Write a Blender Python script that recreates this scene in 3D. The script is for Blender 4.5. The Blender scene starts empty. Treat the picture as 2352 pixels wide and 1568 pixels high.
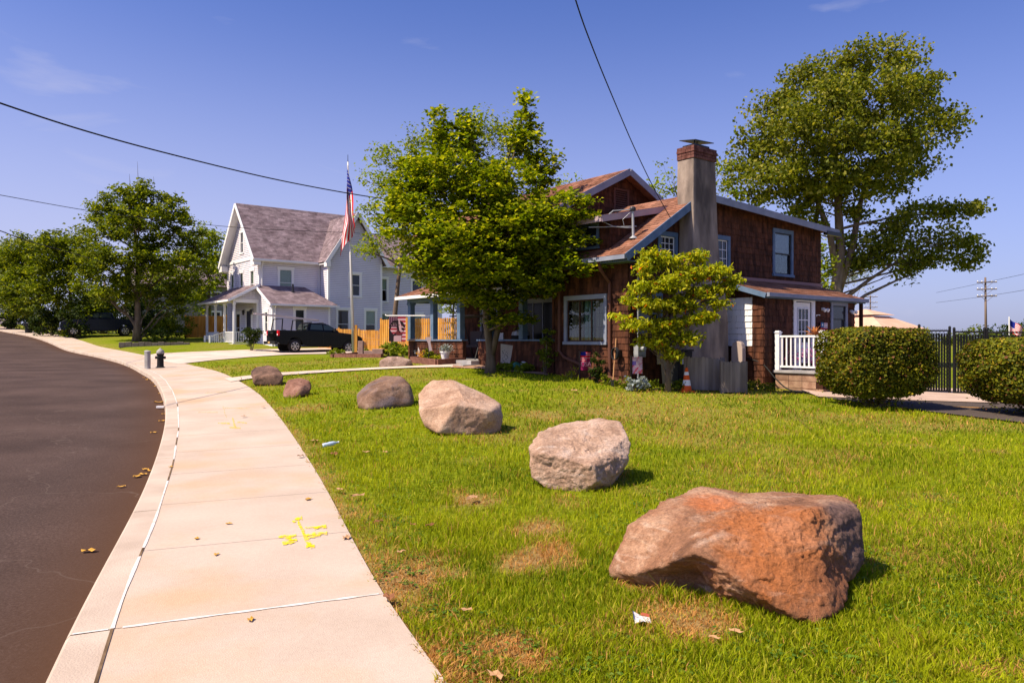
import bpy, bmesh, math, random
import numpy as np
from mathutils import Vector, Matrix, noise
random.seed(7); RNG = np.random.default_rng(11)
SC = bpy.context.scene
COL = SC.collection
F = 1699.0; CX = 1176.0; HY = 781.0; EYE = 1.6        # photograph 2352 wide: focal length, centre, horizon row, eye height
R = math.radians
# ------------------------------------------------------------------ terrain
CP = np.array([(0,0,0),(-3,0,0),(10,0,0),(0,6,0),(5,6,0),(-6,10,.05),(6,12,0.02),(0,12,.12),(12.9,21.8,0),(12,15,0),(20,22,0),
 (8.1,20,.22),(5.2,18.8,.3),(-.6,22,.6),(3,18.9,.38),(.5,21.2,.62),(-2.8,26.6,.87),(-7,14.4,.17),(-13.6,28.5,.47),(-12,40,.80),(-13.7,46.5,.78),
 (-18.4,50,1.2),(-30,50,1.04),(-52,75,2.5),(-18,35,.5),(-28,58,1.75),(-40,64,2.0),(-10,60,1.3),(10,60,.3),(40,60,0),(-70,100,3.6),
 (-30,20,.2),(-20,10,0),(60,30,0),(0,-20,0),(-20,-20,0),(30,-20,0),(0,120,1.0),(80,120,0),(3,27,.8),(12,30,.1),(-5,18,.4)], float)
def _U(r2): return 0.5*r2*np.log(r2+1e-9)
_n=len(CP); _K=_U(((CP[:,None,:2]-CP[None,:,:2])**2).sum(-1)); _K+=np.eye(_n)*2.0
_P=np.c_[np.ones(_n),CP[:,:2]]; _A=np.zeros((_n+3,_n+3)); _A[:_n,:_n]=_K; _A[:_n,_n:]=_P; _A[_n:,:_n]=_P.T
_W=np.linalg.solve(_A,np.r_[CP[:,2],0,0,0])
def HN(x,y):
    x=np.clip(np.asarray(x,float),-80,80); y=np.clip(np.asarray(y,float),-20,120)
    out=_W[_n]+_W[_n+1]*x+_W[_n+2]*y
    for i in range(_n): out=out+_W[i]*_U((x-CP[i,0])**2+(y-CP[i,1])**2)
    return out
def H(x,y): return float(HN(x,y))
def P(px,py,Y): return Vector(((px-CX)/F*Y, Y, EYE-(py-HY)/F*Y))
def G(px,py,far=110):
    Y=2.0
    while Y<far:
        p=P(px,py,Y)
        if p.z<=H(p.x,p.y): break
        Y+=max(.02,Y*.004)
    p=P(px,py,Y); p.z=H(p.x,p.y); return p
def GY(px,Y):
    x=(px-CX)/F*Y; return Vector((x,Y,H(x,Y)))
# ------------------------------------------------------------------ tags
def tag(o,label=None,cat=None,group=None,kind=None):
    if label: o['label']=label
    if cat: o['category']=cat
    if group: o['group']=group
    if kind: o['kind']=kind
    return o
def thing(name,label,cat,loc=(0,0,0),rz=0,group=None):
    o=bpy.data.objects.new(name,None); COL.objects.link(o); o.location=loc; o.rotation_euler=(0,0,rz)
    o.empty_display_size=.2
    return tag(o,label,cat,group)
def dup(root,loc=None,rz=None,label=None,scale=None):
    def rec(o,par):
        c=o.copy(); COL.objects.link(c); c.parent=par
        for ch in list(o.children): rec(ch,c)
        return c
    r=rec(root,None)
    if loc is not None: r.location=loc
    if rz is not None: r.rotation_euler=(0,0,rz)
    if label: r['label']=label
    if scale is not None: r.scale=(scale,)*3 if not hasattr(scale,'__len__') else scale
    return r
# ------------------------------------------------------------------ materials
def _nt(name):
    m=bpy.data.materials.new(name); m.use_nodes=True; nt=m.node_tree; nt.nodes.clear(); return m,nt
def N(nt,t,**k):
    n=nt.nodes.new(t)
    for a,b in k.items():
        if a in n.inputs.keys(): n.inputs[a].default_value=b
        else: setattr(n,a,b)
    return n
def c4(c): return (c[0],c[1],c[2],1)
def ramp(nt,stops):
    r=N(nt,'ShaderNodeValToRGB'); e=r.color_ramp.elements
    while len(e)<len(stops): e.new(.5)
    for i,(p,c) in enumerate(stops): e[i].position=p; e[i].color=c4(c) if hasattr(c,'__len__') else (c,c,c,1)
    return r
def pm(name,c1,c2=None,scale=3,rough=.8,bump=0,bscale=40,island=0,metal=0,spec=.15,stops=(.35,.65),c3=None,s3=.6,stretch=None,coat=0,detail=6):
    m,nt=_nt(name); L=nt.links
    b=N(nt,'ShaderNodeBsdfPrincipled'); out=N(nt,'ShaderNodeOutputMaterial'); L.new(b.outputs[0],out.inputs[0])
    b.inputs['Roughness'].default_value=rough; b.inputs['Metallic'].default_value=metal; b.inputs['Specular IOR Level'].default_value=spec
    b.inputs['Coat Weight'].default_value=coat
    tc=N(nt,'ShaderNodeTexCoord'); vec=tc.outputs['Object']
    if stretch:
        mp=N(nt,'ShaderNodeMapping'); mp.inputs['Scale'].default_value=stretch; L.new(vec,mp.inputs[0]); vec=mp.outputs[0]
    col=None
    if c2 is not None:
        n=N(nt,'ShaderNodeTexNoise'); n.inputs['Scale'].default_value=scale; n.inputs['Detail'].default_value=detail; L.new(vec,n.inputs['Vector'])
        r=ramp(nt,[(stops[0],c1),(stops[1],c2)]); L.new(n.outputs[0],r.inputs[0]); col=r.outputs[0]
        if c3 is not None:
            n3=N(nt,'ShaderNodeTexNoise'); n3.inputs['Scale'].default_value=s3; n3.inputs['Detail'].default_value=5; L.new(vec,n3.inputs['Vector'])
            r3=ramp(nt,[(.5,0),(.68,1)]); L.new(n3.outputs[0],r3.inputs[0])
            mx=N(nt,'ShaderNodeMix',data_type='RGBA'); L.new(r3.outputs[0],mx.inputs[0]); L.new(col,mx.inputs[6]); mx.inputs[7].default_value=c4(c3); col=mx.outputs[2]
    if island:
        g=N(nt,'ShaderNodeNewGeometry'); mr=N(nt,'ShaderNodeMapRange'); L.new(g.outputs['Random Per Island'],mr.inputs[0])
        mr.inputs[3].default_value=1-island; mr.inputs[4].default_value=1+island
        vm=N(nt,'ShaderNodeVectorMath',operation='SCALE')
        if col: L.new(col,vm.inputs[0])
        else: vm.inputs[0].default_value=c1[:3]
        L.new(mr.outputs[0],vm.inputs['Scale']); col=vm.outputs[0]
    if col: L.new(col,b.inputs['Base Color'])
    else: b.inputs['Base Color'].default_value=c4(c1)
    if bump:
        nb=N(nt,'ShaderNodeTexNoise'); nb.inputs['Scale'].default_value=bscale; nb.inputs['Detail'].default_value=8; L.new(vec,nb.inputs['Vector'])
        bp=N(nt,'ShaderNodeBump'); bp.inputs['Strength'].default_value=bump; bp.inputs['Distance'].default_value=.02
        L.new(nb.outputs[0],bp.inputs['Height']); L.new(bp.outputs[0],b.inputs['Normal'])
    return m
def leafmat(name,ca,cb,trans=.45,cc=None,accent=None,acc=.03,tcol=(1.3,1.25,.35)):
    m,nt=_nt(name); L=nt.links
    g=N(nt,'ShaderNodeNewGeometry'); st=[(0,ca),(.75,cb)]
    if cc: st.append((.93,cc))
    if accent: st+= [(1-acc-.005,cc or cb),(1-acc,accent)]
    r=ramp(nt,st); L.new(g.outputs['Random Per Island'],r.inputs[0])
    tc=N(nt,'ShaderNodeTexCoord'); n=N(nt,'ShaderNodeTexNoise'); n.inputs['Scale'].default_value=.7; L.new(tc.outputs['Object'],n.inputs['Vector'])
    mr=N(nt,'ShaderNodeMapRange'); mr.inputs[1].default_value=.3; mr.inputs[2].default_value=.7; mr.inputs[3].default_value=.72; mr.inputs[4].default_value=1.25; L.new(n.outputs[0],mr.inputs[0])
    vm=N(nt,'ShaderNodeVectorMath',operation='SCALE'); L.new(r.outputs[0],vm.inputs[0]); L.new(mr.outputs[0],vm.inputs['Scale'])
    b=N(nt,'ShaderNodeBsdfPrincipled'); b.inputs['Roughness'].default_value=.5; b.inputs['Specular IOR Level'].default_value=.12; L.new(vm.outputs[0],b.inputs['Base Color'])
    t=N(nt,'ShaderNodeBsdfTranslucent'); v2=N(nt,'ShaderNodeVectorMath',operation='MULTIPLY'); v2.inputs[1].default_value=tcol; L.new(vm.outputs[0],v2.inputs[0]); L.new(v2.outputs[0],t.inputs[0])
    mx=N(nt,'ShaderNodeMixShader'); mx.inputs[0].default_value=trans; L.new(b.outputs[0],mx.inputs[1]); L.new(t.outputs[0],mx.inputs[2])
    o=N(nt,'ShaderNodeOutputMaterial'); L.new(mx.outputs[0],o.inputs[0]); return m
def glassmat(name,col=(.012,.014,.016),rough=.04,spec=.6):
    m=pm(name,col,rough=rough,spec=spec); return m
# ------------------------------------------------------------------ mesh builder
class MB:
    def __init__(s): s.v=[]; s.f=[]; s.m=[]; s.uv=None
    def face(s,pts,mi=0):
        i=len(s.v); s.v+= [tuple(p) for p in pts]; s.f.append(tuple(range(i,i+len(pts)))); s.m.append(mi); return s
    def box(s,x0,y0,z0,x1,y1,z1,mi=0,M=None):
        p=[Vector(q) for q in ((x0,y0,z0),(x1,y0,z0),(x1,y1,z0),(x0,y1,z0),(x0,y0,z1),(x1,y0,z1),(x1,y1,z1),(x0,y1,z1))]
        if M: p=[M@q for q in p]
        i=len(s.v); s.v+=[tuple(q) for q in p]
        for f in ((0,3,2,1),(4,5,6,7),(0,1,5,4),(1,2,6,5),(2,3,7,6),(3,0,4,7)): s.f.append(tuple(i+k for k in f)); s.m.append(mi)
        return s
    def bar(s,a,b,w,h,mi=0,up=(0,0,1)):            # rectangular bar from a to b
        a=Vector(a); b=Vector(b); d=(b-a).normalized(); u=Vector(up)
        if abs(d.dot(u))>.98: u=Vector((1,0,0))
        r=d.cross(u).normalized()*w/2; u=r.cross(d).normalized()*h/2
        p=[a-r-u,a+r-u,a+r+u,a-r+u,b-r-u,b+r-u,b+r+u,b-r+u]
        i=len(s.v); s.v+=[tuple(q) for q in p]
        for f in ((0,1,2,3),(7,6,5,4),(0,4,5,1),(1,5,6,2),(2,6,7,3),(3,7,4,0)): s.f.append(tuple(i+k for k in f)); s.m.append(mi)
        return s
    def prism(s,poly,z0,z1,mi=0,axis='z',M=None):
        n=len(poly)
        def mk(p,t):
            if axis=='z': q=Vector((p[0],p[1],t))
            elif axis=='y': q=Vector((p[0],t,p[1]))
            else: q=Vector((t,p[0],p[1]))
            return M@q if M else q
        i=len(s.v); s.v+=[tuple(mk(p,z0)) for p in poly]+[tuple(mk(p,z1)) for p in poly]
        s.f.append(tuple(i+k for k in reversed(range(n)))); s.f.append(tuple(i+n+k for k in range(n))); s.m+=[mi,mi]
        for k in range(n):
            j=(k+1)%n; s.f.append((i+k,i+j,i+n+j,i+n+k)); s.m.append(mi)
        return s
    def tube(s,pts,r,n=8,mi=0,caps=True):
        pts=[Vector(p) for p in pts]
        if not hasattr(r,'__len__'): r=[r]*len(pts)
        i0=len(s.v); prev=None
        for k,p in enumerate(pts):
            d=(pts[min(k+1,len(pts)-1)]-pts[max(k-1,0)]).normalized()
            if prev is None:
                u=Vector((0,0,1)) if abs(d.z)<.9 else Vector((1,0,0)); u=(u-d*u.dot(d)).normalized()
            else: u=(prev-d*prev.dot(d)).normalized()
            prev=u; w=d.cross(u)
            for q in range(n):
                a=2*math.pi*q/n; s.v.append(tuple(p+(u*math.cos(a)+w*math.sin(a))*r[k]))
        for k in range(len(pts)-1):
            for q in range(n):
                j=(q+1)%n; s.f.append((i0+k*n+q,i0+k*n+j,i0+(k+1)*n+j,i0+(k+1)*n+q)); s.m.append(mi)
        if caps:
            s.f.append(tuple(i0+q for q in reversed(range(n)))); s.f.append(tuple(i0+(len(pts)-1)*n+q for q in range(n))); s.m+=[mi,mi]
        return s
    def lathe(s,prof,n=16,c=(0,0,0),mi=0,M=None,caps=True):
        i0=len(s.v)
        for (r,z) in prof:
            for q in range(n):
                a=2*math.pi*q/n; v=Vector((c[0]+r*math.cos(a),c[1]+r*math.sin(a),c[2]+z)); s.v.append(tuple(M@v if M else v))
        for k in range(len(prof)-1):
            for q in range(n):
                j=(q+1)%n; s.f.append((i0+k*n+q,i0+k*n+j,i0+(k+1)*n+j,i0+(k+1)*n+q)); s.m.append(mi)
        if caps: s.f.append(tuple(i0+q for q in reversed(range(n)))); s.f.append(tuple(i0+(len(prof)-1)*n+q for q in range(n))); s.m+=[mi,mi]
        return s
    def build(s,name,mats,parent=None,smooth=False,bevel=0,loc=None,label=None):
        me=bpy.data.meshes.new(name); me.from_pydata(s.v,[],s.f)
        if not isinstance(mats,(list,tuple)): mats=[mats]
        for m in mats: me.materials.append(m)
        me.polygons.foreach_set('material_index',s.m)
        if smooth: me.polygons.foreach_set('use_smooth',[True]*len(s.f))
        me.update()
        o=bpy.data.objects.new(name,me); COL.objects.link(o); o.parent=parent
        if loc is not None: o.location=loc
        if bevel:
            b=o.modifiers.new('bevel','BEVEL'); b.width=bevel; b.segments=2; b.limit_method='ANGLE'
        if label: o['label']=label
        return o
def npmesh(name,verts,faces_n,mat,parent=None,loc=None,smooth=False,cols=None):
    """verts (N,3); faces_n: (M,k) int array"""
    me=bpy.data.meshes.new(name); M_,k=faces_n.shape
    me.vertices.add(len(verts)); me.vertices.foreach_set('co',np.ascontiguousarray(verts,np.float32).ravel())
    me.loops.add(M_*k); me.loops.foreach_set('vertex_index',np.ascontiguousarray(faces_n,np.int32).ravel())
    me.polygons.add(M_); me.polygons.foreach_set('loop_start',np.arange(0,M_*k,k,dtype=np.int32)); me.polygons.foreach_set('loop_total',np.full(M_,k,np.int32))
    if smooth: me.polygons.foreach_set('use_smooth',np.ones(M_,bool))
    if cols is not None:
        a=me.color_attributes.new('Col','FLOAT_COLOR','POINT'); a.data.foreach_set('color',np.c_[cols,np.ones(len(cols))].astype(np.float32).ravel())
    me.update(calc_edges=True); me.validate()
    if mat: me.materials.append(mat)
    o=bpy.data.objects.new(name,me); COL.objects.link(o); o.parent=parent
    if loc is not None: o.location=loc
    return o
# value noise (numpy)
def vnoise(x,y,seed=0):
    xi=np.floor(x).astype(int); yi=np.floor(y).astype(int); fx=x-xi; fy=y-yi; fx=fx*fx*(3-2*fx); fy=fy*fy*(3-2*fy)
    def h(a,b):
        v=np.sin(a*127.1+b*311.7+seed*74.7)*43758.5453; return v-np.floor(v)
    return (h(xi,yi)*(1-fx)+h(xi+1,yi)*fx)*(1-fy)+(h(xi,yi+1)*(1-fx)+h(xi+1,yi+1)*fx)*fy
def fbm(x,y,o=4,seed=0):
    s=0;a=.5;t=0
    for k in range(o): s=s+a*vnoise(x,y,seed+k); t+=a; x=x*2.03+5.1;y=y*2.03+1.7;a*=.5
    return s/t
# ------------------------------------------------------------------ foliage
def leaves(name,pts,size,mat,parent=None,up=.55,droop=.25,aspect=.62,out=None,seed=1,var=.35):
    rg=np.random.default_rng(seed); n=len(pts)
    nr=rg.normal(size=(n,3)); nr/=np.linalg.norm(nr,axis=1)[:,None]
    nr=nr*(1-up)+np.array([0,0,1])*up
    if out is not None: nr=nr+out*.5
    nr/=np.linalg.norm(nr,axis=1)[:,None]
    d=rg.normal(size=(n,3)); d[:,2]-=droop; d-=nr*(d*nr).sum(1)[:,None]; d/=np.linalg.norm(d,axis=1)[:,None]
    s=np.cross(nr,d); L=size*(1+var*rg.uniform(-1,1,n))[:,None]; W=L*aspect*.5
    v=np.empty((n,4,3)); v[:,0]=pts-d*L*.5; v[:,1]=pts+s*W+nr*L*.12+d*L*.05; v[:,2]=pts+d*L*.5-nr*L*.08; v[:,3]=pts-s*W+nr*L*.12+d*L*.05
    b=(np.arange(n)*4)[:,None]; f=np.concatenate([b+np.array([0,3,2]),b+np.array([0,2,1])],1).reshape(-1,3)
    return npmesh(name,v.reshape(-1,3),f,mat,parent)
def clump_pts(centers,per,r,flat=.6,seed=3):
    rg=np.random.default_rng(seed); n=len(centers); rr=r*rg.uniform(.6,1.3,n)
    p=np.clip(rg.normal(size=(n,per,3)),-1.75,1.75)*.55*rr[:,None,None]; p[:,:,2]*=flat
    return (centers[:,None,:]+p).reshape(-1,3)
def lobe_centers(lobes,dens,seed=5,shell=.45,zmin=None):
    rg=np.random.default_rng(seed); out=[];own=[]
    for k,(c,r) in enumerate(lobes):
        n=max(4,int(dens*(r[0]*r[1]*r[2])**.72))
        d=rg.normal(size=(n,3)); d/=np.linalg.norm(d,axis=1)[:,None]; q=rg.uniform(0,1,n)**shell
        out.append(np.array(c)+d*q[:,None]*np.array(r)); own+=[k]*n
    return np.concatenate(out),np.array(own)
def make_tree(name,label,cat,base,lobes,trunk,leaf,dens=18,per=26,clump=.42,lm=None,bm=None,group=None,seed=1,rt=.16,flat=.6,limb=.4,up=.55,twigs=.5,asp=.62,shell=.45,fork=None,n_extra=0,droop=.25,lr=.42):
    """lobes: [(centre, radii)] relative to base; trunk: list of points relative to base"""
    rg=random.Random(seed); root=thing(name,label,cat,base,0,group)
    cs,own=lobe_centers(lobes,dens,seed,shell)
    mb=MB(); n=len(trunk); tr=[rt*(1-.62*i/(n-1)) for i in range(n)]; tr[0]*=1.35
    def wob(a,b,k,amt):
        a=Vector(a);b=Vector(b); pts=[]
        for i in range(k+1):
            t=i/k; p=a.lerp(b,t); s=math.sin(math.pi*t)*amt*(b-a).length
            pts.append(p+Vector((rg.uniform(-1,1),rg.uniform(-1,1),rg.uniform(-.3,1)))*s*.35)
        return pts
    mb.tube(trunk,tr,10)
    tv=[Vector(p) for p in trunk]
    for k,(c,r) in enumerate(lobes):
        c=Vector(c)
        # attach lower on the trunk than the lobe centre
        best=min(range(n*4),key=lambda i:abs((tv[min(i//4,n-1)].lerp(tv[min(i//4+1,n-1)],(i%4)/4)).z-(c.z-limb*(c-tv[-1]).length-.6*r[2]*.5)))
        st=tv[min(best//4,n-1)].lerp(tv[min(best//4+1,n-1)],(best%4)/4)
        rr=max(.018,rt*lr*(.6+.5*rg.random()))
        pts=wob(st,c,5,.12); mb.tube(pts,[rr*(1-.88*i/5) for i in range(6)],6)
        idx=[i for i in range(len(own)) if own[i]==k]; rg.shuffle(idx)
        for i in idx[:int(len(idx)*twigs)]:
            a=pts[rg.randint(2,5)]; e=Vector(cs[i]); mb.tube(wob(a,e,3,.15),[rr*.28,rr*.2,rr*.13,rr*.07],4,caps=False)
    mb.build('trunk',bm,root,smooth=True)
    pts=clump_pts(cs,per,clump,flat,seed+3)
    leaves('crown',pts,leaf,lm,root,up=up,seed=seed+9,aspect=asp,droop=droop)
    return root
def px_lobes(lst,D,base):
    """(px,py,rx,ry[,dy,rd]) in photo pixels at depth D -> metres relative to base"""
    out=[]
    for q in lst:
        px,py,rx,ry=q[:4]; dy=q[4] if len(q)>4 else 0; Y=D+dy
        c=P(px,py,Y)-Vector(base); a=rx*Y/F; b=ry*Y/F; rd=q[5] if len(q)>5 else (a+b)/2
        out.append(((c.x,c.y,c.z),(a,rd,b)))
    return out
def loft(mb,secs,mi=0,close=True):
    """secs: list of rings (same count)"""
    k=len(mb.v); n=len(secs[0])
    for s in secs: mb.v+=[tuple(p) for p in s]
    for i in range(len(secs)-1):
        for j in range(n):
            q=(j+1)%n; mb.f.append((k+i*n+j,k+i*n+q,k+(i+1)*n+q,k+(i+1)*n+j)); mb.m.append(mi)
    mb.f.append(tuple(k+j for j in reversed(range(n)))); mb.f.append(tuple(k+(len(secs)-1)*n+j for j in range(n))); mb.m+=[mi,mi]
# ------------------------------------------------------------------ camera, sky, sun
cam=bpy.data.cameras.new('camera'); co=bpy.data.objects.new('camera',cam); COL.objects.link(co); SC.camera=co
co.location=(0,0,EYE); co.rotation_euler=(R(90),0,0); cam.sensor_width=36; cam.lens=36*F/2352; cam.clip_end=3000; cam.clip_start=.05
cam.shift_y=(HY-784)/2352*-1*-1
SUN_EL=R(53); SUN_AZ=R(-116)          # azimuth from +Y towards +X: sun stands at the left, a touch behind
sd=Vector((math.sin(SUN_AZ)*math.cos(SUN_EL),math.cos(SUN_AZ)*math.cos(SUN_EL),math.sin(SUN_EL)))
sl=bpy.data.lights.new('sun','SUN'); sl.energy=5.0; sl.angle=R(.5); sl.color=(1,.86,.64)
so=bpy.data.objects.new('sun',sl); COL.objects.link(so); so.rotation_euler=sd.to_track_quat('Z','Y').to_euler(); so.location=(0,0,60)
w=bpy.data.worlds.new('World'); SC.world=w; w.use_nodes=True; nt=w.node_tree; nt.nodes.clear(); L=nt.links
sky=N(nt,'ShaderNodeTexSky',sky_type='NISHITA'); sky.sun_disc=False; sky.sun_elevation=SUN_EL; sky.sun_rotation=SUN_AZ
sky.air_density=1.0; sky.dust_density=1.7; sky.ozone_density=2.2; sky.altitude=100
bg=N(nt,'ShaderNodeBackground'); bg.inputs[1].default_value=.063
tint=N(nt,'ShaderNodeVectorMath',operation='MULTIPLY'); tint.inputs[1].default_value=(.86,1.0,1.72); L.new(sky.outputs[0],tint.inputs[0])
tc=N(nt,'ShaderNodeTexCoord')
mp=N(nt,'ShaderNodeMapping'); mp.inputs['Scale'].default_value=(1.6,1.6,5.5); mp.inputs['Rotation'].default_value=(0,R(-24),0); L.new(tc.outputs['Generated'],mp.inputs[0])
cn=N(nt,'ShaderNodeTexNoise'); cn.inputs['Scale'].default_value=2.6; cn.inputs['Detail'].default_value=9; cn.inputs['Distortion'].default_value=.6; L.new(mp.outputs[0],cn.inputs['Vector'])
cr=ramp(nt,[(.64,0),(.84,.42)]); L.new(cn.outputs[0],cr.inputs[0])
mx=N(nt,'ShaderNodeMix',data_type='RGBA'); L.new(cr.outputs[0],mx.inputs[0])
sx=N(nt,'ShaderNodeSeparateXYZ'); L.new(tc.outputs['Generated'],sx.inputs[0])
hz_=N(nt,'ShaderNodeMapRange',interpolation_type='SMOOTHSTEP'); hz_.inputs[1].default_value=-.05; hz_.inputs[2].default_value=.46; hz_.inputs[3].default_value=1; hz_.inputs[4].default_value=0; L.new(sx.outputs[2],hz_.inputs[0])
hx=N(nt,'ShaderNodeMapRange'); hx.inputs[1].default_value=-.5; hx.inputs[2].default_value=.62; hx.inputs[3].default_value=.92; hx.inputs[4].default_value=.50; L.new(sx.outputs[0],hx.inputs[0])
hm=N(nt,'ShaderNodeMath',operation='MULTIPLY'); L.new(hz_.outputs[0],hm.inputs[0]); L.new(hx.outputs[0],hm.inputs[1])
hmix=N(nt,'ShaderNodeMix',data_type='RGBA'); L.new(hm.outputs[0],hmix.inputs[0]); L.new(tint.outputs[0],hmix.inputs[6]); hmix.inputs[7].default_value=(6.6,6.7,9.4,1)
L.new(hmix.outputs[2],mx.inputs[6]); mx.inputs[7].default_value=(7.2,7.0,8.6,1)
L.new(mx.outputs[2],bg.inputs[0]); wo=N(nt,'ShaderNodeOutputWorld'); L.new(bg.outputs[0],wo.inputs[0])
vs=SC.view_settings; vs.view_transform='Standard'; vs.look='None'; vs.exposure=.62; vs.gamma=1; vs.use_curve_mapping=False
SC.cycles.max_bounces=6; SC.cycles.diffuse_bounces=3; SC.cycles.glossy_bounces=3; SC.cycles.transmission_bounces=4; SC.cycles.transparent_max_bounces=6
SC.cycles.use_denoising=True
# ------------------------------------------------------------------ kerb line
kp=[(3.2,-10),(1.1,-5),(-.45,-1),(-1.05,.8)]
for q in ((100,1568),(215,1340),(300,1190),(343,1095),(374,1000),(381,940),(370,895),(342,860),(292,835),(240,820)):
    g=G(*q); kp.append((g.x,g.y))
kp+=[GY(150,50).xy[:],GY(60,66).xy[:],GY(-10,82).xy[:],GY(-70,105).xy[:]]
def catmull(pts,step):
    pts=[Vector(p) for p in pts]; out=[]
    for i in range(len(pts)-1):
        p0=pts[max(i-1,0)];p1=pts[i];p2=pts[i+1];p3=pts[min(i+2,len(pts)-1)]
        n=max(1,int((p2-p1).length/step))
        for k in range(n):
            t=k/n; out.append(.5*((2*p1)+(p2-p0)*t+(2*p0-5*p1+4*p2-p3)*t*t+(3*p1-p0-3*p2+p3)*t**3))
    out.append(pts[-1]); return out
kc=catmull(kp,.25)
for _ in range(30): kc=[kc[0]]+[(kc[i-1]+kc[i]*2+kc[i+1])/4 for i in range(1,len(kc)-1)]+[kc[-1]]
KA=np.array([tuple(p) for p in kc])
def offs(i,s):      # s>0 = lawn side
    d=(kc[min(i+1,len(kc)-1)]-kc[max(i-1,0)]).normalized(); return kc[i]+Vector((d.y,-d.x))*s
def sdist(x,y):
    x=np.asarray(x,float).ravel(); y=np.asarray(y,float).ravel(); best=np.full(x.shape,1e9); sg=np.ones(x.shape); KS=np.r_[KA[:-1:3],KA[-1:]]
    for i in range(0,len(KS)-1):
        a=KS[i];b=KS[i+1];d=b-a;l2=d@d
        t=np.clip(((x-a[0])*d[0]+(y-a[1])*d[1])/l2,0,1); dx=x-a[0]-t*d[0]; dy=y-a[1]-t*d[1]; q=dx*dx+dy*dy
        m=q<best; best[m]=q[m]; sg[m]=np.where(d[0]*dy[m]-d[1]*dx[m]>0,-1,1)
    return np.sqrt(best)*sg
def SW(y): return 1.72+min(max((y-4)/12,0),1)*.25
# ------------------------------------------------------------------ dry patches of the lawn
PATCH=[(1225,1285,.22),(1185,1300,.13),(1275,1265,.14),(1150,1505,.22),(1200,1520,.16),(1745,1345,.2),(1240,1215,.18),(1400,950,.7),(1250,955,.5),(700,940,.5),(1085,1150,.22),(1500,1330,.2),(930,1330,.3),(1580,1430,.22)]
PW=[(G(a,b),r) for a,b,r in PATCH]
def dryness(x,y):
    d=np.clip((fbm(x*.35,y*.35,4,3)-.52)*3.6,0,1)*.42
    d=np.maximum(d,np.clip((fbm(x*1.7,y*1.7,3,9)-.62)*5,0,1)*.5)
    for g,r in PW:
        q=np.sqrt((x-g.x)**2+((y-g.y)*.8)**2)/r+ (fbm(x*5,y*5,3,21)-.5)*1.6
        d=np.maximum(d,np.clip(1.5-q,0,1)*(1.0 if r<.5 else .6))
    s=sdist(x,y).reshape(np.shape(x)); e=np.clip(1-(s-1.8)/.35,0,1)*np.clip(fbm(x*2.2,y*2.2,3,40)*2.0-.35,0,1)
    return np.clip(np.maximum(d,e*.9),0,1)
# ------------------------------------------------------------------ ground
def axis_(segs):
    out=[]
    for a,b,st in segs: out+=list(np.arange(a,b,st))
    return np.array(out+[segs[-1][1]])
gx=axis_([(-900,-120,60),(-120,-60,10),(-60,-24,2),(-24,-9,.5),(-9,16,.22),(16,40,2),(40,120,10),(120,900,60)])
gy=axis_([(-60,-10,5),(-10,0,1),(0,20,.22),(20,60,.6),(60,120,3),(120,300,20),(300,1500,100)])
XX,YY=np.meshgrid(gx,gy); ZZ=HN(XX,YY)
near=(np.abs(XX)<130)&(YY<130)&(YY>-20)
S=np.full(XX.shape,50.); S[near]=sdist(XX[near],YY[near])
wd=np.vectorize(SW)(YY)
drop=np.clip((wd-.25-S)/.3,0,1); drop=np.where(near,drop,0); ZZ=ZZ-drop*.6+.015*(fbm(XX*.9,YY*.9,3,5)-.5)
v=np.stack([XX,YY,ZZ],-1).reshape(-1,3); nx=len(gx); ny=len(gy)
ii=(np.arange(ny-1)[:,None]*nx+np.arange(nx-1)[None,:]).ravel(); f=np.stack([ii,ii+1,ii+nx+1,ii+nx],1)
dry=dryness(XX,YY).ravel()
def groundmat():
    m,nt=_nt('lawn_soil'); L=nt.links; b=N(nt,'ShaderNodeBsdfPrincipled'); b.inputs['Roughness'].default_value=.95; b.inputs['Specular IOR Level'].default_value=.02
    tc=N(nt,'ShaderNodeTexCoord'); a=N(nt,'ShaderNodeAttribute',attribute_name='Col')
    n=N(nt,'ShaderNodeTexNoise'); n.inputs['Scale'].default_value=14; n.inputs['Detail'].default_value=8; n.inputs['Roughness'].default_value=.7; L.new(tc.outputs['Object'],n.inputs['Vector'])
    r=ramp(nt,[(.30,(.05,.08,.004)),(.5,(.15,.19,.008)),(.7,(.26,.28,.015))]); L.new(n.outputs[0],r.inputs[0])
    r2=ramp(nt,[(.3,(.17,.10,.035)),(.7,(.40,.26,.11))]); L.new(n.outputs[0],r2.inputs[0])
    mx=N(nt,'ShaderNodeMix',data_type='RGBA'); s=N(nt,'ShaderNodeSeparateColor'); L.new(a.outputs['Color'],s.inputs[0])
    L.new(s.outputs[0],mx.inputs[0]); L.new(r.outputs[0],mx.inputs[6]); L.new(r2.outputs[0],mx.inputs[7]); L.new(mx.outputs[2],b.inputs['Base Color'])
    bp=N(nt,'ShaderNodeBump'); bp.inputs['Strength'].default_value=.9; bp.inputs['Distance'].default_value=.03; L.new(n.outputs[0],bp.inputs['Height']); L.new(bp.outputs[0],b.inputs['Normal'])
    o=N(nt,'ShaderNodeOutputMaterial'); L.new(b.outputs[0],o.inputs[0]); return m
tag(npmesh('ground',v,f,groundmat(),smooth=True,cols=np.stack([dry,dry,dry],1)),'green lawn with dry patches around the houses','lawn',kind='structure')
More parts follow.
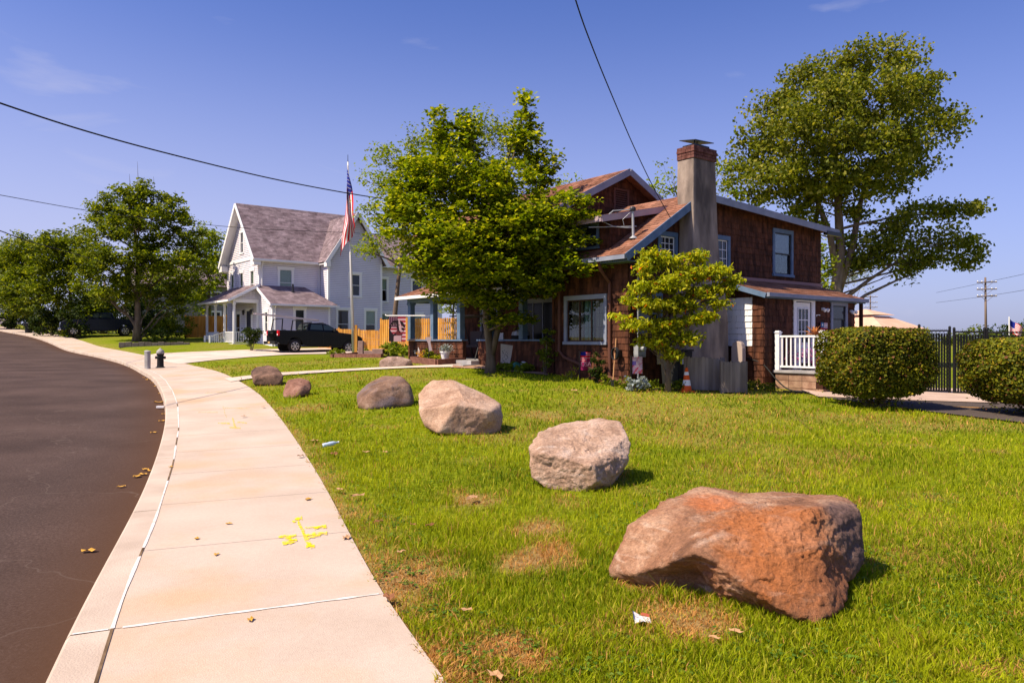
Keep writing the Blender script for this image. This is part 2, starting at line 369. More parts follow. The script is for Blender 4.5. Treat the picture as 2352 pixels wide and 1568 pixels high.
# ------------------------------------------------------------------ road
def asphalt():
    m,nt=_nt('asphalt'); L=nt.links; b=N(nt,'ShaderNodeBsdfPrincipled'); b.inputs['Roughness'].default_value=.9; b.inputs['Specular IOR Level'].default_value=.08
    tc=N(nt,'ShaderNodeTexCoord'); V=tc.outputs['Object']
    n=N(nt,'ShaderNodeTexNoise'); n.inputs['Scale'].default_value=48; n.inputs['Detail'].default_value=6; n.inputs['Roughness'].default_value=.8; L.new(V,n.inputs['Vector'])
    r=ramp(nt,[(.3,(.028,.017,.014)),(.60,(.090,.060,.051)),(.74,(.25,.18,.155))]); L.new(n.outputs[0],r.inputs[0])
    n2=N(nt,'ShaderNodeTexNoise'); n2.inputs['Scale'].default_value=.5; n2.inputs['Detail'].default_value=5; L.new(V,n2.inputs['Vector'])
    mr=N(nt,'ShaderNodeMapRange'); mr.inputs[1].default_value=.3; mr.inputs[2].default_value=.7; mr.inputs[3].default_value=.75; mr.inputs[4].default_value=1.3; L.new(n2.outputs[0],mr.inputs[0])
    vm=N(nt,'ShaderNodeVectorMath',operation='SCALE'); L.new(r.outputs[0],vm.inputs[0]); L.new(mr.outputs[0],vm.inputs['Scale'])
    at=N(nt,'ShaderNodeAttribute',attribute_name='Col'); mx=N(nt,'ShaderNodeMix',data_type='RGBA'); s=N(nt,'ShaderNodeSeparateColor'); L.new(at.outputs['Color'],s.inputs[0])
    L.new(s.outputs[0],mx.inputs[0]); L.new(vm.outputs[0],mx.inputs[6]); mx.inputs[7].default_value=(.075,.038,.022,1)
    vo=N(nt,'ShaderNodeTexVoronoi',feature='DISTANCE_TO_EDGE'); vo.inputs['Scale'].default_value=.28; 
    nn=N(nt,'ShaderNodeTexNoise'); nn.inputs['Scale'].default_value=1.5; L.new(V,nn.inputs['Vector']); va=N(nt,'ShaderNodeVectorMath',operation='ADD'); L.new(V,va.inputs[0]); L.new(nn.outputs['Color'],va.inputs[1]); L.new(va.outputs[0],vo.inputs['Vector'])
    rc=ramp(nt,[(0,.35),(.0035,0)]); L.new(vo.outputs['Distance'],rc.inputs[0])
    m2=N(nt,'ShaderNodeMix',data_type='RGBA'); L.new(rc.outputs[0],m2.inputs[0]); L.new(mx.outputs[2],m2.inputs[6]); m2.inputs[7].default_value=(.16,.12,.10,1); L.new(m2.outputs[2],b.inputs['Base Color'])
    bp=N(nt,'ShaderNodeBump'); bp.inputs['Strength'].default_value=.5; bp.inputs['Distance'].default_value=.01; L.new(n.outputs[0],bp.inputs['Height']); L.new(bp.outputs[0],b.inputs['Normal'])
    o=N(nt,'ShaderNodeOutputMaterial'); L.new(b.outputs[0],o.inputs[0]); return m
M_asph=asphalt()
ro=[0.0,-.12,-.3,-.6,-1,-1.5,-2.2,-2.5,-3.0,-3.5,-4.5,-6,-8,-10]
vv=[];cc=[]
for i in range(len(kc)):
    z0=H(kc[i].x,kc[i].y)-.13
    for s in ro:
        p=offs(i,s); vv.append((p.x,p.y,z0+.04*math.sin(min(-s,5)/5*math.pi/2)))
        edge=max(0,1-abs(s)/.8); cc.append(edge*1.0)
k=len(ro); n=len(kc); ii=(np.arange(n-1)[:,None]*k+np.arange(k-1)[None,:]).ravel(); cc=np.array(cc)
tag(npmesh('road',np.array(vv),np.stack([ii,ii+k,ii+k+1,ii+1],1),M_asph,smooth=True,cols=np.stack([cc]*3,1)),'dark asphalt road curving to the left','road',kind='structure')
# ------------------------------------------------------------------ sidewalk + kerb
M_conc=pm('concrete',(.45,.355,.285),(.545,.435,.36),scale=1.1,rough=.9,bump=.25,bscale=120,c3=(.50,.35,.235),s3=.8,stops=(.3,.7))
def grain(m,sc,lo,hi):
    nt=m.node_tree; L=nt.links; b=[n for n in nt.nodes if n.type=='BSDF_PRINCIPLED'][0]; l=b.inputs['Base Color'].links[0]; src=l.from_socket
    tc=N(nt,'ShaderNodeTexCoord'); n=N(nt,'ShaderNodeTexNoise'); n.inputs['Scale'].default_value=sc; n.inputs['Detail'].default_value=6; n.inputs['Roughness'].default_value=.85; L.new(tc.outputs['Object'],n.inputs['Vector'])
    mr=N(nt,'ShaderNodeMapRange'); mr.inputs[1].default_value=.32; mr.inputs[2].default_value=.68; mr.inputs[3].default_value=lo; mr.inputs[4].default_value=hi; L.new(n.outputs[0],mr.inputs[0])
    vm=N(nt,'ShaderNodeVectorMath',operation='SCALE'); L.new(src,vm.inputs[0]); L.new(mr.outputs[0],vm.inputs['Scale']); L.new(vm.outputs[0],b.inputs['Base Color'])
grain(M_conc,34,.90,1.07)
M_kerb=pm('kerb_concrete',(.42,.33,.265),(.52,.42,.345),scale=2,rough=.9,bump=.3,bscale=90)
M_seal=pm('sealant',(.68,.63,.61),(.56,.47,.40),scale=9,stops=(.45,.7),rough=.7)
M_dirt=pm('dirt',(.09,.055,.03),(.20,.13,.075),scale=6,rough=1)
arc=[0]
for i in range(1,n): arc.append(arc[-1]+(kc[i]-kc[i-1]).length)
def at_arc(t,s,dz=0):
    t=min(max(t,0),arc[-1]-1e-3); lo=int(np.searchsorted(arc,t))-1; lo=max(0,min(lo,n-2)); u=(t-arc[lo])/(arc[lo+1]-arc[lo])
    p=offs(lo,s).lerp(offs(lo+1,s),u); return Vector((p.x,p.y,H(p.x,p.y)+dz))
# find the arc position of the sealed joint seen at the bottom of the frame
gj=G(235,1443); tj=min(range(n),key=lambda i:(kc[i]-Vector((gj.x,gj.y))).length); tj=arc[tj]
LS=1.60
kb=MB(); sw=MB(); se=MB(); wood=MB()
t=tj-LS*8; idx=0; sealed={8}
while t<arc[-1]-LS:
    g=.004 if t<tj+12 else .009
    m=5; ts=[t+g+(LS-2*g)*q/m for q in range(m+1)]
    for q in range(m):
        ct=[.226,.7,1.2,None]
        for c in range(3):
            a0,a1=ts[q],ts[q+1]; wA=SW(at_arc(a0,0).y); wB=SW(at_arc(a1,0).y)
            s0=ct[c]; s1=ct[c+1]
            sw.v+= [tuple(at_arc(a0,s0,.022)),tuple(at_arc(a0,s1 if s1 else wA,.022)),tuple(at_arc(a1,s1 if s1 else wB,.022)),tuple(at_arc(a1,s0,.022))]
            b=len(sw.v)-4; sw.f.append((b,b+1,b+2,b+3)); sw.m.append(0)
    for q in range(m):   # slab sides
        wA=SW(at_arc(ts[q],0).y); wB=SW(at_arc(ts[q+1],0).y)
        sw.face([at_arc(ts[q],wA,.022),at_arc(ts[q],wA,-.1),at_arc(ts[q+1],wB,-.1),at_arc(ts[q+1],wB,.022)])
        sw.face([at_arc(ts[q],.226,.022),at_arc(ts[q+1],.226,.022),at_arc(ts[q+1],.226,-.1),at_arc(ts[q],.226,-.1)])
    for tt,sg in ((ts[0],1),(ts[-1],-1)):
        wA=SW(at_arc(tt,0).y); fc=[at_arc(tt,.226,.022),at_arc(tt,.226,-.1),at_arc(tt,wA,-.1),at_arc(tt,wA,.022)]; sw.face(fc if sg>0 else fc[::-1])
    if idx in sealed:
        for q in range(24):
            a=.27+(SW(at_arc(t,0).y)-.3)*q/24; b_=.27+(SW(at_arc(t,0).y)-.3)*(q+1)/24
            h0=.012+.005*math.sin(q*1.3); h1=.012+.005*math.sin((q+1)*1.3)
            se.face([at_arc(t-h0,a,.026),at_arc(t-h1,b_,.026),at_arc(t+h1,b_,.026),at_arc(t+h0,a,.026)])
    t+=LS; idx+=1
# kerb, in 3 m lengths
t=tj-9.0; cnt=0
while t<arc[-1]-3.1:
    t1=t+3.0-.012; m=6
    for q in range(m):
        a0=t+(t1-t)*q/m; a1=t+(t1-t)*(q+1)/m
        kb.face([at_arc(a0,.02,.02),at_arc(a0,.216,.022),at_arc(a1,.216,.022),at_arc(a1,.02,.02)])
        kb.face([at_arc(a0,0,.0),at_arc(a0,.02,.02),at_arc(a1,.02,.02),at_arc(a1,0,.0)])
        kb.face([at_arc(a0,-.015,-.2),at_arc(a0,0,.0),at_arc(a1,0,.0),at_arc(a1,-.015,-.2)])
        kb.face([at_arc(a0,.216,.022),at_arc(a0,.216,-.12),at_arc(a1,.216,-.12),at_arc(a1,.216,.022)])
    if cnt in (3,): 
        se.face([at_arc(t-.014,.03,.026),at_arc(t-.012,.2,.026),at_arc(t+.006,.2,.026),at_arc(t+.004,.03,.026)])
    t+=3.0; cnt+=1
# irregular white sealant between kerb and walk, with dirt where it is missing
t=tj-8; rg=random.Random(4); ws=.011
while t<tj+34:
    ph=fbm(np.array([t*.55]),np.array([3.3]),2,2)[0]; nm=fbm(np.array([t*2.3]),np.array([8.]),3,6)[0]
    h=.007+.013*max(0,nm-.3); c=.221+.004*math.sin(t*1.9)
    t2=t+.08; nm2=fbm(np.array([t2*2.3]),np.array([8.]),3,6)[0]; h2=.007+.013*max(0,nm2-.3); c2=.221+.004*math.sin(t2*1.9)
    tgt=wood if (ph<.27 or (tj-3.2<t<tj-.02) or (1.40<t-tj<1.62)) else se
    if tgt is wood: h=h2=.008
    tgt.face([at_arc(t,c-h,.027),at_arc(t,c+h,.027),at_arc(t2,c2+h2,.027),at_arc(t2,c2-h2,.027)])
    t=t2
tag(sw.build('sidewalk',M_conc),'pale concrete sidewalk curving beside the road','sidewalk',kind='structure')
tag(kb.build('kerb',M_kerb),'concrete kerb between road and sidewalk','kerb',kind='structure')
tag(se.build('joint_sealant',M_seal),'white sealant in the joints of the sidewalk','sealant',kind='structure')
tag(wood.build('joint_dirt',M_dirt),'brown dirt in the open joint beside the kerb','dirt',kind='structure')
# spray paint marks
def spraymat(name,c,lo,hi,sc=26):
    m=pm(name,c,rough=.85); nt=m.node_tree; L=nt.links; b=[n for n in nt.nodes if n.type=='BSDF_PRINCIPLED'][0]
    tc=N(nt,'ShaderNodeTexCoord'); n=N(nt,'ShaderNodeTexNoise'); n.inputs['Scale'].default_value=sc; n.inputs['Detail'].default_value=6; n.inputs['Roughness'].default_value=.75; L.new(tc.outputs['Object'],n.inputs['Vector'])
    r=ramp(nt,[(lo,0),(hi,1)]); L.new(n.outputs[0],r.inputs[0]); L.new(r.outputs[0],b.inputs['Alpha']); return m
M_spray=spraymat('yellow_spray',(.80,.60,.0),.40,.58)
M_spray_old=pm('yellow_spray',(.85,.62,.0),(.80,.72,.05),scale=30,rough=.8)
M_spray2=spraymat('faded_spray',(.75,.55,.15),.45,.75)
def spray(polys,name,mat,label):
    mb=MB()
    for pl in polys: mb.face([G(x,y)+Vector((0,0,.0265+H(0,0)*0)) for x,y in pl])
    for i in range(len(mb.v)): pass
    tag(mb.build(name,mat),label,'paint mark',kind='structure')
def blob(cx,cy,rx,ry,rot=0,n=14,seed=0,j=.28):
    rg=random.Random(seed); o=[]
    for i in range(n):
        a=2*math.pi*i/n; r=1+rg.uniform(-j,j); x=rx*r*math.cos(a);y=ry*r*math.sin(a); o.append((cx+x*math.cos(R(rot))-y*math.sin(R(rot)),cy+x*math.sin(R(rot))+y*math.cos(R(rot))))
    return o
def stroke(a,b,w0,w1,seed=0,n=8):
    rg=random.Random(seed); l=[];r=[]
    dx=b[0]-a[0];dy=b[1]-a[1];q=math.hypot(dx,dy);nx_,ny_=-dy/q,dx/q
    for i in range(n+1):
        t=i/n;w=(w0+(w1-w0)*t)/2*(1+rg.uniform(-.3,.3)); x=a[0]+dx*t+rg.uniform(-1,1);y=a[1]+dy*t
        l.append((x+nx_*w,y+ny_*w)); r.append((x-nx_*w,y-ny_*w))
    return l+r[::-1]
mk=MB()
gk=lambda pl,dz:[G(x,y)+Vector((0,0,dz)) for x,y in pl]
POLYS=[stroke((684,1203),(712,1262),5,11,1),stroke((676,1200),(694,1196),5,8,2),stroke((672,1206),(684,1199),8,4,12),stroke((702,1262),(722,1262),10,8,3),
 stroke((640,1240),(680,1239),6,8,4),stroke((648,1257),(683,1248),8,9,5),stroke((655,1242),(676,1252),8,8,13),stroke((700,1219),(750,1218),4,5,6),stroke((722,1222),(748,1214),5,4,7),stroke((703,1237),(752,1232),5,9,8),stroke((706,1243),(735,1238),3,5,14)]
for k_,pl in enumerate(POLYS): mk.face(gk(pl,.0262+k_*.0004))
tag(mk.build('utility_mark',M_spray),'bright yellow sprayed arrow mark nearest on the sidewalk','paint mark',kind='structure')
mk=MB()
for k_,pl in enumerate([stroke((534,962),(541,986),3,4,1),stroke((500,975),(528,976),2,3,2),stroke((545,973),(566,975),3,2,3),stroke((528,985),(552,987),4,3,4)]): mk.face(gk(pl,.0262+k_*.0004))
tag(mk.build('utility_mark',spraymat('yellow_spray_worn',(.78,.58,.05),.42,.62)),'small worn yellow arrow mark on the sidewalk','paint mark',kind='structure')
mk=MB()
for k_,pl in enumerate([stroke((512,935),(520,962),2,3,1),stroke((455,950),(500,950),2,2,2),stroke((470,905),(520,903),2,3,3),stroke((515,940),(575,941),2,2,5)]): mk.face(gk(pl,.0262+k_*.0004))
tag(mk.build('utility_mark',M_spray2),'faint faded yellow marks farther along the sidewalk','paint mark',kind='structure')
# ------------------------------------------------------------------ draped strips
def strip(name,A,B,mat,label,cat,dz=.02,nw=5,step=.6,kind='structure'):
    def res(P_,n_):
        P_=[Vector(p) for p in P_]; Ls=[0]
        for i in range(1,len(P_)): Ls.append(Ls[-1]+(P_[i]-P_[i-1]).length)
        o=[]
        for k in range(n_+1):
            t=Ls[-1]*k/n_; i=max(0,min(int(np.searchsorted(Ls,t))-1,len(P_)-2)); o.append(P_[i].lerp(P_[i+1],(t-Ls[i])/(Ls[i+1]-Ls[i])))
        return o
    n_=max(4,int(max((Vector(A[i])-Vector(A[i+1])).length for i in range(len(A)-1))*len(A)/step)); a=res(A,n_); b=res(B,n_)
    vv=np.array([tuple(a[i].lerp(b[i],k/nw)) for i in range(n_+1) for k in range(nw+1)]); z=HN(vv[:,0],vv[:,1])+dz; k=nw+1
    ii=(np.arange(n_)[:,None]*k+np.arange(nw)[None,:]).ravel(); vv=np.c_[vv,z]
    f=np.stack([ii,ii+1,ii+k+1,ii+k],1)
    # edge skirt
    return tag(npmesh(name,vv,f,mat,smooth=True),label,cat,kind=kind)
M_drive=pm('drive_concrete',(.50,.38,.31),(.64,.52,.44),scale=.8,rough=.9,bump=.2,bscale=60)
g1=[G(515,872),G(560,866),G(640,858),G(740,852),G(850,846.5),G(940,842.5),G(1040,838.5)]
g2=[G(530,879),G(575,872),G(650,864),G(745,857),G(855,851),G(945,846.5),G(1040,845)]
strip('lawn_path',[p.xy for p in g1],[p.xy for p in g2],M_drive,'narrow pale path crossing the lawn to the porch','path',dz=.035,nw=2,step=.4)
M_path2=pm('brown_paving',(.30,.17,.11),(.42,.27,.19),scale=1.4,rough=.9,bump=.2)
strip('porch_path',[p.xy for p in (G(1035,838),G(1080,836),G(1130,843),G(1250,853))],[p.xy for p in (G(1035,846),G(1100,848),G(1150,853),G(1260,864))],M_path2,'brown paving in front of the porch','path',dz=.03,nw=2,step=.3)
def kat(y,s_):
    i=min(range(len(kc)),key=lambda i:abs(kc[i].y-y)+(100 if kc[i].y<y-5 else 0)); return offs(i,s_)[:]
strip('driveway',[kat(31.3,1.7),(-14.2,35),(-12.6,39),(-11.4,43.5),(-8,48)],[kat(40.5,1.7),(-21,43.6),(-19,45.5),(-15.5,49),(-11,53)],M_drive,'pale driveway leading to the grey house','driveway',dz=.03,nw=8)
M_lot=pm('lot_asphalt',(.055,.042,.038),(.11,.085,.075),scale=60,rough=.9,bump=.3)
strip('parking_lot',[(7.6,18.1),(8.6,16.2),(9.6,14.2),(10.6,11),(12,6)],[(40,18.1),(40,16.2),(40,14.2),(40,11),(40,6)],M_lot,'dark asphalt between the hedges','asphalt',dz=.03,nw=16)
strip('concrete_apron',[(9,24),(7.9,20.6),(7.5,18.12)],[(40,24),(40,20.6),(40,18.12)],pm('apron',(.42,.30,.24),(.52,.39,.31),scale=1.2,rough=.9,bump=.2),'pale concrete apron in front of the black gate','concrete',dz=.045,nw=14)
mb=MB()
a=P(2190,940,16.4);b=P(2275,948,15.9)
for (q0,q1) in (((10.0,16.75),(11.1,16.45)),):
    z=lambda x,y:H(x,y)+.036
    mb.face([(q0[0],q0[1],z(*q0)),(q1[0],q1[1],z(*q1)),(q1[0]+.03,q1[1]+.13,z(*q1)),(q0[0]+.03,q0[1]+.13,z(*q0))])
tag(mb.build('parking_line',pm('orange_paint',(.6,.3,.07),(.4,.22,.08),scale=9,rough=.8)),'worn orange line on the asphalt','line',kind='structure')
# ------------------------------------------------------------------ boulders
def rockmat(name,base,lite,dark,spots=(),rust=None,rs=1.6,ramt=(.5,.62),bump=.6,vein=None,veinamt=.0,white=None):
    m,nt=_nt(name); L=nt.links; b=N(nt,'ShaderNodeBsdfPrincipled'); b.inputs['Roughness'].default_value=.85; b.inputs['Specular IOR Level'].default_value=.25
    tc=N(nt,'ShaderNodeTexCoord'); V=tc.outputs['Object']
    n=N(nt,'ShaderNodeTexNoise'); n.inputs['Scale'].default_value=3.2; n.inputs['Detail'].default_value=9; n.inputs['Roughness'].default_value=.65; n.inputs['Distortion'].default_value=.5; L.new(V,n.inputs['Vector'])
    r=ramp(nt,[(.28,dark),(.48,base),(.68,lite)]); L.new(n.outputs[0],r.inputs[0]); col=r.outputs[0]
    if rust:
        n2=N(nt,'ShaderNodeTexNoise'); n2.inputs['Scale'].default_value=rs; n2.inputs['Detail'].default_value=6; n2.inputs['Distortion'].default_value=1.2; L.new(V,n2.inputs['Vector'])
        r2=ramp(nt,[(ramt[0],0),(ramt[1],.9)]); L.new(n2.outputs[0],r2.inputs[0]); mx=N(nt,'ShaderNodeMix',data_type='RGBA'); L.new(r2.outputs[0],mx.inputs[0]); L.new(col,mx.inputs[6]); mx.inputs[7].default_value=c4(rust); col=mx.outputs[2]
    if white:
        mp=N(nt,'ShaderNodeMapping'); mp.inputs['Scale'].default_value=(1.2,1.2,5); mp.inputs['Rotation'].default_value=(.4,.5,.2); L.new(V,mp.inputs[0])
        n4=N(nt,'ShaderNodeTexNoise'); n4.inputs['Scale'].default_value=2.4; n4.inputs['Detail'].default_value=8; n4.inputs['Distortion'].default_value=1; L.new(mp.outputs[0],n4.inputs['Vector'])
        r4=ramp(nt,[(.55,0),(.70,.8)]); L.new(n4.outputs[0],r4.inputs[0]); mx=N(nt,'ShaderNodeMix',data_type='RGBA'); L.new(r4.outputs[0],mx.inputs[0]); L.new(col,mx.inputs[6]); mx.inputs[7].default_value=c4(white); col=mx.outputs[2]
    for (cx,cy,cz,rad,colr,amt) in spots:
        su=N(nt,'ShaderNodeVectorMath',operation='DISTANCE'); L.new(V,su.inputs[0]); su.inputs[1].default_value=(cx,cy,cz)
        ns=N(nt,'ShaderNodeTexNoise'); ns.inputs['Scale'].default_value=4; ns.inputs['Detail'].default_value=8; ns.inputs['Roughness'].default_value=.7; ns.inputs['Distortion'].default_value=1; L.new(V,ns.inputs['Vector'])
        ma=N(nt,'ShaderNodeMath',operation='MULTIPLY_ADD'); L.new(ns.outputs[0],ma.inputs[0]); ma.inputs[1].default_value=rad*1.7; L.new(su.outputs['Value'],ma.inputs[2])
        rr=ramp(nt,[(rad*1.55/4,amt),(rad*2.1/4,0)]); dv=N(nt,'ShaderNodeMath',operation='DIVIDE'); L.new(ma.outputs[0],dv.inputs[0]); dv.inputs[1].default_value=4; L.new(dv.outputs[0],rr.inputs[0])
        mx=N(nt,'ShaderNodeMix',data_type='RGBA'); L.new(rr.outputs[0],mx.inputs[0]); L.new(col,mx.inputs[6]); mx.inputs[7].default_value=c4(colr); col=mx.outputs[2]
    n3=N(nt,'ShaderNodeTexNoise'); n3.inputs['Scale'].default_value=42; n3.inputs['Detail'].default_value=5; n3.inputs['Roughness'].default_value=.8; L.new(V,n3.inputs['Vector'])
    mr=N(nt,'ShaderNodeMapRange'); mr.inputs[1].default_value=.3; mr.inputs[2].default_value=.7; mr.inputs[3].default_value=.55; mr.inputs[4].default_value=1.42; L.new(n3.outputs[0],mr.inputs[0])
    vm=N(nt,'ShaderNodeVectorMath',operation='SCALE'); L.new(col,vm.inputs[0]); L.new(mr.outputs[0],vm.inputs['Scale']); L.new(vm.outputs[0],b.inputs['Base Color'])
    n5=N(nt,'ShaderNodeTexNoise'); n5.inputs['Scale'].default_value=13; n5.inputs['Detail'].default_value=7; n5.inputs['Roughness'].default_value=.7; L.new(V,n5.inputs['Vector'])
    a0=N(nt,'ShaderNodeMath',operation='MULTIPLY_ADD'); L.new(n5.outputs[0],a0.inputs[0]); a0.inputs[1].default_value=1.6; L.new(n.outputs[0],a0.inputs[2])
    ad=N(nt,'ShaderNodeMath',operation='ADD'); L.new(a0.outputs[0],ad.inputs[0]); L.new(n3.outputs[0],ad.inputs[1])
    bp=N(nt,'ShaderNodeBump'); bp.inputs['Strength'].default_value=bump; bp.inputs['Distance'].default_value=.02; L.new(ad.outputs[0],bp.inputs['Height']); L.new(bp.outputs[0],b.inputs['Normal'])
    o=N(nt,'ShaderNodeOutputMaterial'); L.new(b.outputs[0],o.inputs[0]); return m
def boulder(pts,mat,label,sub=5,p=26,amp=.035,fr=2.2,seed=0,ridge=.03,cuts=(),blur=1,soft=3):
    pts=[Vector(q) for q in pts]; c=sum(pts,Vector())/len(pts)
    hv=[q-c for q in pts]; bm=bmesh.new(); vs_=[bm.verts.new(q.normalized()) for q in hv]; bm.verts.index_update(); idx={v:i for i,v in enumerate(vs_)}
    bmesh.ops.convex_hull(bm,input=bm.verts); bmesh.ops.triangulate(bm,faces=bm.faces[:]); tris=[[idx[v] for v in f.verts] for f in bm.faces]; bm.free(); HV=np.array([tuple(q) for q in hv])
    bm=bmesh.new(); bmesh.ops.create_icosphere(bm,subdivisions=sub,radius=1); me=bpy.data.meshes.new('boulder'); bm.to_mesh(me); bm.free()
    V=np.empty(len(me.vertices)*3); me.vertices.foreach_get('co',V); V=V.reshape(-1,3); V/=np.linalg.norm(V,axis=1)[:,None]
    r=np.full(len(V),-1.0)
    for t in tris:
        M3=np.array([HV[k] for k in t]).T
        if abs(np.linalg.det(M3))<1e-9: continue
        w=V@np.linalg.inv(M3).T; ok=(w>-1e-6).all(1)&(r<0); r[ok]=1/w[ok].sum(1)
    e=np.empty(len(me.edges)*2,int); me.edges.foreach_get('vertices',e); e=e.reshape(-1,2); cnt=np.bincount(e.ravel(),minlength=len(V)).astype(float)
    r[r<0]=np.median(r)
    for _ in range(soft): r=.5*r+.5*(np.bincount(e[:,0],r[e[:,1]],len(r))+np.bincount(e[:,1],r[e[:,0]],len(r)))/cnt
    S=V*r[:,None]; size=r.mean(); off=Vector((seed*13.7,seed*3.1,seed*7.7))
    D=np.zeros(len(S))
    def cell(v,k): 
        q=noise.voronoi(v)[1][0]; h=math.sin(q.x*12.9898*k+q.y*78.233+q.z*37.719)*43758.5453; return h-math.floor(h)-.5
    for i,s in enumerate(S):
        v=Vector(s)/size; w=v+Vector((noise.noise(v*3+off),noise.noise(v*3+off*3),noise.noise(v*3-off)))*.16
        a=noise.fractal(v*fr+off,1.0,2.1,4)*amp*.55+noise.fractal(v*fr*5+off,.8,2.1,4)*amp*.30
        w.z*=1.7; a+=cell(w*1.6+off,1)*amp*.55+cell(w*4+off,2)*amp*.40
        D[i]=a
    if blur:
        D0=D.copy(); e=np.empty(len(me.edges)*2,int); me.edges.foreach_get('vertices',e); e=e.reshape(-1,2)
        cnt=np.bincount(e.ravel(),minlength=len(D)).astype(float)
        for _ in range(blur):
            acc=np.bincount(e[:,0],D[e[:,1]],len(D))+np.bincount(e[:,1],D[e[:,0]],len(D)); D=.5*D+.5*acc/cnt
    S=S*(1+D/ (r/size))[:,None]
    for (q,rad,dep) in cuts:
        q=np.array(tuple(q-c)); d_=np.linalg.norm(S-q,axis=1)/rad; k_=np.clip(1-d_**2,0,1)**.8; S=S-V*(k_*dep)[:,None]
    me.vertices.foreach_set('co',S.astype(np.float32).ravel()); me.polygons.foreach_set('use_smooth',np.ones(len(me.polygons),bool)); me.update(); me.materials.append(mat)
    o=bpy.data.objects.new('boulder',me); COL.objects.link(o); o.location=c
    return tag(o,label,'boulder','boulders set in a row along the lawn')
def rel(lst,base=None):
    k=1 if base is None else G(base[0],base[1]).y/base[2]
    return [P(a,b,Y*k) for a,b,Y in lst]
M_r1=rockmat('rust_rock',(.32,.155,.085),(.50,.30,.19),(.14,.065,.035),spots=[(.10,-.28,.05,.42,(.42,.13,.03),.7),(-.15,.32,.20,.20,(.52,.15,.04),.65),(.42,-.35,-.18,.26,(.22,.09,.045),.75),(.64,.0,.08,.26,(.13,.08,.07),.9)],white=(.56,.40,.30),bump=.9)
boulder(rel([(1392,1328,4.98),(1402,1270,5.02),(1440,1203,5.1),(1520,1146,5.25),(1612,1114,5.55),(1700,1130,5.55),(1790,1126,5.5),(1870,1133,5.4),(1932,1136,5.2),(1978,1165,4.95),(1982,1235,4.85),(1976,1290,4.75),(1948,1330,4.6),(1940,1400,4.3),(1882,1442,4.12),(1800,1402,4.18),
  (1445,1320,4.75),(1510,1303,4.6),(1585,1270,4.42),(1640,1290,4.38),(1700,1333,4.28),(1520,1354,5.05),(1600,1318,4.66),(1600,1374,4.72),(1660,1388,4.55),(1735,1398,4.4),
  (1560,1180,5.0),(1690,1162,4.95),(1790,1168,4.85),(1868,1170,4.65),(1900,1160,4.85),(1600,1215,4.72),(1690,1195,4.66),(1700,1228,4.53),(1800,1250,4.42),(1880,1260,4.45),(1905,1330,4.35),(1820,1330,4.28),(1925,1200,4.70)])
  +[Vector((1.2,5.5,-.12)),Vector((2.2,5.2,-.12)),Vector((1.7,5.6,.12)),Vector((2.38,5.0,.12)),Vector((1.6,4.9,-.2))],
  M_r1,'large rust orange and tan boulder, nearest of the row',sub=7,amp=.068,fr=2.6,seed=1,blur=0,soft=5)
M_r2=rockmat('pink_rock',(.42,.27,.19),(.56,.40,.31),(.24,.14,.09),bump=.8,white=(.58,.45,.37))
boulder(rel([(1216,1020,8.35),(1235,992,8.5),(1290,972,8.8),(1380,958,8.9),(1425,965,8.7),(1442,1000,8.4),(1447,1050,8.2),(1420,1085,8.0),(1362,1070,7.75),(1250,1040,7.95),(1220,1045,8.05),
  (1222,1095,8.05),(1260,1122,7.95),(1330,1132,7.85),(1400,1118,7.95),(1370,1105,7.75)],(1330,1132,7.8))+[GY(1250,8.9)-Vector((0,0,.1)),GY(1420,8.9)-Vector((0,0,.1))],
  M_r2,'rounded pale pinkish boulder, second nearest of the row',sub=7,p=50,amp=.07,seed=2)
M_r3=rockmat('buff_rock',(.40,.25,.17),(.54,.38,.28),(.22,.125,.08),bump=.6)
boulder(rel([(958,900,12.6),(990,868,12.9),(1040,868,12.9),(1120,905,12.7),(1150,925,12.5),(1156,960,12.2),(1150,990,12.05),(1060,908,12.3),(1050,928,11.75),(1130,942,11.85),(960,940,12.0),(975,980,11.85),
  (1005,996,11.65),(1080,1000,11.8),(1115,1000,11.9)],(1060,1000,11.75))+[G(1000,980)-Vector((0,0,.1)),G(1130,982)-Vector((0,0,.1))],
  M_r3,'tall buff boulder with a steep dark front beside the striped brown one',sub=6,p=80,amp=.05,seed=3,ridge=.04)
M_r4=rockmat('brown_rock',(.20,.115,.075),(.30,.20,.15),(.08,.045,.03),rust=(.17,.13,.135),ramt=(.5,.66),bump=.8)
boulder(rel([(818,905,16.3),(840,880,16.5),(880,858,16.9),(925,862,16.8),(945,885,16.6),(952,915,16.3),(950,932,16.1),(905,885,16.1),(935,885,16.2),(850,905,15.75),(819,938,15.75),(845,945,15.5),(880,940,15.6),(860,900,15.8)],(845,943,15.5))
  +[G(835,928)-Vector((0,0,.1)),G(940,925)-Vector((0,0,.1))],M_r4,'cracked dark brown boulder with a grey top, middle of the row',sub=5,p=60,amp=.08,fr=2.8,seed=4,ridge=.06)
M_r5=rockmat('red_brown_rock',(.23,.11,.075),(.33,.19,.14),(.09,.045,.03),bump=.7)
boulder(rel([(660,870,19.2),(690,866,19.3),(714,874,19.2),(716,890,19.0),(708,905,18.7),(690,890,18.6),(650,905,18.9),(648,914,18.6),(675,916,18.4),(655,885,19.0)],(660,914,18.5))
  +[G(668,905)-Vector((0,0,.08)),G(708,903)-Vector((0,0,.08))],M_r5,'smallest boulder, reddish brown and leaning, beside the sidewalk',sub=5,p=60,amp=.08,seed=5)
M_r6=rockmat('dark_rock',(.15,.085,.06),(.28,.16,.11),(.05,.03,.02),bump=.8)
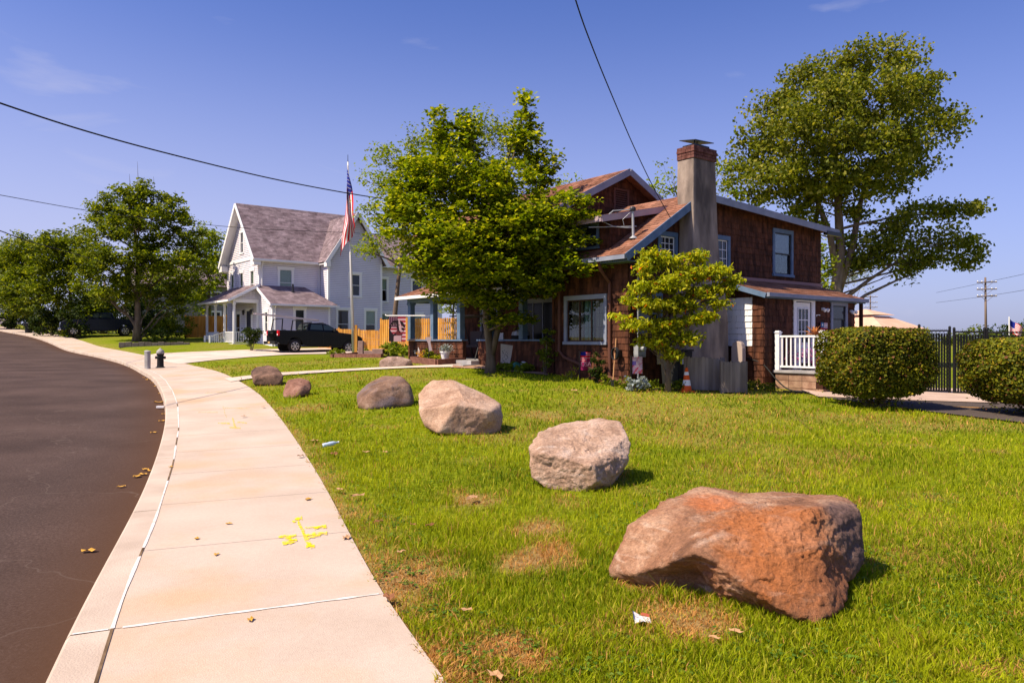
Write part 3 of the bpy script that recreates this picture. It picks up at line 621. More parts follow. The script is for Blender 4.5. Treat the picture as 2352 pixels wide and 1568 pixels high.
boulder(rel([(575,850,23.6),(585,840,23.9),(620,836,24),(640,845,23.8),(652,862,23.3),(650,880,23.0),(635,888,22.9),(578,862,23.0),(628,862,23.0),(583,884,22.9),(580,872,22.9)],(610,887,22.9))
  +[G(592,880)-Vector((0,0,.1)),G(642,880)-Vector((0,0,.1))],M_r6,'blocky dark boulder with a red brown top, farthest along the sidewalk',sub=5,p=60,amp=.08,seed=6)
g=G(908,842)
boulder([g+Vector(q) for q in ((-.55,0,.1),(-.5,-.15,.2),(-.3,.1,.33),(.2,.1,.33),(.55,0,.22),(.6,.1,.0),(-.55,.15,-.1),(.55,.3,-.1),(-.4,-.25,-.05),(.3,-.25,-.05),(.45,-.1,.2),(-.1,-.2,.28))],
  rockmat('flat_rock',(.33,.22,.18),(.45,.32,.27),(.16,.10,.07)),'low flat greyish stone beside the timber flower bed',sub=5,p=26,amp=.08,seed=7)
# ------------------------------------------------------------------ house helpers
TH=math.atan2(.62,.785)              # both houses stand parallel: local x runs away from the street, local y along it
U2=Vector((.785,.62,0)); U1=Vector((-.62,.785,0))
def shingles(name,parent,p0,p1,z0,top,mat,course=.17,openings=(),mode='shingle',zbot=None,out=.022,seed=0,label=None,mats=None,pick=None,wmin=.13,wmax=.27,backing=None,extra=()):
    """courses of shingles or boards on the wall p0->p1 (outward normal to the right of travel); top(s) gives the wall height at distance s"""
    p0=Vector((*p0,0));p1=Vector((*p1,0)); Lw=(p1-p0).length; d=(p1-p0)/Lw; n=Vector((d.y,-d.x,0)); rg=random.Random(seed+int(Lw*10))
    T=top if callable(top) else (lambda s:top)
    mb=MB(); zmax=max(T(Lw*i/40) for i in range(41)); nc=int((zmax-z0)/course)+1
    def pt(s,z,o): q=p0+d*s+n*o; return (q.x,q.y,z)
    for c in range(nc):
        za=z0+c*course; zb=za+course
        cuts=[0]
        if mode=='shingle':
            s=-rg.uniform(0,wmin)
            while s<Lw: s+=rg.uniform(wmin,wmax); cuts.append(min(s,Lw)) if s>0 else None
        else:
            s=rg.uniform(1,3.6)
            while s<Lw: cuts.append(s); s+=3.6
            cuts.append(Lw)
        es=set(cuts)|set(k_ for k_ in extra)|(set(Lw*i_/60 for i_ in range(61)) if mode=='board' and abs(T(0)-T(Lw/2))>.3 and zb>min(T(0),T(Lw)) else set())
        for (a,b,oz0,oz1) in openings:
            if oz0<zb and oz1>za: es|={a,b}
        es=sorted(e for e in es if 0<=e<=Lw)
        for i in range(len(es)-1):
            a,b=es[i],es[i+1]
            if b-a<.004: continue
            mid=(a+b)/2; lo,hi=za,zb
            skip=False
            for (oa,ob,oz0,oz1) in openings:
                if oa-1e-4<=mid<=ob+1e-4 and oz0<hi-1e-3 and oz1>lo+1e-3:
                    if oz0<=lo and oz1>=hi: skip=True
                    elif oz0<=lo: lo=oz1
                    else: hi=oz0
            if skip: continue
            ta,tb=min(hi,T(a)),min(hi,T(b))
            if ta<=lo and tb<=lo: continue
            ta=max(ta,lo);tb=max(tb,lo)
            g=.0035 if mode=='shingle' else .001; dz=rg.uniform(-.008,.006) if mode=='shingle' and lo==za else 0; oo=out+(rg.uniform(-.003,.006) if mode=='shingle' else 0)
            mi=pick(mid,za) if pick else 0
            f=lambda s,z,o:pt(s,z,o)
            if mode=='board' and lo==za: lo=za+.022; ta=max(ta,lo); tb=max(tb,lo)  # gap below each board bares the darker core as a painted shadow line
            k=len(mb.v); aa,bb=a+g,b-g
            mb.v+=[f(aa,lo+dz,oo),f(bb,lo+dz,oo),f(bb,tb,.005),f(aa,ta,.005),f(aa,lo+dz,0),f(bb,lo+dz,0)]
            mb.f+=[(k,k+1,k+2,k+3),(k+4,k+5,k+1,k)]; mb.m+=[mi,mi]
            if mode=='shingle':
                mb.f+=[(k+4,k,k+3),(k+5,k+2,k+1)]; mb.m+=[mi,mi]
    o=mb.build(name,mats or mat,parent,label=label)
    return o
def backing(parent,p0,p1,z0,top,openings,mat,th=.12,name='wall_core'):
    """solid wall behind the cladding, with the openings left free"""
    p0=Vector((*p0,0));p1=Vector((*p1,0)); Lw=(p1-p0).length; d=(p1-p0)/Lw; n=Vector((d.y,-d.x,0)); T=top if callable(top) else (lambda s:top)
    es=sorted({0,Lw}|{x for o in openings for x in o[:2]}|{Lw*i/8 for i in range(9)}); mb=MB()
    for i in range(len(es)-1):
        a,b=es[i],es[i+1]
        if b-a<1e-3: continue
        zs=[(z0,None)]; op=sorted([o for o in openings if o[0]<=(a+b)/2<=o[1]],key=lambda o:o[2]); cur=z0
        segs=[]
        for o in op: segs.append((cur,o[2],o[2])); cur=o[3]
        segs.append((cur,T(a),T(b)))
        for (l,ha,hb) in segs:
            if ha-l<1e-3 and hb-l<1e-3: continue
            q=[p0+d*a,p0+d*b]; A=[];
            for (pp,h) in ((q[0],ha),(q[1],hb)): A.append(pp)
            o1=-.0; o2=-th
            v=[(*(q[0]+n*o1).xy,l),(*(q[1]+n*o1).xy,l),(*(q[1]+n*o1).xy,hb),(*(q[0]+n*o1).xy,ha),(*(q[0]+n*o2).xy,l),(*(q[1]+n*o2).xy,l),(*(q[1]+n*o2).xy,hb),(*(q[0]+n*o2).xy,ha)]
            k=len(mb.v); mb.v+=v
            for f in ((0,1,2,3),(5,4,7,6),(0,4,5,1),(3,2,6,7),(0,3,7,4),(1,5,6,2)): mb.f.append(tuple(k+x for x in f)); mb.m.append(0)
    return mb
def window(parent,p0,p1,s0,s1,z0,z1,mtrim,msash,mglass,trim=.10,sash='double',name='window',curtain=None,grid=None,lab=None,blind=None,head=0,sill=True):
    """framed window in the wall p0->p1, opening s0..s1,z0..z1 measured inside the trim"""
    p0=Vector((*p0,0));p1=Vector((*p1,0)); d=(p1-p0).normalized(); n=Vector((d.y,-d.x,0))
    M=Matrix(((d.x,-n.x,0,p0.x),(d.y,-n.y,0,p0.y),(0,0,1,0),(0,0,0,1)))    # x along the wall, y inward, z up
    t=trim; mb=MB()
    mb.box(s0-t,-.045,z0,s0,.06,z1,M=M); mb.box(s1,-.045,z0,s1+t,.06,z1,M=M)
    mb.box(s0-t-head,-.048-head*.5,z1,s1+t+head,.06,z1+t*1.15,M=M)
    if head: mb.box(s0-t-head*1.6,-.075,z1+t*1.15,s1+t+head*1.6,.02,z1+t*1.15+.04,M=M)
    if sill: mb.box(s0-t-.02,-.075,z0-t*.75,s1+t+.02,.06,z0,M=M)
    else: mb.box(s0-t,-.045,z0-t,s1+t,.06,z0,M=M)
    fr=mb.build(name,mtrim,parent,label=lab)
    sb=MB(); w=.035
    def frame(a,b,c,e,y):
        sb.box(a,y,c,a+w,y+.03,e,M=M); sb.box(b-w,y,c,b,y+.03,e,M=M); sb.box(a+w,y,c,b-w,y+.03,c+w,M=M); sb.box(a+w,y,e-w,b-w,y+.03,e,M=M)
    panes=MB(); e=.002
    if sash=='double':
        mz=(z0+z1)/2; frame(s0+e,s1-e,z0+e,mz+.015,.02); frame(s0+e,s1-e,mz-.02,z1-e,-.012)
        pm_=M_clear if (blind or curtain) else mglass; mglass=pm_; panes.box(s0+w,.034,z0+w,s1-w,.038,mz,M=M); panes.box(s0+w,.002,mz,s1-w,.006,z1-w,M=M)
    else:
        frame(s0+e,s1-e,z0+e,z1-e,0)
        panes.box(s0+w,.014,z0+w,s1-w,.018,z1-w,M=M)
        if sash=='triple':
            for q in (.34,.66):
                x=s0+(s1-s0)*q; sb.box(x-.02,-.004,z0+w,x+.02,.026,z1-w,M=M)
    if grid:
        gx_,gz_=grid
        for i in range(1,gx_): x=s0+w+(s1-s0-2*w)*i/gx_; sb.box(x-.009,-.006 if sash!='double' else -.016,z0+w,x+.009,.012 if sash!='double' else .03,z1-w,M=M)
        for i in range(1,gz_): z=z0+w+(z1-z0-2*w)*i/gz_; sb.box(s0+w,-.005 if sash!='double' else -.015,z-.009,s1-w,.011 if sash!='double' else .029,z+.009,M=M)
    sb.build('sash',msash,fr); panes.build('pane',mglass,fr)
    # room behind the glass
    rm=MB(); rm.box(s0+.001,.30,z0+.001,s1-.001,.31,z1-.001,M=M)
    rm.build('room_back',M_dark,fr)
    if curtain:
        cm,spans=curtain; cb=MB()
        for (a,b) in spans:
            k=int((b-a)/.03)+2
            for i in range(k):
                x0=a+(b-a)*i/k;x1=a+(b-a)*(i+1)/k; y0=.10+.018*math.sin(i*1.7);y1=.10+.018*math.sin((i+1)*1.7)
                cb.face([M@Vector((x0,y0,z0+.03)),M@Vector((x1,y1,z0+.03)),M@Vector((x1,y1,z1-.02)),M@Vector((x0,y0,z1-.02))])
        cb.build('curtain',cm,fr)
    if blind:
        bm_,fz=blind; bb=MB(); bb.box(s0+.04,.055,z1-(z1-z0)*fz,s1-.04,.06,z1-.04,M=M); bb.build('blind',bm_,fr)
    return fr
def roof_plane(name,parent,A,B,C,D,mat,course=.14,tab=.30,th=.05,seed=0,out=.012):
    """A,B eave ends; D,C ridge ends (A below D). rows of overlapping tabs plus a slab"""
    A,B,C,D=[Vector(q) for q in (A,B,C,D)]; rg=random.Random(seed); n=(B-A).cross(D-A).normalized()
    if n.z<0: n=-n
    H_=max((D-A).length,(C-B).length); nr=max(2,int(H_/course)); mb=MB()
    for r in range(nr):
        t0=r/nr; t1=min(1,(r+1.12)/nr); a=A.lerp(D,t0);b=B.lerp(C,t0);a1=A.lerp(D,t1);b1=B.lerp(C,t1); Lr=(b-a).length
        if Lr<.02 : continue
        k=max(1,int(Lr/tab)); es=[0]+sorted((i+rg.uniform(-.35,.35)+(.5 if r%2 else 0))/k for i in range(1,k))+[1]; es=[min(1,max(0,e)) for e in es]
        for i in range(len(es)-1):
            if es[i+1]-es[i]<.002: continue
            u,v=es[i]+.002,es[i+1]-.002; dz=rg.uniform(-.004,.004)
            lo=a.lerp(b,u)+n*(out+dz); l2=a.lerp(b,v)+n*(out+dz); h2=a1.lerp(b1,v)+n*.002; h1=a1.lerp(b1,u)+n*.002
            j=len(mb.v); mb.v+=[tuple(q) for q in (lo,l2,h2,h1,a.lerp(b,u),a.lerp(b,v))]; mb.f+=[(j,j+1,j+2,j+3),(j+4,j+5,j+1,j)]; mb.m+=[0,0]
    k=len(mb.v); q=[A,B,C,D]; mb.v+=[tuple(p) for p in q]+[tuple(p-n*th) for p in q]
    for f in ((0,1,2,3),(7,6,5,4),(0,4,5,1),(1,5,6,2),(2,6,7,3),(3,7,4,0)): mb.f.append(tuple(k+x for x in f)); mb.m.append(0)
    return mb.build(name,mat,parent)
def board(parent,name,a,b,w,h,mat,up=(0,0,1),mb=None):
    m=MB(); m.bar(a,b,w,h,up=up); return m.build(name,mat,parent)
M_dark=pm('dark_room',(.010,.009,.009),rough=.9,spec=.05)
M_glass=glassmat('window_glass',(.02,.022,.025),.03,.5)
def clearglass(name,tint=(.75,.8,.78),refl=.12):
    m,nt=_nt(name); L=nt.links; t=N(nt,'ShaderNodeBsdfTransparent'); t.inputs[0].default_value=c4(tint); g=N(nt,'ShaderNodeBsdfGlossy'); g.inputs['Roughness'].default_value=.02
    lw=N(nt,'ShaderNodeLayerWeight'); lw.inputs[0].default_value=.25; ad=N(nt,'ShaderNodeMath',operation='MULTIPLY_ADD'); L.new(lw.outputs['Fresnel'],ad.inputs[0]); ad.inputs[1].default_value=.4; ad.inputs[2].default_value=refl*.3
    mx=N(nt,'ShaderNodeMixShader'); L.new(ad.outputs[0],mx.inputs[0]); L.new(t.outputs[0],mx.inputs[1]); L.new(g.outputs[0],mx.inputs[2])
    o=N(nt,'ShaderNodeOutputMaterial'); L.new(mx.outputs[0],o.inputs[0]); return m
M_clear=clearglass('clear_glass')
M_brown=pm('brown_shingle',(.040,.015,.010),(.125,.046,.024),scale=7,rough=.85,bump=.35,bscale=60,island=.28,stretch=(1,1,.25))
M_brownback=pm('brown_core',(.05,.02,.012),rough=.95)
M_whsh=pm('white_shingle',(.74,.72,.73),(.82,.80,.80),scale=4,rough=.7,bump=.15,island=.04,stretch=(1,1,.3))
M_blue=pm('blue_trim',(.09,.145,.23),(.13,.19,.29),scale=5,rough=.6,bump=.08)
M_bluegrey=pm('grey_trim',(.20,.22,.29),(.26,.28,.35),scale=3,rough=.6,bump=.08)
M_roofbr=pm('brown_roof',(.20,.085,.052),(.31,.15,.10),scale=2.2,rough=.95,bump=.6,bscale=180,island=.30)
M_stucco=pm('stucco',(.20,.155,.13),(.36,.285,.235),scale=3.4,rough=.95,bump=.8,bscale=22,c3=(.10,.08,.07),s3=1.3,stretch=(1,1,.35),detail=9)
M_brick=pm('chimney_brick',(.10,.035,.028),(.17,.075,.06),scale=8,rough=.9,bump=.4,island=.2)
M_mortar=pm('mortar',(.20,.15,.13),rough=.95)
M_white=pm('white_paint',(.78,.76,.77),(.82,.80,.81),scale=3,rough=.5,bump=.04)
M_metal=pm('dark_metal',(.05,.05,.055),rough=.45,metal=.6)
M_galv=pm('galvanised',(.33,.34,.36),(.42,.43,.45),scale=6,rough=.5,metal=.4)
M_cream=pm('cream_curtain',(.35,.27,.23),(.42,.34,.30),scale=4,rough=.9)
M_teal=pm('teal_curtain',(.20,.33,.30),(.28,.42,.38),scale=4,rough=.9)
M_found=pm('foundation',(.42,.26,.16),(.55,.36,.24),scale=2,rough=.95,bump=.4)
M_concg=pm('grey_concrete',(.28,.27,.28),(.38,.36,.36),scale=3,rough=.9,bump=.3)
# ------------------------------------------------------------------ brown shingled house
OB=Vector((6.01,21.55,0)); 
house=thing('brown_house','brown shingled house with blue trim, tall stucco chimney and covered porch','house',tuple(OB),TH)
def bl(a,b,z=0): q=OB+U2*a+U1*b; return Vector((q.x,q.y,z))
mroof=lambda a:(3.77+.622*(a+4.3)) if a<-1.2 else 5.70-.0507*(a+1.2)
def wallset(p0,p1,z0,top,ops,mat,seed,mode='shingle',course=.17,trimx=.1,**k):
    sops=[(a-trimx,b+trimx,c-trimx*.7,d+trimx) for a,b,c,d in ops]
    w=shingles('wall',house if 'parent' not in k else k['parent'],p0,p1,z0,top,mat,course,sops,mode,seed=seed,mats=k.get('mats'),pick=k.get('pick'),out=k.get('out',.022),wmin=k.get('wmin',.13),wmax=k.get('wmax',.27),extra=k.get('extra',()))
    mb=backing(None,p0,p1,z0,top,ops,None); mb.build('wall_core',k.get('core',M_brownback),w); return w
# side wall with the chimney (local y=0)
S0=(-3.8,0);S1=(5.67,0)
sw_ops=[(-2.58,-1.98,3.88,4.42),(-.25,.42,3.70,4.53),(2.87,3.81,3.70,5.0),(-3.35,-2.62,1.85,2.78)]
sw_ops=[(a+3.8,b+3.8,c,d) for a,b,c,d in sw_ops]
wallset(S0,S1,.15,lambda s:mroof(s-3.8)-.06,sw_ops,M_brown,1)
for i,(a,b,c,d) in enumerate(sw_ops):
    window(house,S0,S1,a,b,c,d,M_blue,M_white if i<2 else M_blue if i==3 else M_metal,M_glass,trim=.11,sash='single' if i<2 else 'double',grid=(3,3) if i==0 else (3,3) if i==1 else None,
      blind=(pm('lilac_blind',(.20,.17,.23),rough=.9),.48) if i==2 else None)
# street wall of the window bay (local x=-3.8)
B0=(-3.8,2.87);B1=(-3.8,0)
bay_op=[(2.87-2.34,2.87-.87,1.56,2.72)]
wallset(B0,B1,.15,lambda s:3.80,bay_op,M_brown,2)
window(house,B0,B1,*bay_op[0],M_bluegrey,pm('brown_sash',(.06,.03,.022),rough=.5),M_clear,trim=.11,sash='triple',grid=None,curtain=None,lab='wide picture window in three panels with grey blue frame')
# curtains of the bay window
cb=MB()
def cloth(mb,x,b0,b1,z0,z1,mi=0,step=.035,amp=.02):
    k=int(abs(b1-b0)/step)+2
    for i in range(k):
        q0=b0+(b1-b0)*i/k;q1=b0+(b1-b0)*(i+1)/k
        mb.face([(x+amp*math.sin(i*1.9),q0,z0),(x+amp*math.sin((i+1)*1.9),q1,z0),(x+amp*math.sin((i+1)*1.9),q1,z1),(x+amp*math.sin(i*1.9),q0,z1)],mi)
cloth(cb,-3.66,2.30,1.86,1.6,2.70,0); cloth(cb,-3.66,1.80,1.42,1.6,2.70,1); cloth(cb,-3.66,1.34,.90,1.6,2.70,0)
cb.build('curtain',[M_cream,M_teal],house)
gb=MB()
for q in range(10):
    b=2.25-q*.145; gb.box(-3.772,b-.006,1.6,-3.766,b+.006,2.7)
for z in (1.95,2.32): gb.box(-3.775,.9,z-.006,-3.769,2.3,z+.006)
gb.build('window_grille',pm('dark_grille',(.03,.02,.02),rough=.6),house)
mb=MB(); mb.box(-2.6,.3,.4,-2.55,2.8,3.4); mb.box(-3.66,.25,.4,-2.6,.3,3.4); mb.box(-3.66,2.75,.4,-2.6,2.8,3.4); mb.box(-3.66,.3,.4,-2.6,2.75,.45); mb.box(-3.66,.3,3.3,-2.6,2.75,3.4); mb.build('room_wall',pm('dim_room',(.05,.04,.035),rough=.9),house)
# lean-to with the door
L0=(0,0);L1=(0,-1.5); leanz=lambda b:2.93+.30*(b+1.5)
wallset(L0,L1,.42,lambda s:leanz(-s)-.05,[],M_brown,3,mats=[M_brown,M_whsh],pick=lambda s,z:1 if (.30<s<1.14 and 1.40<z<2.75) else 0,extra=(.30,1.14))
D0=(0,-1.5);D1=(5.0,-1.5)
d_ops=[(1.56,2.42,.78,2.72),(3.62,4.40,1.84,2.66)]
wallset(D0,D1,.42,lambda s:2.90,d_ops,M_brown,4)
E0=(5.0,-1.5);E1=(5.0,0); wallset(E0,E1,.42,lambda s:2.9+.3*s,[],M_brown,5)
window(house,D0,D1,*d_ops[1],M_bluegrey,M_metal,M_glass,trim=.11,lab='small window with grey frame beside the white door')
mb=MB(); mb.box(.02,-1.46,0,5.0,-.1,.42); mb.build('foundation',M_found,house)
mb=MB(); mb.box(-3.78,.04,0,5.64,10.4,.3); mb.build('foundation',M_found,house,label='dark low foundation under the brown walls')
# door
door=MB(); door.box(1.585,-1.49,.80,2.395,-1.45,2.70)
dd=door.build('door',M_white,house,bevel=.004)
df=MB(); df.box(1.44,-1.545,.78,1.56,-1.44,2.72); df.box(2.42,-1.545,.78,2.58,-1.44,2.72); df.box(1.44,-1.547,2.72,2.58,-1.44,2.86); df.build('door_frame',M_white,house)
dg=MB(); dg.box(1.72,-1.5,1.52,2.26,-1.493,2.52); dg.build('door_glass',M_glass,dd)
dm=MB()
for i in range(4): x=1.72+.54*i/3; dm.box(x-.012,-1.512,1.52,x+.012,-1.5,2.52)
for i in range(4): z=1.52+1.0*i/3; dm.box(1.72,-1.514,z-.012,2.26,-1.502,z+.012)
dm.build('glazing_bar',M_white,dd); 
dk=MB(); dk.lathe([(.0,0),(.03,.01),(.035,.03),(.02,.05),(0,.055)],12,M=Matrix.Translation((2.33,-1.5,1.25))@Matrix.Rotation(R(90),4,'X')); dk.build('door_handle',pm('brass',(.5,.35,.12),rough=.3,metal=1),dd)
dp=MB()
for x0,x1 in ((1.70,1.96),(2.03,2.28)): dp.box(x0,-1.497,.92,x1,-1.489,1.38)
dp.build('door_panel',M_white,dd,bevel=.004)
# lean-to roof, gutter, fascia
roof_plane('roof',house,(-.16,-1.68,2.90),(5.38,-1.68,2.90),(5.38,0,3.42),(-.36,0,3.42),M_roofbr,seed=3)
mb=MB(); mb.bar((-.16,-1.73,2.845),(5.40,-1.73,2.845),.09,.11); mb.build('gutter',M_bluegrey,house)
mb=MB(); mb.bar((-.18,-1.67,2.82),(-.38,-.03,3.33),.03,.14); mb.bar((5.40,-1.67,2.82),(5.40,0,3.34),.03,.14); mb.box(-.12,-1.66,2.76,5.3,-1.53,2.79); mb.build('fascia',M_blue,house)
mb=MB(); mb.bar((5.27,-1.58,.4),(5.27,-1.58,2.82),.09,.09); mb.bar((5.27,-1.1,.4),(5.27,-1.1,2.95),.09,.09); mb.build('corner_post',M_brownback,house)
mb=MB(); mb.box(-.1,-.055,3.40,5.7,-.026,3.50); mb.build('flashing',pm('pale_flashing',(.30,.16,.15),rough=.6),house)
# main roof
roof_plane('roof',house,(-4.3,-.4,3.77),(-4.3,3.2,3.77),(-1.2,3.2,5.70),(-1.2,-.4,5.70),M_roofbr,seed=1)
roof_plane('roof',house,(6.1,-.4,5.33),(6.1,10.5,5.33),(-1.2,10.5,5.70),(-1.2,-.4,5.70),M_roofbr,seed=2)
mb=MB()
mb.bar((-4.33,-.415,3.68),(-1.2,-.415,5.615),.03,.20,up=(0,0,1)); mb.build('rake_board',M_blue,house)
mb=MB(); mb.bar((-1.2,-.415,5.60),(6.12,-.415,5.22),.03,.20); mb.build('rake_board',M_bluegrey,house)
mb=MB(); mb.bar((-4.34,-.40,3.70),(-4.34,3.2,3.70),.10,.11); mb.build('gutter',M_bluegrey,house)
mb=MB(); mb.box(-4.28,-.38,3.60,-3.8,3.1,3.62); mb.build('soffit',M_blue,house)
mb=MB(); mb.box(5.3,-.45,5.10,6.2,-.30,5.22); mb.build('gutter',M_metal,house)
# dormer above the bay
DF=-3.9; dz=lambda a:4.84+.2028*(a+4.36)
dops=[(2.87-1.56+.0,2.87-1.04,4.12,4.72),(2.87-2.28,2.87-1.72,4.12,4.72)]
wallset((DF,2.87),(DF,.6),3.95,lambda s:dz(DF)-.04,dops,M_brown,7)
for o_ in dops: window(house,(DF,2.87),(DF,.6),*o_,M_blue,M_blue,M_glass,trim=.07)
w_=shingles('wall',house,(DF,.6),(-1.45,.6),3.9,lambda s:dz(DF+s)-.05,M_brown,.17,seed=8); mb=MB(); mb.prism([(DF,3.9),(-1.45,5.35),(-1.45,5.4),(DF,dz(DF)-.05)],.605,.7,axis='y'); mb.build('wall_core',M_brownback,w_)
roof_plane('roof',house,(-4.36,.42,4.84),(-4.36,3.2,4.84),(-1.45,3.2,5.43),(-1.45,.42,5.43),M_roofbr,seed=4)
M_pinkb=pm('pink_fascia',(.36,.27,.30),(.42,.32,.35),scale=2,rough=.6)
mb=MB(); mb.bar((-4.38,.405,4.75),(-1.5,.405,5.335),.03,.17); mb.bar((-4.385,.42,4.75),(-4.385,3.2,4.75),.03,.15); mb.build('fascia',M_pinkb,house)
# window air conditioner
ac=MB(); ac.box(-4.28,1.76,4.10,-3.86,2.24,4.44); aco=ac.build('air_conditioner',M_white,house,bevel=.015)
mb=MB()
for q in range(9): mb.box(-4.288,1.80,4.135+q*.033,-4.281,2.20,4.155+q*.033)
mb.build('grille',pm('ac_grille',(.30,.28,.27),rough=.6),aco)
mb=MB(); mb.box(-4.2,1.757,4.14,-3.9,1.7598,4.40); mb.build('side_panel',pm('ac_side',(.10,.09,.09),rough=.6),aco)
# high gable block
gz=lambda a:6.93-.50*abs(a+.93)
w_=shingles('wall',house,(-3.6,3.0),(2.1,3.0),4.7,lambda s:gz(-3.6+s)-.1,M_brown,.17,openings=[(2.37,2.97,5.62,6.30)],seed=9); mb=MB(); mb.prism([(-3.6,4.7),(2.1,4.7),(2.1,gz(2.1)-.1),(-.93,6.83),(-3.6,gz(-3.6)-.1)],3.002,3.15,axis='y'); mb.build('wall_core',M_brownback,w_)
lv=MB(); lv.box(-1.28,2.95,5.58,-1.20,3.0,6.30); lv.box(-.66,2.95,5.58,-.58,3.0,6.30); lv.box(-1.28,2.95,5.50,-.58,3.0,5.58); lv.box(-1.28,2.95,6.30,-.58,3.0,6.36)
for q in range(10): lv.face([(-1.2,2.96,5.60+q*.07),(-.66,2.96,5.60+q*.07),(-.66,2.995,5.65+q*.07),(-1.2,2.995,5.65+q*.07)])
lv.build('gable_vent',pm('vent_brown',(.13,.055,.04),rough=.8),house)
wallset((-3.3,10.5),(-3.3,3.0),3.5,lambda s:5.45,[(1.2,2.1,4.1,5.1),(3.4,4.3,4.1,5.1)],M_brown,10)
for o_ in ((1.2,2.1,4.1,5.1),(3.4,4.3,4.1,5.1)): window(house,(-3.3,10.5),(-3.3,3.0),*o_,M_blue,M_blue,M_glass,trim=.09)
roof_plane('roof',house,(-4.2,2.6,5.295),(-4.2,10.9,5.295),(-.93,10.9,6.93),(-.93,2.6,6.93),M_roofbr,seed=5)
roof_plane('roof',house,(2.4,2.6,5.265),(2.4,10.9,5.265),(-.93,10.9,6.93),(-.93,2.6,6.93),M_roofbr,seed=6)
mb=MB(); mb.bar((-4.22,2.585,5.19),(-.93,2.585,6.835),.03,.20); mb.bar((-.93,2.583,6.835),(2.42,2.583,5.16),.03,.20); mb.build('rake_board',M_bluegrey,house)
mb=MB(); mb.box(2.1,3.0,3.0,2.2,10.5,5.3); mb.box(-3.3,10.4,3.0,2.1,10.5,5.3); mb.build('wall',M_brown,house,label='back walls of the upper storey')
mb=MB(); mb.prism([(-3.3,5.3),(2.1,5.3),(-.93,6.8)],10.4,10.5,axis='y'); mb.build('gable',M_brown,house)
# side / back walls at ground level and inner porch wall
mb=MB(); mb.box(5.55,0,.1,5.65,10.4,5.2); mb.build('wall',M_brown,house,label='rear wall')
wallset((-1.8,10.5),(-1.8,2.87),.9,lambda s:3.6,[(1.3,2.2,1.75,2.75),(3.7,5.3,.98,2.9)],M_brown,11)
M_glassd=glassmat('porch_glass',(.008,.008,.009),.15,.12)
window(house,(-1.8,10.5),(-1.8,2.87),1.3,2.2,1.75,2.75,M_bluegrey,M_white,M_glassd)
window(house,(-1.8,10.5),(-1.8,2.87),3.7,5.3,.98,2.9,M_bluegrey,M_bluegrey,M_glassd,sash='triple',name='sliding_door',sill=False)
wallset((5.6,10.5),(-1.8,10.5),.9,lambda s:3.6,[],M_brown,12)
mb=MB(); mb.box(-3.8,2.9,.9,-1.8,3.0,3.6); mb.build('wall',M_brown,house,label='end wall of the porch beside the window bay')
# porch
mb=MB(); mb.box(-3.8,3.0,.55,-1.8,11.2,.93); mb.build('porch_floor',M_concg,house)
for (b0,b1) in ((11.2,7.56),(6.67,2.9)):
    w_=shingles('parapet',house,(-3.8,b0),(-3.8,b1),.62,lambda s:1.57,M_brown,.17,seed=20+int(b0),wmin=.08,wmax=.16); mb=MB(); mb.box(-3.8,b1,.62,-3.68,b0,1.57); mb.build('wall_core',M_brownback,w_)
    mb=MB(); mb.box(-3.87,b1-.02,1.575,-3.62,b0+.02,1.625); mb.build('rail_cap',M_blue,house)
w_=shingles('parapet',house,(-1.8,11.2),(-3.8,11.2),.62,lambda s:1.57,M_brown,.17,seed=31) 
mb=MB(); mb.box(-3.68,11.10,.62,-1.8,11.198,1.57); mb.build('wall_core',M_brownback,w_); mb=MB(); mb.box(-3.62,11.08,1.575,-1.8,11.25,1.625); mb.build('rail_cap',M_blue,house)
for b in (11.08,9.49,7.78,6.12,4.4):
    mb=MB(); mb.box(-3.85,b-.10,1.63,-3.65,b+.10,3.0); mb.box(-3.88,b-.13,2.92,-3.62,b+.13,2.999); mb.build('porch_post',M_blue,house,bevel=.008)
mb=MB(); mb.box(-3.86,2.9,3.0,-3.64,11.2,3.18); mb.box(-3.64,11.0,3.0,-1.8,11.2,3.18); mb.box(-3.6,3.0,3.12,-1.85,10.98,3.15); mb.build('porch_beam',M_blue,house)
roof_plane('roof',house,(-4.2,2.9,3.24),(-4.2,11.35,3.24),(-1.6,11.35,4.10),(-1.6,2.9,4.10),M_roofbr,seed=7)
mb=MB(); mb.bar((-4.23,2.9,3.16),(-4.23,11.4,3.16),.10,.11); mb.build('gutter',M_white,house)
mb=MB(); mb.prism([(-4.1,3.14),(-1.6,3.14),(-1.6,4.0)],11.2,11.28,axis='y'); mb.build('porch_gable',M_blue,house)
mb=MB(); mb.tube([(-4.2,5.95,3.15),(-4.0,5.95,2.95),(-3.95,5.95,2.8),(-3.95,5.95,1.0)],.045,8); mb.build('downspout',M_white,house)
mb=MB(); mb.box(-4.5,6.55,.45,-3.82,7.65,.80); mb.box(-4.15,6.6,.80,-3.81,7.6,.93); mb.build('porch_step',M_concg,house,bevel=.01)
# downspouts of the bay
M_bds=pm('brown_downspout',(.12,.05,.035),rough=.5)
mb=MB(); mb.tube([(-4.30,.62,3.66),(-4.2,.62,3.45),(-3.86,.62,3.12),(-3.86,.62,.5)],.05,8); mb.build('downspout',M_bds,house)
mb=MB(); mb.tube([(-4.30,2.62,3.66),(-4.2,2.62,3.5),(-3.86,2.62,3.3),(-3.86,2.62,1.3),(-3.88,2.4,1.12),(-3.88,-.1,.42)],.045,8); mb.build('downspout',M_bds,house)
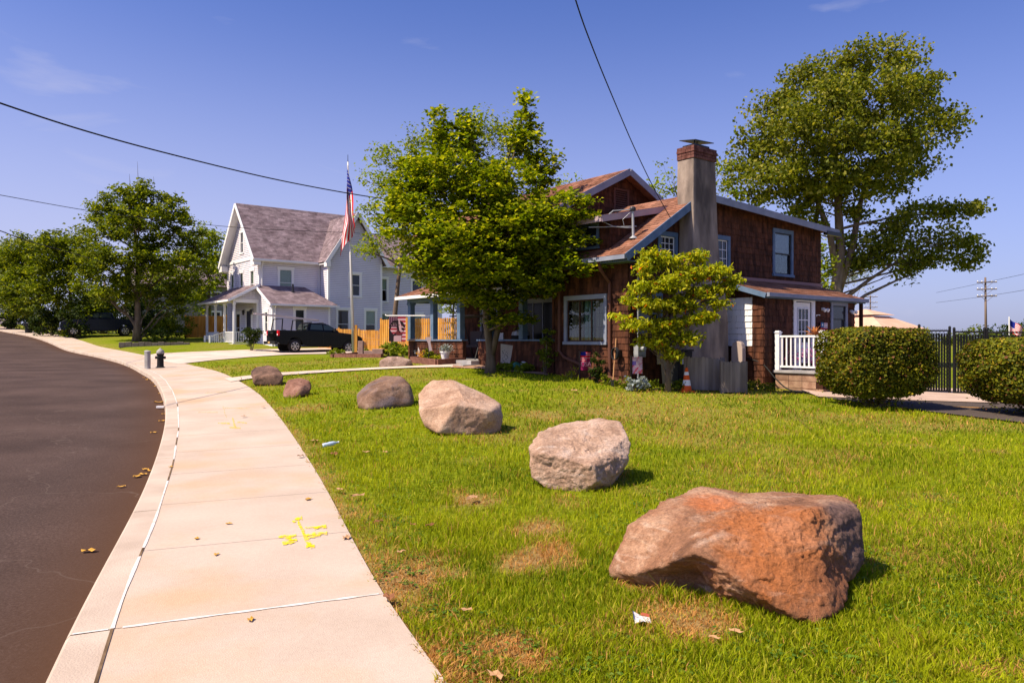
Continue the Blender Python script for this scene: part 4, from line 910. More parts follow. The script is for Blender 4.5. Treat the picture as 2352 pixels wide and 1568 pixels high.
# chimney
def frustum(mb,a0,a1,b0,b1,z0,A0,A1,B0,B1,z1,mi=0):
    k=len(mb.v); mb.v+=[(a0,b0,z0),(a1,b0,z0),(a1,b1,z0),(a0,b1,z0),(A0,B0,z1),(A1,B0,z1),(A1,B1,z1),(A0,B1,z1)]
    for f in ((0,3,2,1),(4,5,6,7),(0,1,5,4),(1,2,6,5),(2,3,7,6),(3,0,4,7)): mb.f.append(tuple(k+x for x in f)); mb.m.append(mi)
ch=MB(); lev=[(.1,-2.30,-.40,-.66),(1.2,-2.27,-.42,-.66),(2.2,-2.20,-.44,-.65),(2.9,-2.07,-.50,-.61),(3.5,-1.92,-.60,-.57),(4.0,-1.84,-.68,-.54),(4.7,-1.81,-.73,-.52),(5.6,-1.80,-.77,-.51),(6.55,-1.78,-.80,-.50)]
loft(ch,[[(a0,b0,z),(a1,b0,z),(a1,.06 if z>5.3 else -.03,z),(a0,.06 if z>5.3 else -.03,z)] for z,a0,a1,b0 in lev])
cho=ch.build('chimney',M_stucco,house,bevel=.03)
br=MB()
for r in range(4):
    z=6.56+r*.085; e=.018 if r==2 else 0; nb=5
    for i in range(nb):
        x0=-1.80-e+ (1.02+2*e)*i/nb; br.box(x0+.005,-.52-e,z,x0+(1.02+2*e)/nb-.005,-.42,z+.075)
    for i in range(3):
        y0=-.415+.16*i; br.box(-1.80-e,y0,z,-1.70,y0+.15,z+.075); br.box(-.88,y0,z,-.78+e,y0+.15,z+.075)
br.build('brick_course',M_brick,cho); mb=MB(); mb.box(-1.77,-.49,6.551,-.81,.06,6.88); mb.build('mortar_core',M_mortar,cho)
mb=MB(); mb.box(-1.62,-.42,6.88,-.98,0,6.98); mb.bar((-1.55,-.35,6.98),(-1.55,-.35,7.10),.03,.03); mb.bar((-1.05,-.05,6.98),(-1.05,-.05,7.13),.03,.03)
k=len(mb.v); mb.v+=[(-1.70,-.50,7.04),(-.88,-.50,7.07),(-.88,.05,7.15),(-1.70,.05,7.12),(-1.70,-.50,7.06),(-.88,-.50,7.09),(-.88,.05,7.17),(-1.70,.05,7.14)]
for f in ((0,3,2,1),(4,5,6,7),(0,1,5,4),(1,2,6,5),(2,3,7,6),(3,0,4,7)): mb.f.append(tuple(k+x for x in f)); mb.m.append(0)
mb.build('chimney_cap',M_metal,cho)
# service mast
mm=MB(); ax,ay=-3.51,.10; mm.tube([(ax,ay,4.20),(ax-.03,ay,5.0)],.035,10); mm.lathe([(.12,0),(.09,.03),(.04,.07)],12,(ax,ay,4.27)); mst=mm.build('service_mast',M_galv,house)
mb=MB(); mb.lathe([(.03,0),(.085,.02),(.09,.07),(.06,.12),(0,.135)],12,(ax-.03,ay,4.98)); mb.build('weatherhead',M_metal,mst)
mb=MB(); mb.tube([(ax-.09,ay,5.02),(ax-.5,ay+.25,4.98),(ax-.75,ay+.45,4.72),(ax-.45,ay+.3,4.58),(ax-.15,ay+.1,4.55),(ax,ay,4.56)],.014,6); mb.tube([(ax+.12,ay,4.60),(ax-.9,ay+.75,4.57)],.012,6); mb.tube([(ax-.05,ay,5.0),(ax-.3,ay+.1,4.75),(ax-.25,ay+.1,4.6)],.008,5); mb.build('service_wire',M_galv,mst)
# conduit and meter on the side wall
mb=MB(); mb.tube([(-3.52,-.07,3.72),(-3.52,-.07,.45)],.028,8); mb.build('conduit',M_galv,house)
mt=MB(); mt.box(-3.66,-.20,1.16,-3.36,-.035,1.52); mt.lathe([(.075,0),(.075,.08),(.06,.10),(0,.10)],16,M=Matrix.Translation((-3.51,-.20,1.38))@Matrix.Rotation(R(90),4,'X')); mt.build('electric_meter',M_galv,house,bevel=.006)
bx=MB(); bx.box(-2.75,-.20,.95,-2.25,-.035,1.45); bx.build('utility_box',pm('beige_box',(.50,.43,.30),rough=.6),house,bevel=.02)
mb=MB(); mb.tube([(-2.5,-.1,.95),(-2.5,-.1,.4)],.012,6); mb.build('conduit',M_galv,house); mb=MB(); mb.box(-1.9,-.09,.78,-1.74,-.035,.92); mb.build('outlet',M_white,house)
# lights by the door and plaque
for x,z in ((3.02,2.55),(4.72,2.52)):
    mb=MB(); mb.box(x-.06,-1.57,z-.06,x+.06,-1.525,z+.02); 
    for dx in (-.09,.09): mb.lathe([(.02,0),(.05,.05),(.055,.11)],12,M=Matrix.Translation((x+dx,-1.58,z-.02))@Matrix.Rotation(R(115),4,'X'))
    mb.build('security_light',M_white,house)
mb=MB(); mb.box(1.45+1.25,-1.52,2.30,2.9,-1.50,2.36); mb.build('house_number_plate',M_white,house)
# corner boards
mb=MB(); mb.box(-3.84,-.04,.3,-3.76,.0-.001,.31); 
# ------------------------------------------------------------------ deck, railings
deck=thing('entry_deck','white railed entry deck on brick base in front of the white door','deck',tuple(bl(.4,-1.55,0)),TH)
M_block=pm('brown_block',(.23,.13,.09),(.36,.23,.16),scale=5,rough=.9,bump=.5,island=.2)
mb=MB()
for r in range(3):
    for i in range(9):
        x=i*.40+(.2 if r%2 else 0); mb.box(x,-1.45,.12+r*.19,min(x+.39,3.7),-1.25,.30+r*.19)
    for i in range(3): y=-1.24+i*.40; mb.box(0,y,.12+r*.19,.2,y+.39,.30+r*.19)
mb.build('brick_base',M_block,deck); mb=MB(); mb.box(.03,-1.42,-.1,3.65,-.02,.68); mb.build('base_core',M_brownback,deck)
mb=MB(); mb.box(-.05,-1.52,.70,3.75,-.0,.775); mb.build('floor',M_concg,deck,bevel=.01)
def rail(par,p,q,z0,h,nb,mat,post0=True,post1=True):
    p=Vector(p);q=Vector(q); L_=(q-p).length; d=(q-p)/L_
    for pp,fl in ((p,post0),(q,post1)):
        if fl:
            m=MB(); x,y=pp.x,pp.y; m.box(x-.065,y-.065,z0,x+.065,y+.065,z0+h+.02); m.box(x-.085,y-.085,z0+h+.021,x+.085,y+.085,z0+h+.055); m.prism([(x-.06,y-.06),(x+.06,y-.06),(x+.06,y+.06),(x-.06,y+.06)],z0+h+.056,z0+h+.085); m.build('rail_post',mat,par,bevel=.006)
    m=MB(); a=p+d*.067;b=q-d*.067
    m.bar(a+Vector((0,0,z0+h-.07)),b+Vector((0,0,z0+h-.07)),.07,.05); m.build('top_rail',mat,par)
    m=MB(); m.bar(a+Vector((0,0,z0+.10)),b+Vector((0,0,z0+.10)),.05,.05); m.build('bottom_rail',mat,par)
    for i in range(nb):
        c=a.lerp(b,(i+.5)/nb); m=MB(); m.box(c.x-.019,c.y-.019,z0+.126,c.x+.019,c.y+.019,z0+h-.096); m.build('baluster',mat,par)
rail(deck,(.05,-.10,0),(.05,-1.42,0),.775,1.0,9,M_white)
rail(deck,(.05,-1.42,0),(2.0,-1.42,0),.775,1.0,12,M_white,post0=False)
rail(deck,(2.0,-1.42,0),(3.65,-1.42,0),.775,1.0,10,M_white,post0=False)
# ------------------------------------------------------------------ grey clapboard house
OG=Vector((-18.12,53,0)); gh=thing('grey_house','pale lavender grey clapboard house with steep gables and a white corner porch','house',tuple(OG),TH)
def gl(a,b,z=0): q=OG+U2*a+U1*b; return Vector((q.x,q.y,z))
M_sid=pm('lavender_siding',(.66,.62,.68),(.72,.68,.73),scale=1.2,rough=.6,bump=.05)
M_gcore=pm('siding_core',(.34,.31,.36),rough=.9)  # dark tone stands in for lap shadow, painted into the gaps between boards
M_groof=pm('mauve_roof',(.16,.115,.125),(.27,.205,.22),scale=1.5,rough=.95,bump=.5,bscale=90,island=.28)
M_wtrim=pm('white_trim',(.80,.78,.78),rough=.5)
M_blindw=pm('white_blind',(.66,.66,.60),(.72,.72,.68),scale=3,rough=.8)
def gwall(p0,p1,z0,top,ops,seed,h=0):
    tr=.15; so=[(a-tr,b+tr,c-tr*.7,d+tr*1.3) for a,b,c,d in ops]
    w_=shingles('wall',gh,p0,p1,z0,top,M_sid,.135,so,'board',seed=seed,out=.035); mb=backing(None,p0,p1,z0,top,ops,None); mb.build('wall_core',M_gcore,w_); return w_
def gwin(p0,p1,o,blind=None,lab=None): return window(gh,p0,p1,*o,M_wtrim,M_wtrim,M_glass,trim=.15,head=.03,blind=blind,lab=lab)
GZ=1.05; EV=7.50
RZ=11.75                 # main ridge
gt=lambda s:min(7.80+s*(11.66-7.80)/3.535, 7.80+(7.07-s)*(11.66-7.80)/3.535)
# street gable wall, local x=0, y 0..7.07
o1=[(.95,1.55,4.75,6.65),(3.05,3.70,4.75,6.65),(5.35,6.05,4.75,6.65),(3.15,3.75,8.2,9.7)]
# travel from y=7.07 to y=0
gwall((0,7.07),(0,0),GZ,gt,o1+[(2.1,3.0,1.5,3.6),(4.6,5.6,1.45,3.75)],1)
for o_ in o1: gwin((0,7.07),(0,0),o_,blind=(M_blindw,.9) if o_[2]<8 else None)
gwin((0,7.07),(0,0),(2.1,3.0,1.5,3.6))
# front door on the porch
mb=MB(); mb.box(-.06,1.47,1.45,.04,2.47,3.75); fd=mb.build('door',pm('dark_door',(.03,.03,.05),rough=.4),gh); mb=MB(); mb.box(-.09,1.32,1.45,-.0,1.46,3.9); mb.box(-.09,2.48,1.45,-.0,2.62,3.9); mb.box(-.09,1.32,3.76,-.0,2.62,3.95); mb.build('door_frame',M_wtrim,gh)
for y in (1.15,2.8):
    mb=MB(); mb.lathe([(.02,0),(.07,.05),(.10,.28),(.12,.30),(.03,.40)],8,(-.20,y,3.45)); mb.bar((-.2,y,3.84),(0,y,3.84),.02,.02); mb.build('porch_lantern',M_metal,gh)
# belt board at the gable
mb=MB(); mb.box(-.07,-.02,EV-.02,-.001,7.09,EV+.18); mb.build('belt_board',M_wtrim,gh)
# side wall, local y=0, x 0..4.61
o2=[(1.50,2.42,4.85,6.75)]
gwall((0,0),(4.61,0),GZ,lambda s:EV,o2,2); gwin((0,0),(4.61,0),o2[0],blind=(M_blindw,.93))
# wing: side x=4.61 (y 0..-1.48) and front y=-1.48, x 4.61..9.03
gwall((4.61,0),(4.61,-1.48),GZ,lambda s:EV,[],3)
WR=11.1; wt=lambda s:7.82+(2.21-abs(s-2.21))*(11.03-7.82)/2.21
o3=[(1.75,2.55,4.95,6.55),(.75,1.62,1.75,3.85),(3.05,3.86,1.75,3.85)]
gwall((4.61,-1.48),(9.03,-1.48),GZ,wt,o3,4)
gwin((4.61,-1.48),(9.03,-1.48),o3[0],lab='upper wing window with pale half curtain'); gwin((4.61,-1.48),(9.03,-1.48),o3[1]); gwin((4.61,-1.48),(9.03,-1.48),o3[2],blind=(M_blindw,.5))
gwall((9.03,-1.48),(9.03,0),GZ,lambda s:EV,[],5)
o4=[(.35,1.25,4.7,6.5),(.6,1.5,1.75,3.7),(3.6,4.5,4.7,6.5),(3.6,4.5,1.75,3.7)]
gwall((9.03,0),(15.5,0),GZ,lambda s:EV,o4,6)
for i,o_ in enumerate(o4): gwin((9.03,0),(15.5,0),o_,blind=(M_blindw,.5) if i!=2 else None)
gwall((15.5,0),(15.5,7.07),GZ,lambda s:EV,[],7)
mb=MB(); mb.box(.1,6.95,GZ,15.4,7.07,EV); mb.build('wall',M_sid,gh,label='rear wall')
# corner boards
cbm=[]
for (x,y,z1) in ((0,0,EV),(0,7.07,EV),(4.61,-1.48,EV),(9.03,-1.48,EV),(15.5,0,EV)):
    mb=MB(); sx=-1 if x in(0,4.61) else 1; sy=1 if y==7.07 else -1
    mb.box(x-.032 if sx<0 else x-.13,y-.034 if sy<0 else y-.13,GZ,x+.13 if sx<0 else x+.032,y+.13 if sy<0 else y+.034,z1); mb.build('corner_board',M_wtrim,gh)
mb=MB(); mb.tube([(4.50,-.10,EV-.05),(4.50,-.10,GZ)],.045,8); mb.build('downspout',M_wtrim,gh)
mb=MB(); mb.tube([(.25,-.45,EV-.1),(.18,-.25,EV-.35),(.18,-.10,EV-.55),(.18,-.10,3.9)],.045,8); mb.build('downspout',M_wtrim,gh)
# roofs: main
rx=-.55; ov=.45; s_=(RZ-EV)/3.535; ez=7.40
roof_plane('roof',gh,(rx,-ov,ez),(9.0,-ov,ez),(9.0,3.535,RZ+.12),(rx,3.535,RZ+.12),M_groof,course=.16,tab=.32,seed=1)
roof_plane('roof',gh,(rx,7.07+ov,ez),(9.0,7.07+ov,ez),(9.0,3.535,RZ+.12),(rx,3.535,RZ+.12),M_groof,course=.2,tab=.5,seed=2)
# wing roof
ws=(WR-EV)/2.21; ez2=7.37
roof_plane('roof',gh,(4.25,-1.95,ez2),(4.25,-.44,ez2),(6.82,3.45,WR+.14),(6.82,-1.95,WR+.14),M_groof,course=.16,tab=.32,seed=3)
roof_plane('roof',gh,(9.39,-1.95,ez2),(9.39,2.0,ez2),(6.82,3.6,WR+.14),(6.82,-1.95,WR+.14),M_groof,course=.16,tab=.4,seed=4)
# rear section roof
roof_plane('roof',gh,(8.6,-.45,EV),(16,-.45,EV),(16,3.535,10.6),(7.0,3.535,10.6),M_groof,course=.16,tab=.32,seed=5)
roof_plane('roof',gh,(8.6,7.5,EV),(16,7.5,EV),(16,3.535,10.6),(8.6,3.535,10.6),M_groof,course=.2,tab=.5,seed=6)
def rake(a,b,w=.05,h=.26,m=None): mb=MB(); mb.bar(a,b,w,h); mb.build('rake_board',m or M_wtrim,gh)
rake((rx-.03,-ov,ez-.13),(rx-.03,3.52,RZ)); rake((rx-.03,7.07+ov,ez-.13),(rx-.03,3.55,RZ))
rake((4.25,-1.98,ez2-.13),(6.80,-1.98,WR)); rake((9.39,-1.98,ez2-.13),(6.84,-1.98,WR))
mb=MB(); mb.bar((rx,-ov-.04,ez-.08),(4.25,-ov-.04,ez-.08),.12,.14); mb.build('gutter',M_wtrim,gh)
mb=MB(); mb.bar((9.1,-.5,EV-.06),(16,-.5,EV-.06),.12,.14); mb.build('gutter',M_wtrim,gh)
mb=MB(); mb.box(rx+.05,-ov+.02,ez-.16,4.6,.02,ez-.10); mb.box(4.3,-1.9,ez2-.16,4.62,-.46,ez2-.10); mb.build('soffit',M_wtrim,gh)
for y0,y1,zz in ((-ov,.25,0),(6.85,7.52,0)): 
    mb=MB(); mb.box(rx+.02,y0,EV-.55,0-.02,y1,EV-.1); mb.build('cornice_return',M_wtrim,gh)
mb=MB(); mb.box(4.27,-1.95,EV-.50,4.6,-1.5,EV-.1); mb.build('cornice_return',M_wtrim,gh)
# soffit panels of the big gable
for sgn in (0,1):
    y0=-ov if not sgn else 7.07+ov
    mb=MB(); mb.face([(rx,y0,ez-.22),(-.01,y0,ez-.22),(-.01,3.535,RZ-.10),(rx,3.535,RZ-.10)]); mb.build('gable_soffit',M_wtrim,gh)
# one storey addition (y -2.62..0, x 0..4.3)
az=4.15
gwall((0,0),(0,-2.62),GZ,lambda s:5.45-.47*s,[(1.25,1.75,2.15,3.55)],8); gwin((0,0),(0,-2.62),(1.25,1.75,2.15,3.55))
oa=[(1.62,2.28,2.30,3.75)]
gwall((0,-2.62),(4.2,-2.62),GZ,lambda s:az,oa,9); gwin((0,-2.62),(4.2,-2.62),oa[0])
gwall((4.2,-2.62),(4.2,0),GZ,lambda s:az,[],10)
for x in (0,4.2):
    mb=MB(); mb.box(x-.034 if x==0 else x-.12,-2.655,GZ,x+.13 if x==0 else x+.034,-2.5,az); mb.build('corner_board',M_wtrim,gh)
roof_plane('roof',gh,(-.28,-2.95,4.10),(4.75,-2.95,4.10),(3.3,-.02,5.55),(-.28,-.02,5.55),M_groof,course=.15,tab=.3,seed=7)
k=roof_plane('roof',gh,(4.75,-2.95,4.10),(4.75,-.02,4.10),(3.3,-.02,5.55),(3.32,-.04,5.55),M_groof,course=.15,tab=.3,seed=8)
mb=MB(); mb.bar((-.3,-2.98,4.03),(4.78,-2.98,4.03),.11,.13); mb.build('gutter',M_wtrim,gh)
rake((-.30,-2.95,4.03),(-.30,-.02,5.46),.04,.20)
mb=MB(); mb.tube([(.12,-2.95,4.0),(.15,-2.75,3.8),(.15,-2.70,GZ+.1),(.1,-2.9,GZ)],.045,8); mb.build('downspout',M_wtrim,gh)
mb=MB(); mb.tube([(2.1,-1.0,4.9),(2.1,-1.0,5.65)],.07,10); mb.lathe([(.14,0),(.08,.05)],10,(2.1,-1.0,5.08)); mb.build('vent_pipe',M_metal,gh)
# porch on the street side (x -1.81..0, y 0..6.6)
PF=1.38
mb=MB(); mb.box(-1.85,-.02,GZ-.2,-.02,6.6,PF-.001); mb.build('porch_floor',M_wtrim,gh)
for y in (.05,2.15,4.3,6.45):
    mb=MB(); mb.box(-1.82,y-.07,PF,-1.68,y+.07,4.25); mb.box(-1.85,y-.10,4.12,-1.65,y+.10,4.249); mb.build('porch_post',M_wtrim,gh)
mb=MB(); mb.box(-.16,-.02,PF,-.04,.10,4.25); mb.build('porch_post',M_wtrim,gh)
mb=MB(); mb.box(-1.83,-.0,4.25,-1.67,6.55,4.50); mb.box(-1.67,-.02,4.251,0-.03,.12,4.50); mb.build('porch_beam',M_wtrim,gh)
roof_plane('roof',gh,(-2.25,-.35,4.42),(-2.25,6.95,4.42),(-.03,6.2,5.6),(-.03,-.35,5.6),M_groof,course=.15,tab=.3,seed=9)
w_=shingles('porch_gable',gh,(-1.95,.0),(0,.0),4.5,lambda s:4.42+s*.53,M_sid,.135,seed=12,mode='board'); 
mb=MB(); mb.bar((-2.28,-.37,4.35),(-.1,-.37,5.52),.04,.18); mb.bar((-2.28,-.35,4.36),(-2.28,6.95,4.36),.06,.14); mb.build('fascia',M_wtrim,gh)
for (y0,y1,nb) in ((.05,2.15,14),(3.5,4.3,6),(4.3,6.45,14)):
    m=MB(); m.bar((-1.75,y0+.07,PF+.80),(-1.75,y1-.07,PF+.80),.07,.05); m.bar((-1.75,y0+.07,PF+.1),(-1.75,y1-.07,PF+.1),.05,.04)
    for i in range(nb): y=y0+.07+(y1-y0-.14)*(i+.5)/nb; m.box(-1.77,y-.018,PF+.12,-1.73,y+.018,PF+.775)
    m.build('railing',M_wtrim,gh)
m=MB(); m.bar((-1.68,.03,PF+.80),(-.16,.03,PF+.80),.07,.05); m.bar((-1.68,.03,PF+.1),(-.16,.03,PF+.1),.05,.04)
for i in range(9): x=-1.68+1.52*(i+.5)/9; m.box(x-.018,.012,PF+.12,x+.018,.048,PF+.775)
m.build('railing',M_wtrim,gh)
m=MB()
for i in range(3): m.box(-1.9-.3*(i+1),2.3,GZ-.2,-1.86-.3*i,3.4,PF-.08-.1*i)
m.build('porch_step',M_wtrim,gh)
for y in (2.25,3.45):
    m=MB(); m.bar((-1.8,y,PF+.8),(-2.75,y,PF+.45),.05,.05); m.box(-2.8,y-.06,GZ-.1,-2.68,y+.06,PF+.55); m.bar((-1.8,y,PF+.15),(-2.75,y,PF-.15),.04,.04)
    for i in range(6): x=-1.9-.13*i; m.box(x-.018,y-.018,PF+.1-.04*i,x+.018,y+.018,PF+.75-.045*i)
    m.build('stair_railing',M_wtrim,gh)
# ------------------------------------------------------------------ orange board fences
M_cedar=pm('cedar',(.48,.20,.03),(.68,.34,.07),scale=5,rough=.7,bump=.2,island=.18,stretch=(1,1,.2))
def boardfence(name,label,a,b,h,post=2.4,bw=.10,gap=.035,zoff=0,mat=M_cedar,top=None,side=1,hpost=.08):
    a=Vector((a[0],a[1],0));b=Vector((b[0],b[1],0)); L_=(b-a).length; d=(b-a)/L_; n=Vector((d.y,-d.x,0))*side
    r=thing(name,label,'fence',(a.x,a.y,H(a.x,a.y)+zoff),0); o=Vector((a.x,a.y,H(a.x,a.y)+zoff)); k=int(L_/(bw+gap)); m=MB(); rg=random.Random(int(L_*100))
    for i in range(k):
        c=a+d*((i+.5)*(bw+gap)); z=H(c.x,c.y)+zoff; hh=h+rg.uniform(-.012,.012); c=c+n*.03
        p=Vector((c.x,c.y,0))-Vector((o.x,o.y,0)); zz=z-o.z
        M=Matrix(((d.x,n.x,0,p.x),(d.y,n.y,0,p.y),(0,0,1,zz),(0,0,0,1)))
        m.prism([(-bw/2,.03),(bw/2,.03),(bw/2,hh-.04),(bw/2-.03,hh),(-bw/2+.03,hh),(-bw/2,hh-.04)],-.01,.012,axis='y',M=M)
    m.build('boards',mat,r)
    m=MB()
    for f in (.22,.55,.86): m.bar(a-o+n*.0+Vector((0,0,H(a.x,a.y)+zoff+h*f)),b-o+Vector((0,0,H(b.x,b.y)+zoff+h*f)),.035,.08)
    m.build('rails',mat,r)
    npst=int(L_/post)+1
    for i in range(npst+1):
        c=a.lerp(b,i/npst)-n*.04; z=H(c.x,c.y)+zoff; q=MB(); q.box(c.x-o.x-.05,c.y-o.y-.05,z-o.z-.3,c.x-o.x+.05,c.y-o.y+.05,z-o.z+h+hpost); q.build('post',mat,r)
    return r
f1=P(427,0,58);f2=P(520,0,60.5)
boardfence('board_fence','solid orange board fence left of the white porch',(f1.x,f1.y),(f2.x,f2.y),1.75,bw=.14,gap=.005)
A_=P(735,0,45.0);B_=P(800,0,47.5);C_=P(868,0,44.0);D_=P(1060,0,40.0)
boardfence('board_fence','low orange picket fence behind the truck and the flagpole',(P(732,0,51.5).x,51.5),(P(872,0,49).x,49),1.42)
boardfence('board_fence','tall orange picket fence seen through the brown porch',(P(874,0,39).x,39),(P(1062,0,36).x,36),1.85)
# ------------------------------------------------------------------ pickup trucks (x forward from the rear axle, z up)
M_black=pm('black_paint',(.003,.003,.004),rough=.22,spec=.18,coat=.08)
M_navy=pm('navy_paint',(.006,.009,.02),rough=.22,spec=.2,coat=.1)
M_tyre=pm('rubber',(.020,.018,.017),rough=.8)
M_rim=pm('alloy',(.55,.52,.50),rough=.3,metal=.8)
M_chrome=pm('chrome',(.62,.62,.64),rough=.15,metal=1)
M_tint=pm('tinted_glass',(.02,.03,.03),rough=.03,spec=.7)
M_tail=pm('red_lens',(.55,.01,.02),rough=.2)
M_plast=pm('black_plastic',(.02,.02,.02),rough=.6)
def arch(cx,r,z0,n=9): return [(cx+r*math.cos(math.pi*(1-i/n)),z0+r*math.sin(math.pi*(1-i/n))) for i in range(n+1)]
def pickup(name,label,loc,rz,paint,rack,tilt=0,group=None):
    t=thing(name,label,'pickup truck',loc,rz,group)
    t.rotation_euler=(0,tilt,rz)
    zr=.41
    # lower body with wheel arches, both sides
    low=[(-1.10,.62),(-1.12,1.00),(-1.08,1.38),(.72,1.40),(.72,1.42),(2.98,1.36),(3.25,1.30),(4.35,1.20),(4.60,1.08),(4.66,.80),(4.60,.50),(4.18,.45)]
    poly=low+[(3.68+.50,.45)]+[ (x,z) for x,z in reversed(arch(3.68,.50,.45))][1:-1]+[(3.18,.45),(.50,.48)]+[(x,z) for x,z in reversed(arch(0,.50,.48))][1:-1]+[(-.50,.48),(-1.0,.52)]
    b=MB(); b.prism(poly,-.99,-.90,axis='y'); b.prism(poly,.90,.99,axis='y')
    # hood, tailgate, bed floor, nose
    loft(b,[[(2.95,-.90,1.30),(2.95,.90,1.30),(2.95,.80,1.39),(2.95,-.80,1.39)],[(4.30,-.90,1.10),(4.30,.90,1.10),(4.30,.78,1.28),(4.30,-.78,1.28)],[(4.62,-.90,.9),(4.62,.90,.9),(4.58,.76,1.12),(4.58,-.76,1.12)]])
    b.box(-1.02,-.90,.62,.70,.90,.80); b.box(.68,-.90,.5,4.5,.90,.95); b.box(2.9,-.90,.95,4.3,.90,1.15); b.box(.66,-.90,.8,.76,.90,1.40)
    b.build('body',paint,t,bevel=.02)
    g=MB(); g.box(-1.13,-.89,.66,-1.05,.89,1.37); tg=g.build('tailgate',paint,t,bevel=.02)
    g=MB(); g.box(-1.16,-.22,1.16,-1.132,.22,1.24); g.build('handle',M_plast,tg)
    # cab
    c=MB()
    zb,zt=1.36,1.92
    loft(c,[[(.74,-.95,zb),(2.98,-.95,zb),(2.98,.95,zb),(.74,.95,zb)],[(.80,-.93,1.46),(2.90,-.93,1.46),(2.90,.93,1.46),(.80,.93,1.46)],[(.95,-.76,zt-.06),(2.20,-.76,zt-.06),(2.20,.76,zt-.06),(.95,.76,zt-.06)],[(1.02,-.70,zt),(2.10,-.70,zt),(2.10,.70,zt),(1.02,.70,zt)]])
    c.build('cab',paint,t,bevel=.015)
    # glass set just proud of the cab
    def gq(pts,o,nm='side_window'):
        g=MB(); n=(Vector(pts[1])-Vector(pts[0])).cross(Vector(pts[2])-Vector(pts[0])).normalized()*o; q=[Vector(p) for p in pts]
        k=0; g.v=[tuple(p+n) for p in q]+[tuple(p) for p in q]; m=len(q); g.f=[tuple(range(m)),tuple(reversed(range(m,2*m)))]+[(i,m+i,m+(i+1)%m,(i+1)%m) for i in range(m)]; g.m=[0]*len(g.f)
        return g.build(nm,M_tint,t)
    for s in (-1,1):
        e=s*.006
        def sp(x,z): f=(z-1.46)/(zt-.06-1.46); return (x,s*(.93-.17*f)+e,z)
        for P4 in ([(.98,1.49),(1.84,1.49),(1.84,1.83),(1.10,1.83)],[(1.92,1.49),(2.74,1.49),(2.26,1.83),(1.92,1.83)]):
            gq([sp(x,z) for x,z in (P4 if s<0 else P4[::-1])],.004)
        m=MB(); m.box(2.55,s*.97 if s>0 else -1.16,1.42,2.66,1.16 if s>0 else -.97,1.62); m.build('mirror',M_plast,t,bevel=.02)
        m=MB(); m.box(1.0,s*.992-.01,1.26,1.16,s*.992+.01,1.29); m.box(2.0,s*.992-.01,1.26,2.16,s*.992+.01,1.29); m.build('door_handle',paint,t)
        m=MB()
        for x in (.82,1.86,2.92): m.box(x-.006,s*.991-.002,.6,x+.006,s*.991+.002,1.36)
        m.build('door_seam',M_plast,t)
        m=MB(); m.box(.62,s*1.02-.07,.40,3.1,s*1.02+.07,.45); m.build('running_board',M_plast,t)
        # tail and head lights
        m=MB(); m.box(-1.135,s*.80 if s>0 else -.995,1.03,-1.02,.997 if s>0 else -.80,1.36); tl=m.build('taillight',M_tail,t,bevel=.012)
        m=MB(); m.box(-1.142,s*.86 if s>0 else -.96,1.05,-1.136,.96 if s>0 else -.86,1.14); m.build('lens',M_white,tl)
        m=MB(); m.box(4.36,s*.70 if s>0 else -.985,.92,4.63,.985 if s>0 else -.70,1.10); m.build('headlight',M_chrome,t,bevel=.02)
    gq([(2.93,-.86,1.44),(2.93,.86,1.44),(2.26,.70,1.85),(2.26,-.70,1.85)],.03,'windshield')
    gq([(.80,.80,1.48),(.80,-.80,1.48),(.93,-.68,1.83),(.93,.68,1.83)],.012,'rear_window')
    m=MB(); m.box(4.58,-.68,.70,4.66,.68,1.08)
    for i in range(3): m.box(4.655,-.66,.76+i*.10,4.685,.66,.80+i*.10)
    m.build('radiator_grille',M_chrome,t,bevel=.01)
    m=MB(); m.box(4.55,-.95,.45,4.78,.95,.66); m.build('front_bumper',M_chrome,t,bevel=.04)
    m=MB(); m.box(-1.32,-.95,.50,-1.10,.95,.68); rb=m.build('rear_bumper',M_plast if rack else M_chrome,t,bevel=.03)
    m=MB(); m.box(-1.325,-.16,.54,-1.322,.16,.66); m.build('number_plate',pm('plate',(.45,.30,.12),rough=.5),rb)
    for x in (0,3.68):
        for s in (-1,1):
            M=Matrix.Translation((x,s*.84,zr))@Matrix.Rotation(R(90)*(1 if s<0 else -1),4,'X')
            w=MB(); w.lathe([(.24,-.13),(.36,-.13),(.405,-.09),(.41,0),(.405,.10),(.36,.14),(.25,.14),(.24,.08)],28,M=M); wo_=w.build('wheel',M_tyre,t,smooth=True)
            r=MB(); r.lathe([(.25,.085),(.262,.145),(.245,.15),(.23,.10)],28,M=M,caps=False); r.lathe([(0,.10),(.07,.12),(.06,.145),(0,.15)],12,M=M)
            for q in range(6):
                a=q*math.pi/3
                for da in (-.13,.13): p0=M@Vector((.05*math.cos(a),.05*math.sin(a),.135)); p1=M@Vector((.245*math.cos(a+da),.245*math.sin(a+da),.135)); r.bar(p0,p1,.035,.03,up=(0,1,0))
            r.build('rim',M_rim,wo_)
            h=MB(); h.lathe([(0,.02),(.24,.04)],24,M=M); h.build('hub',M_plast,wo_)
    if rack:
        rk=MB()
        for x in (-.85,.45):
            for s in (-1,1): rk.bar((x,s*.90,1.40),(x+.06,s*.80,2.08),.05,.06); rk.bar((x,s*.9,1.41),(x+.25,s*.9,1.41),.06,.03)
            rk.bar((x+.06,-.84,2.09),(x+.06,.84,2.09),.06,.045)
        rk.bar((1.15,-.72,1.96),(1.15,.72,1.96),.04,.05); rk.bar((1.95,-.72,1.96),(1.95,.72,1.96),.04,.05)
        rk.build('ladder_rack',M_plast,t)
    return t
gT=GY(677,46.5); c_=gT-Vector((0,0,0))+U1*.95; c_.z=H(gT.x,gT.y)+.03
truck=pickup('pickup_truck','black pickup truck with ladder rack parked nose down beside the grey house',tuple(c_),TH,M_black,True,tilt=R(1.8))
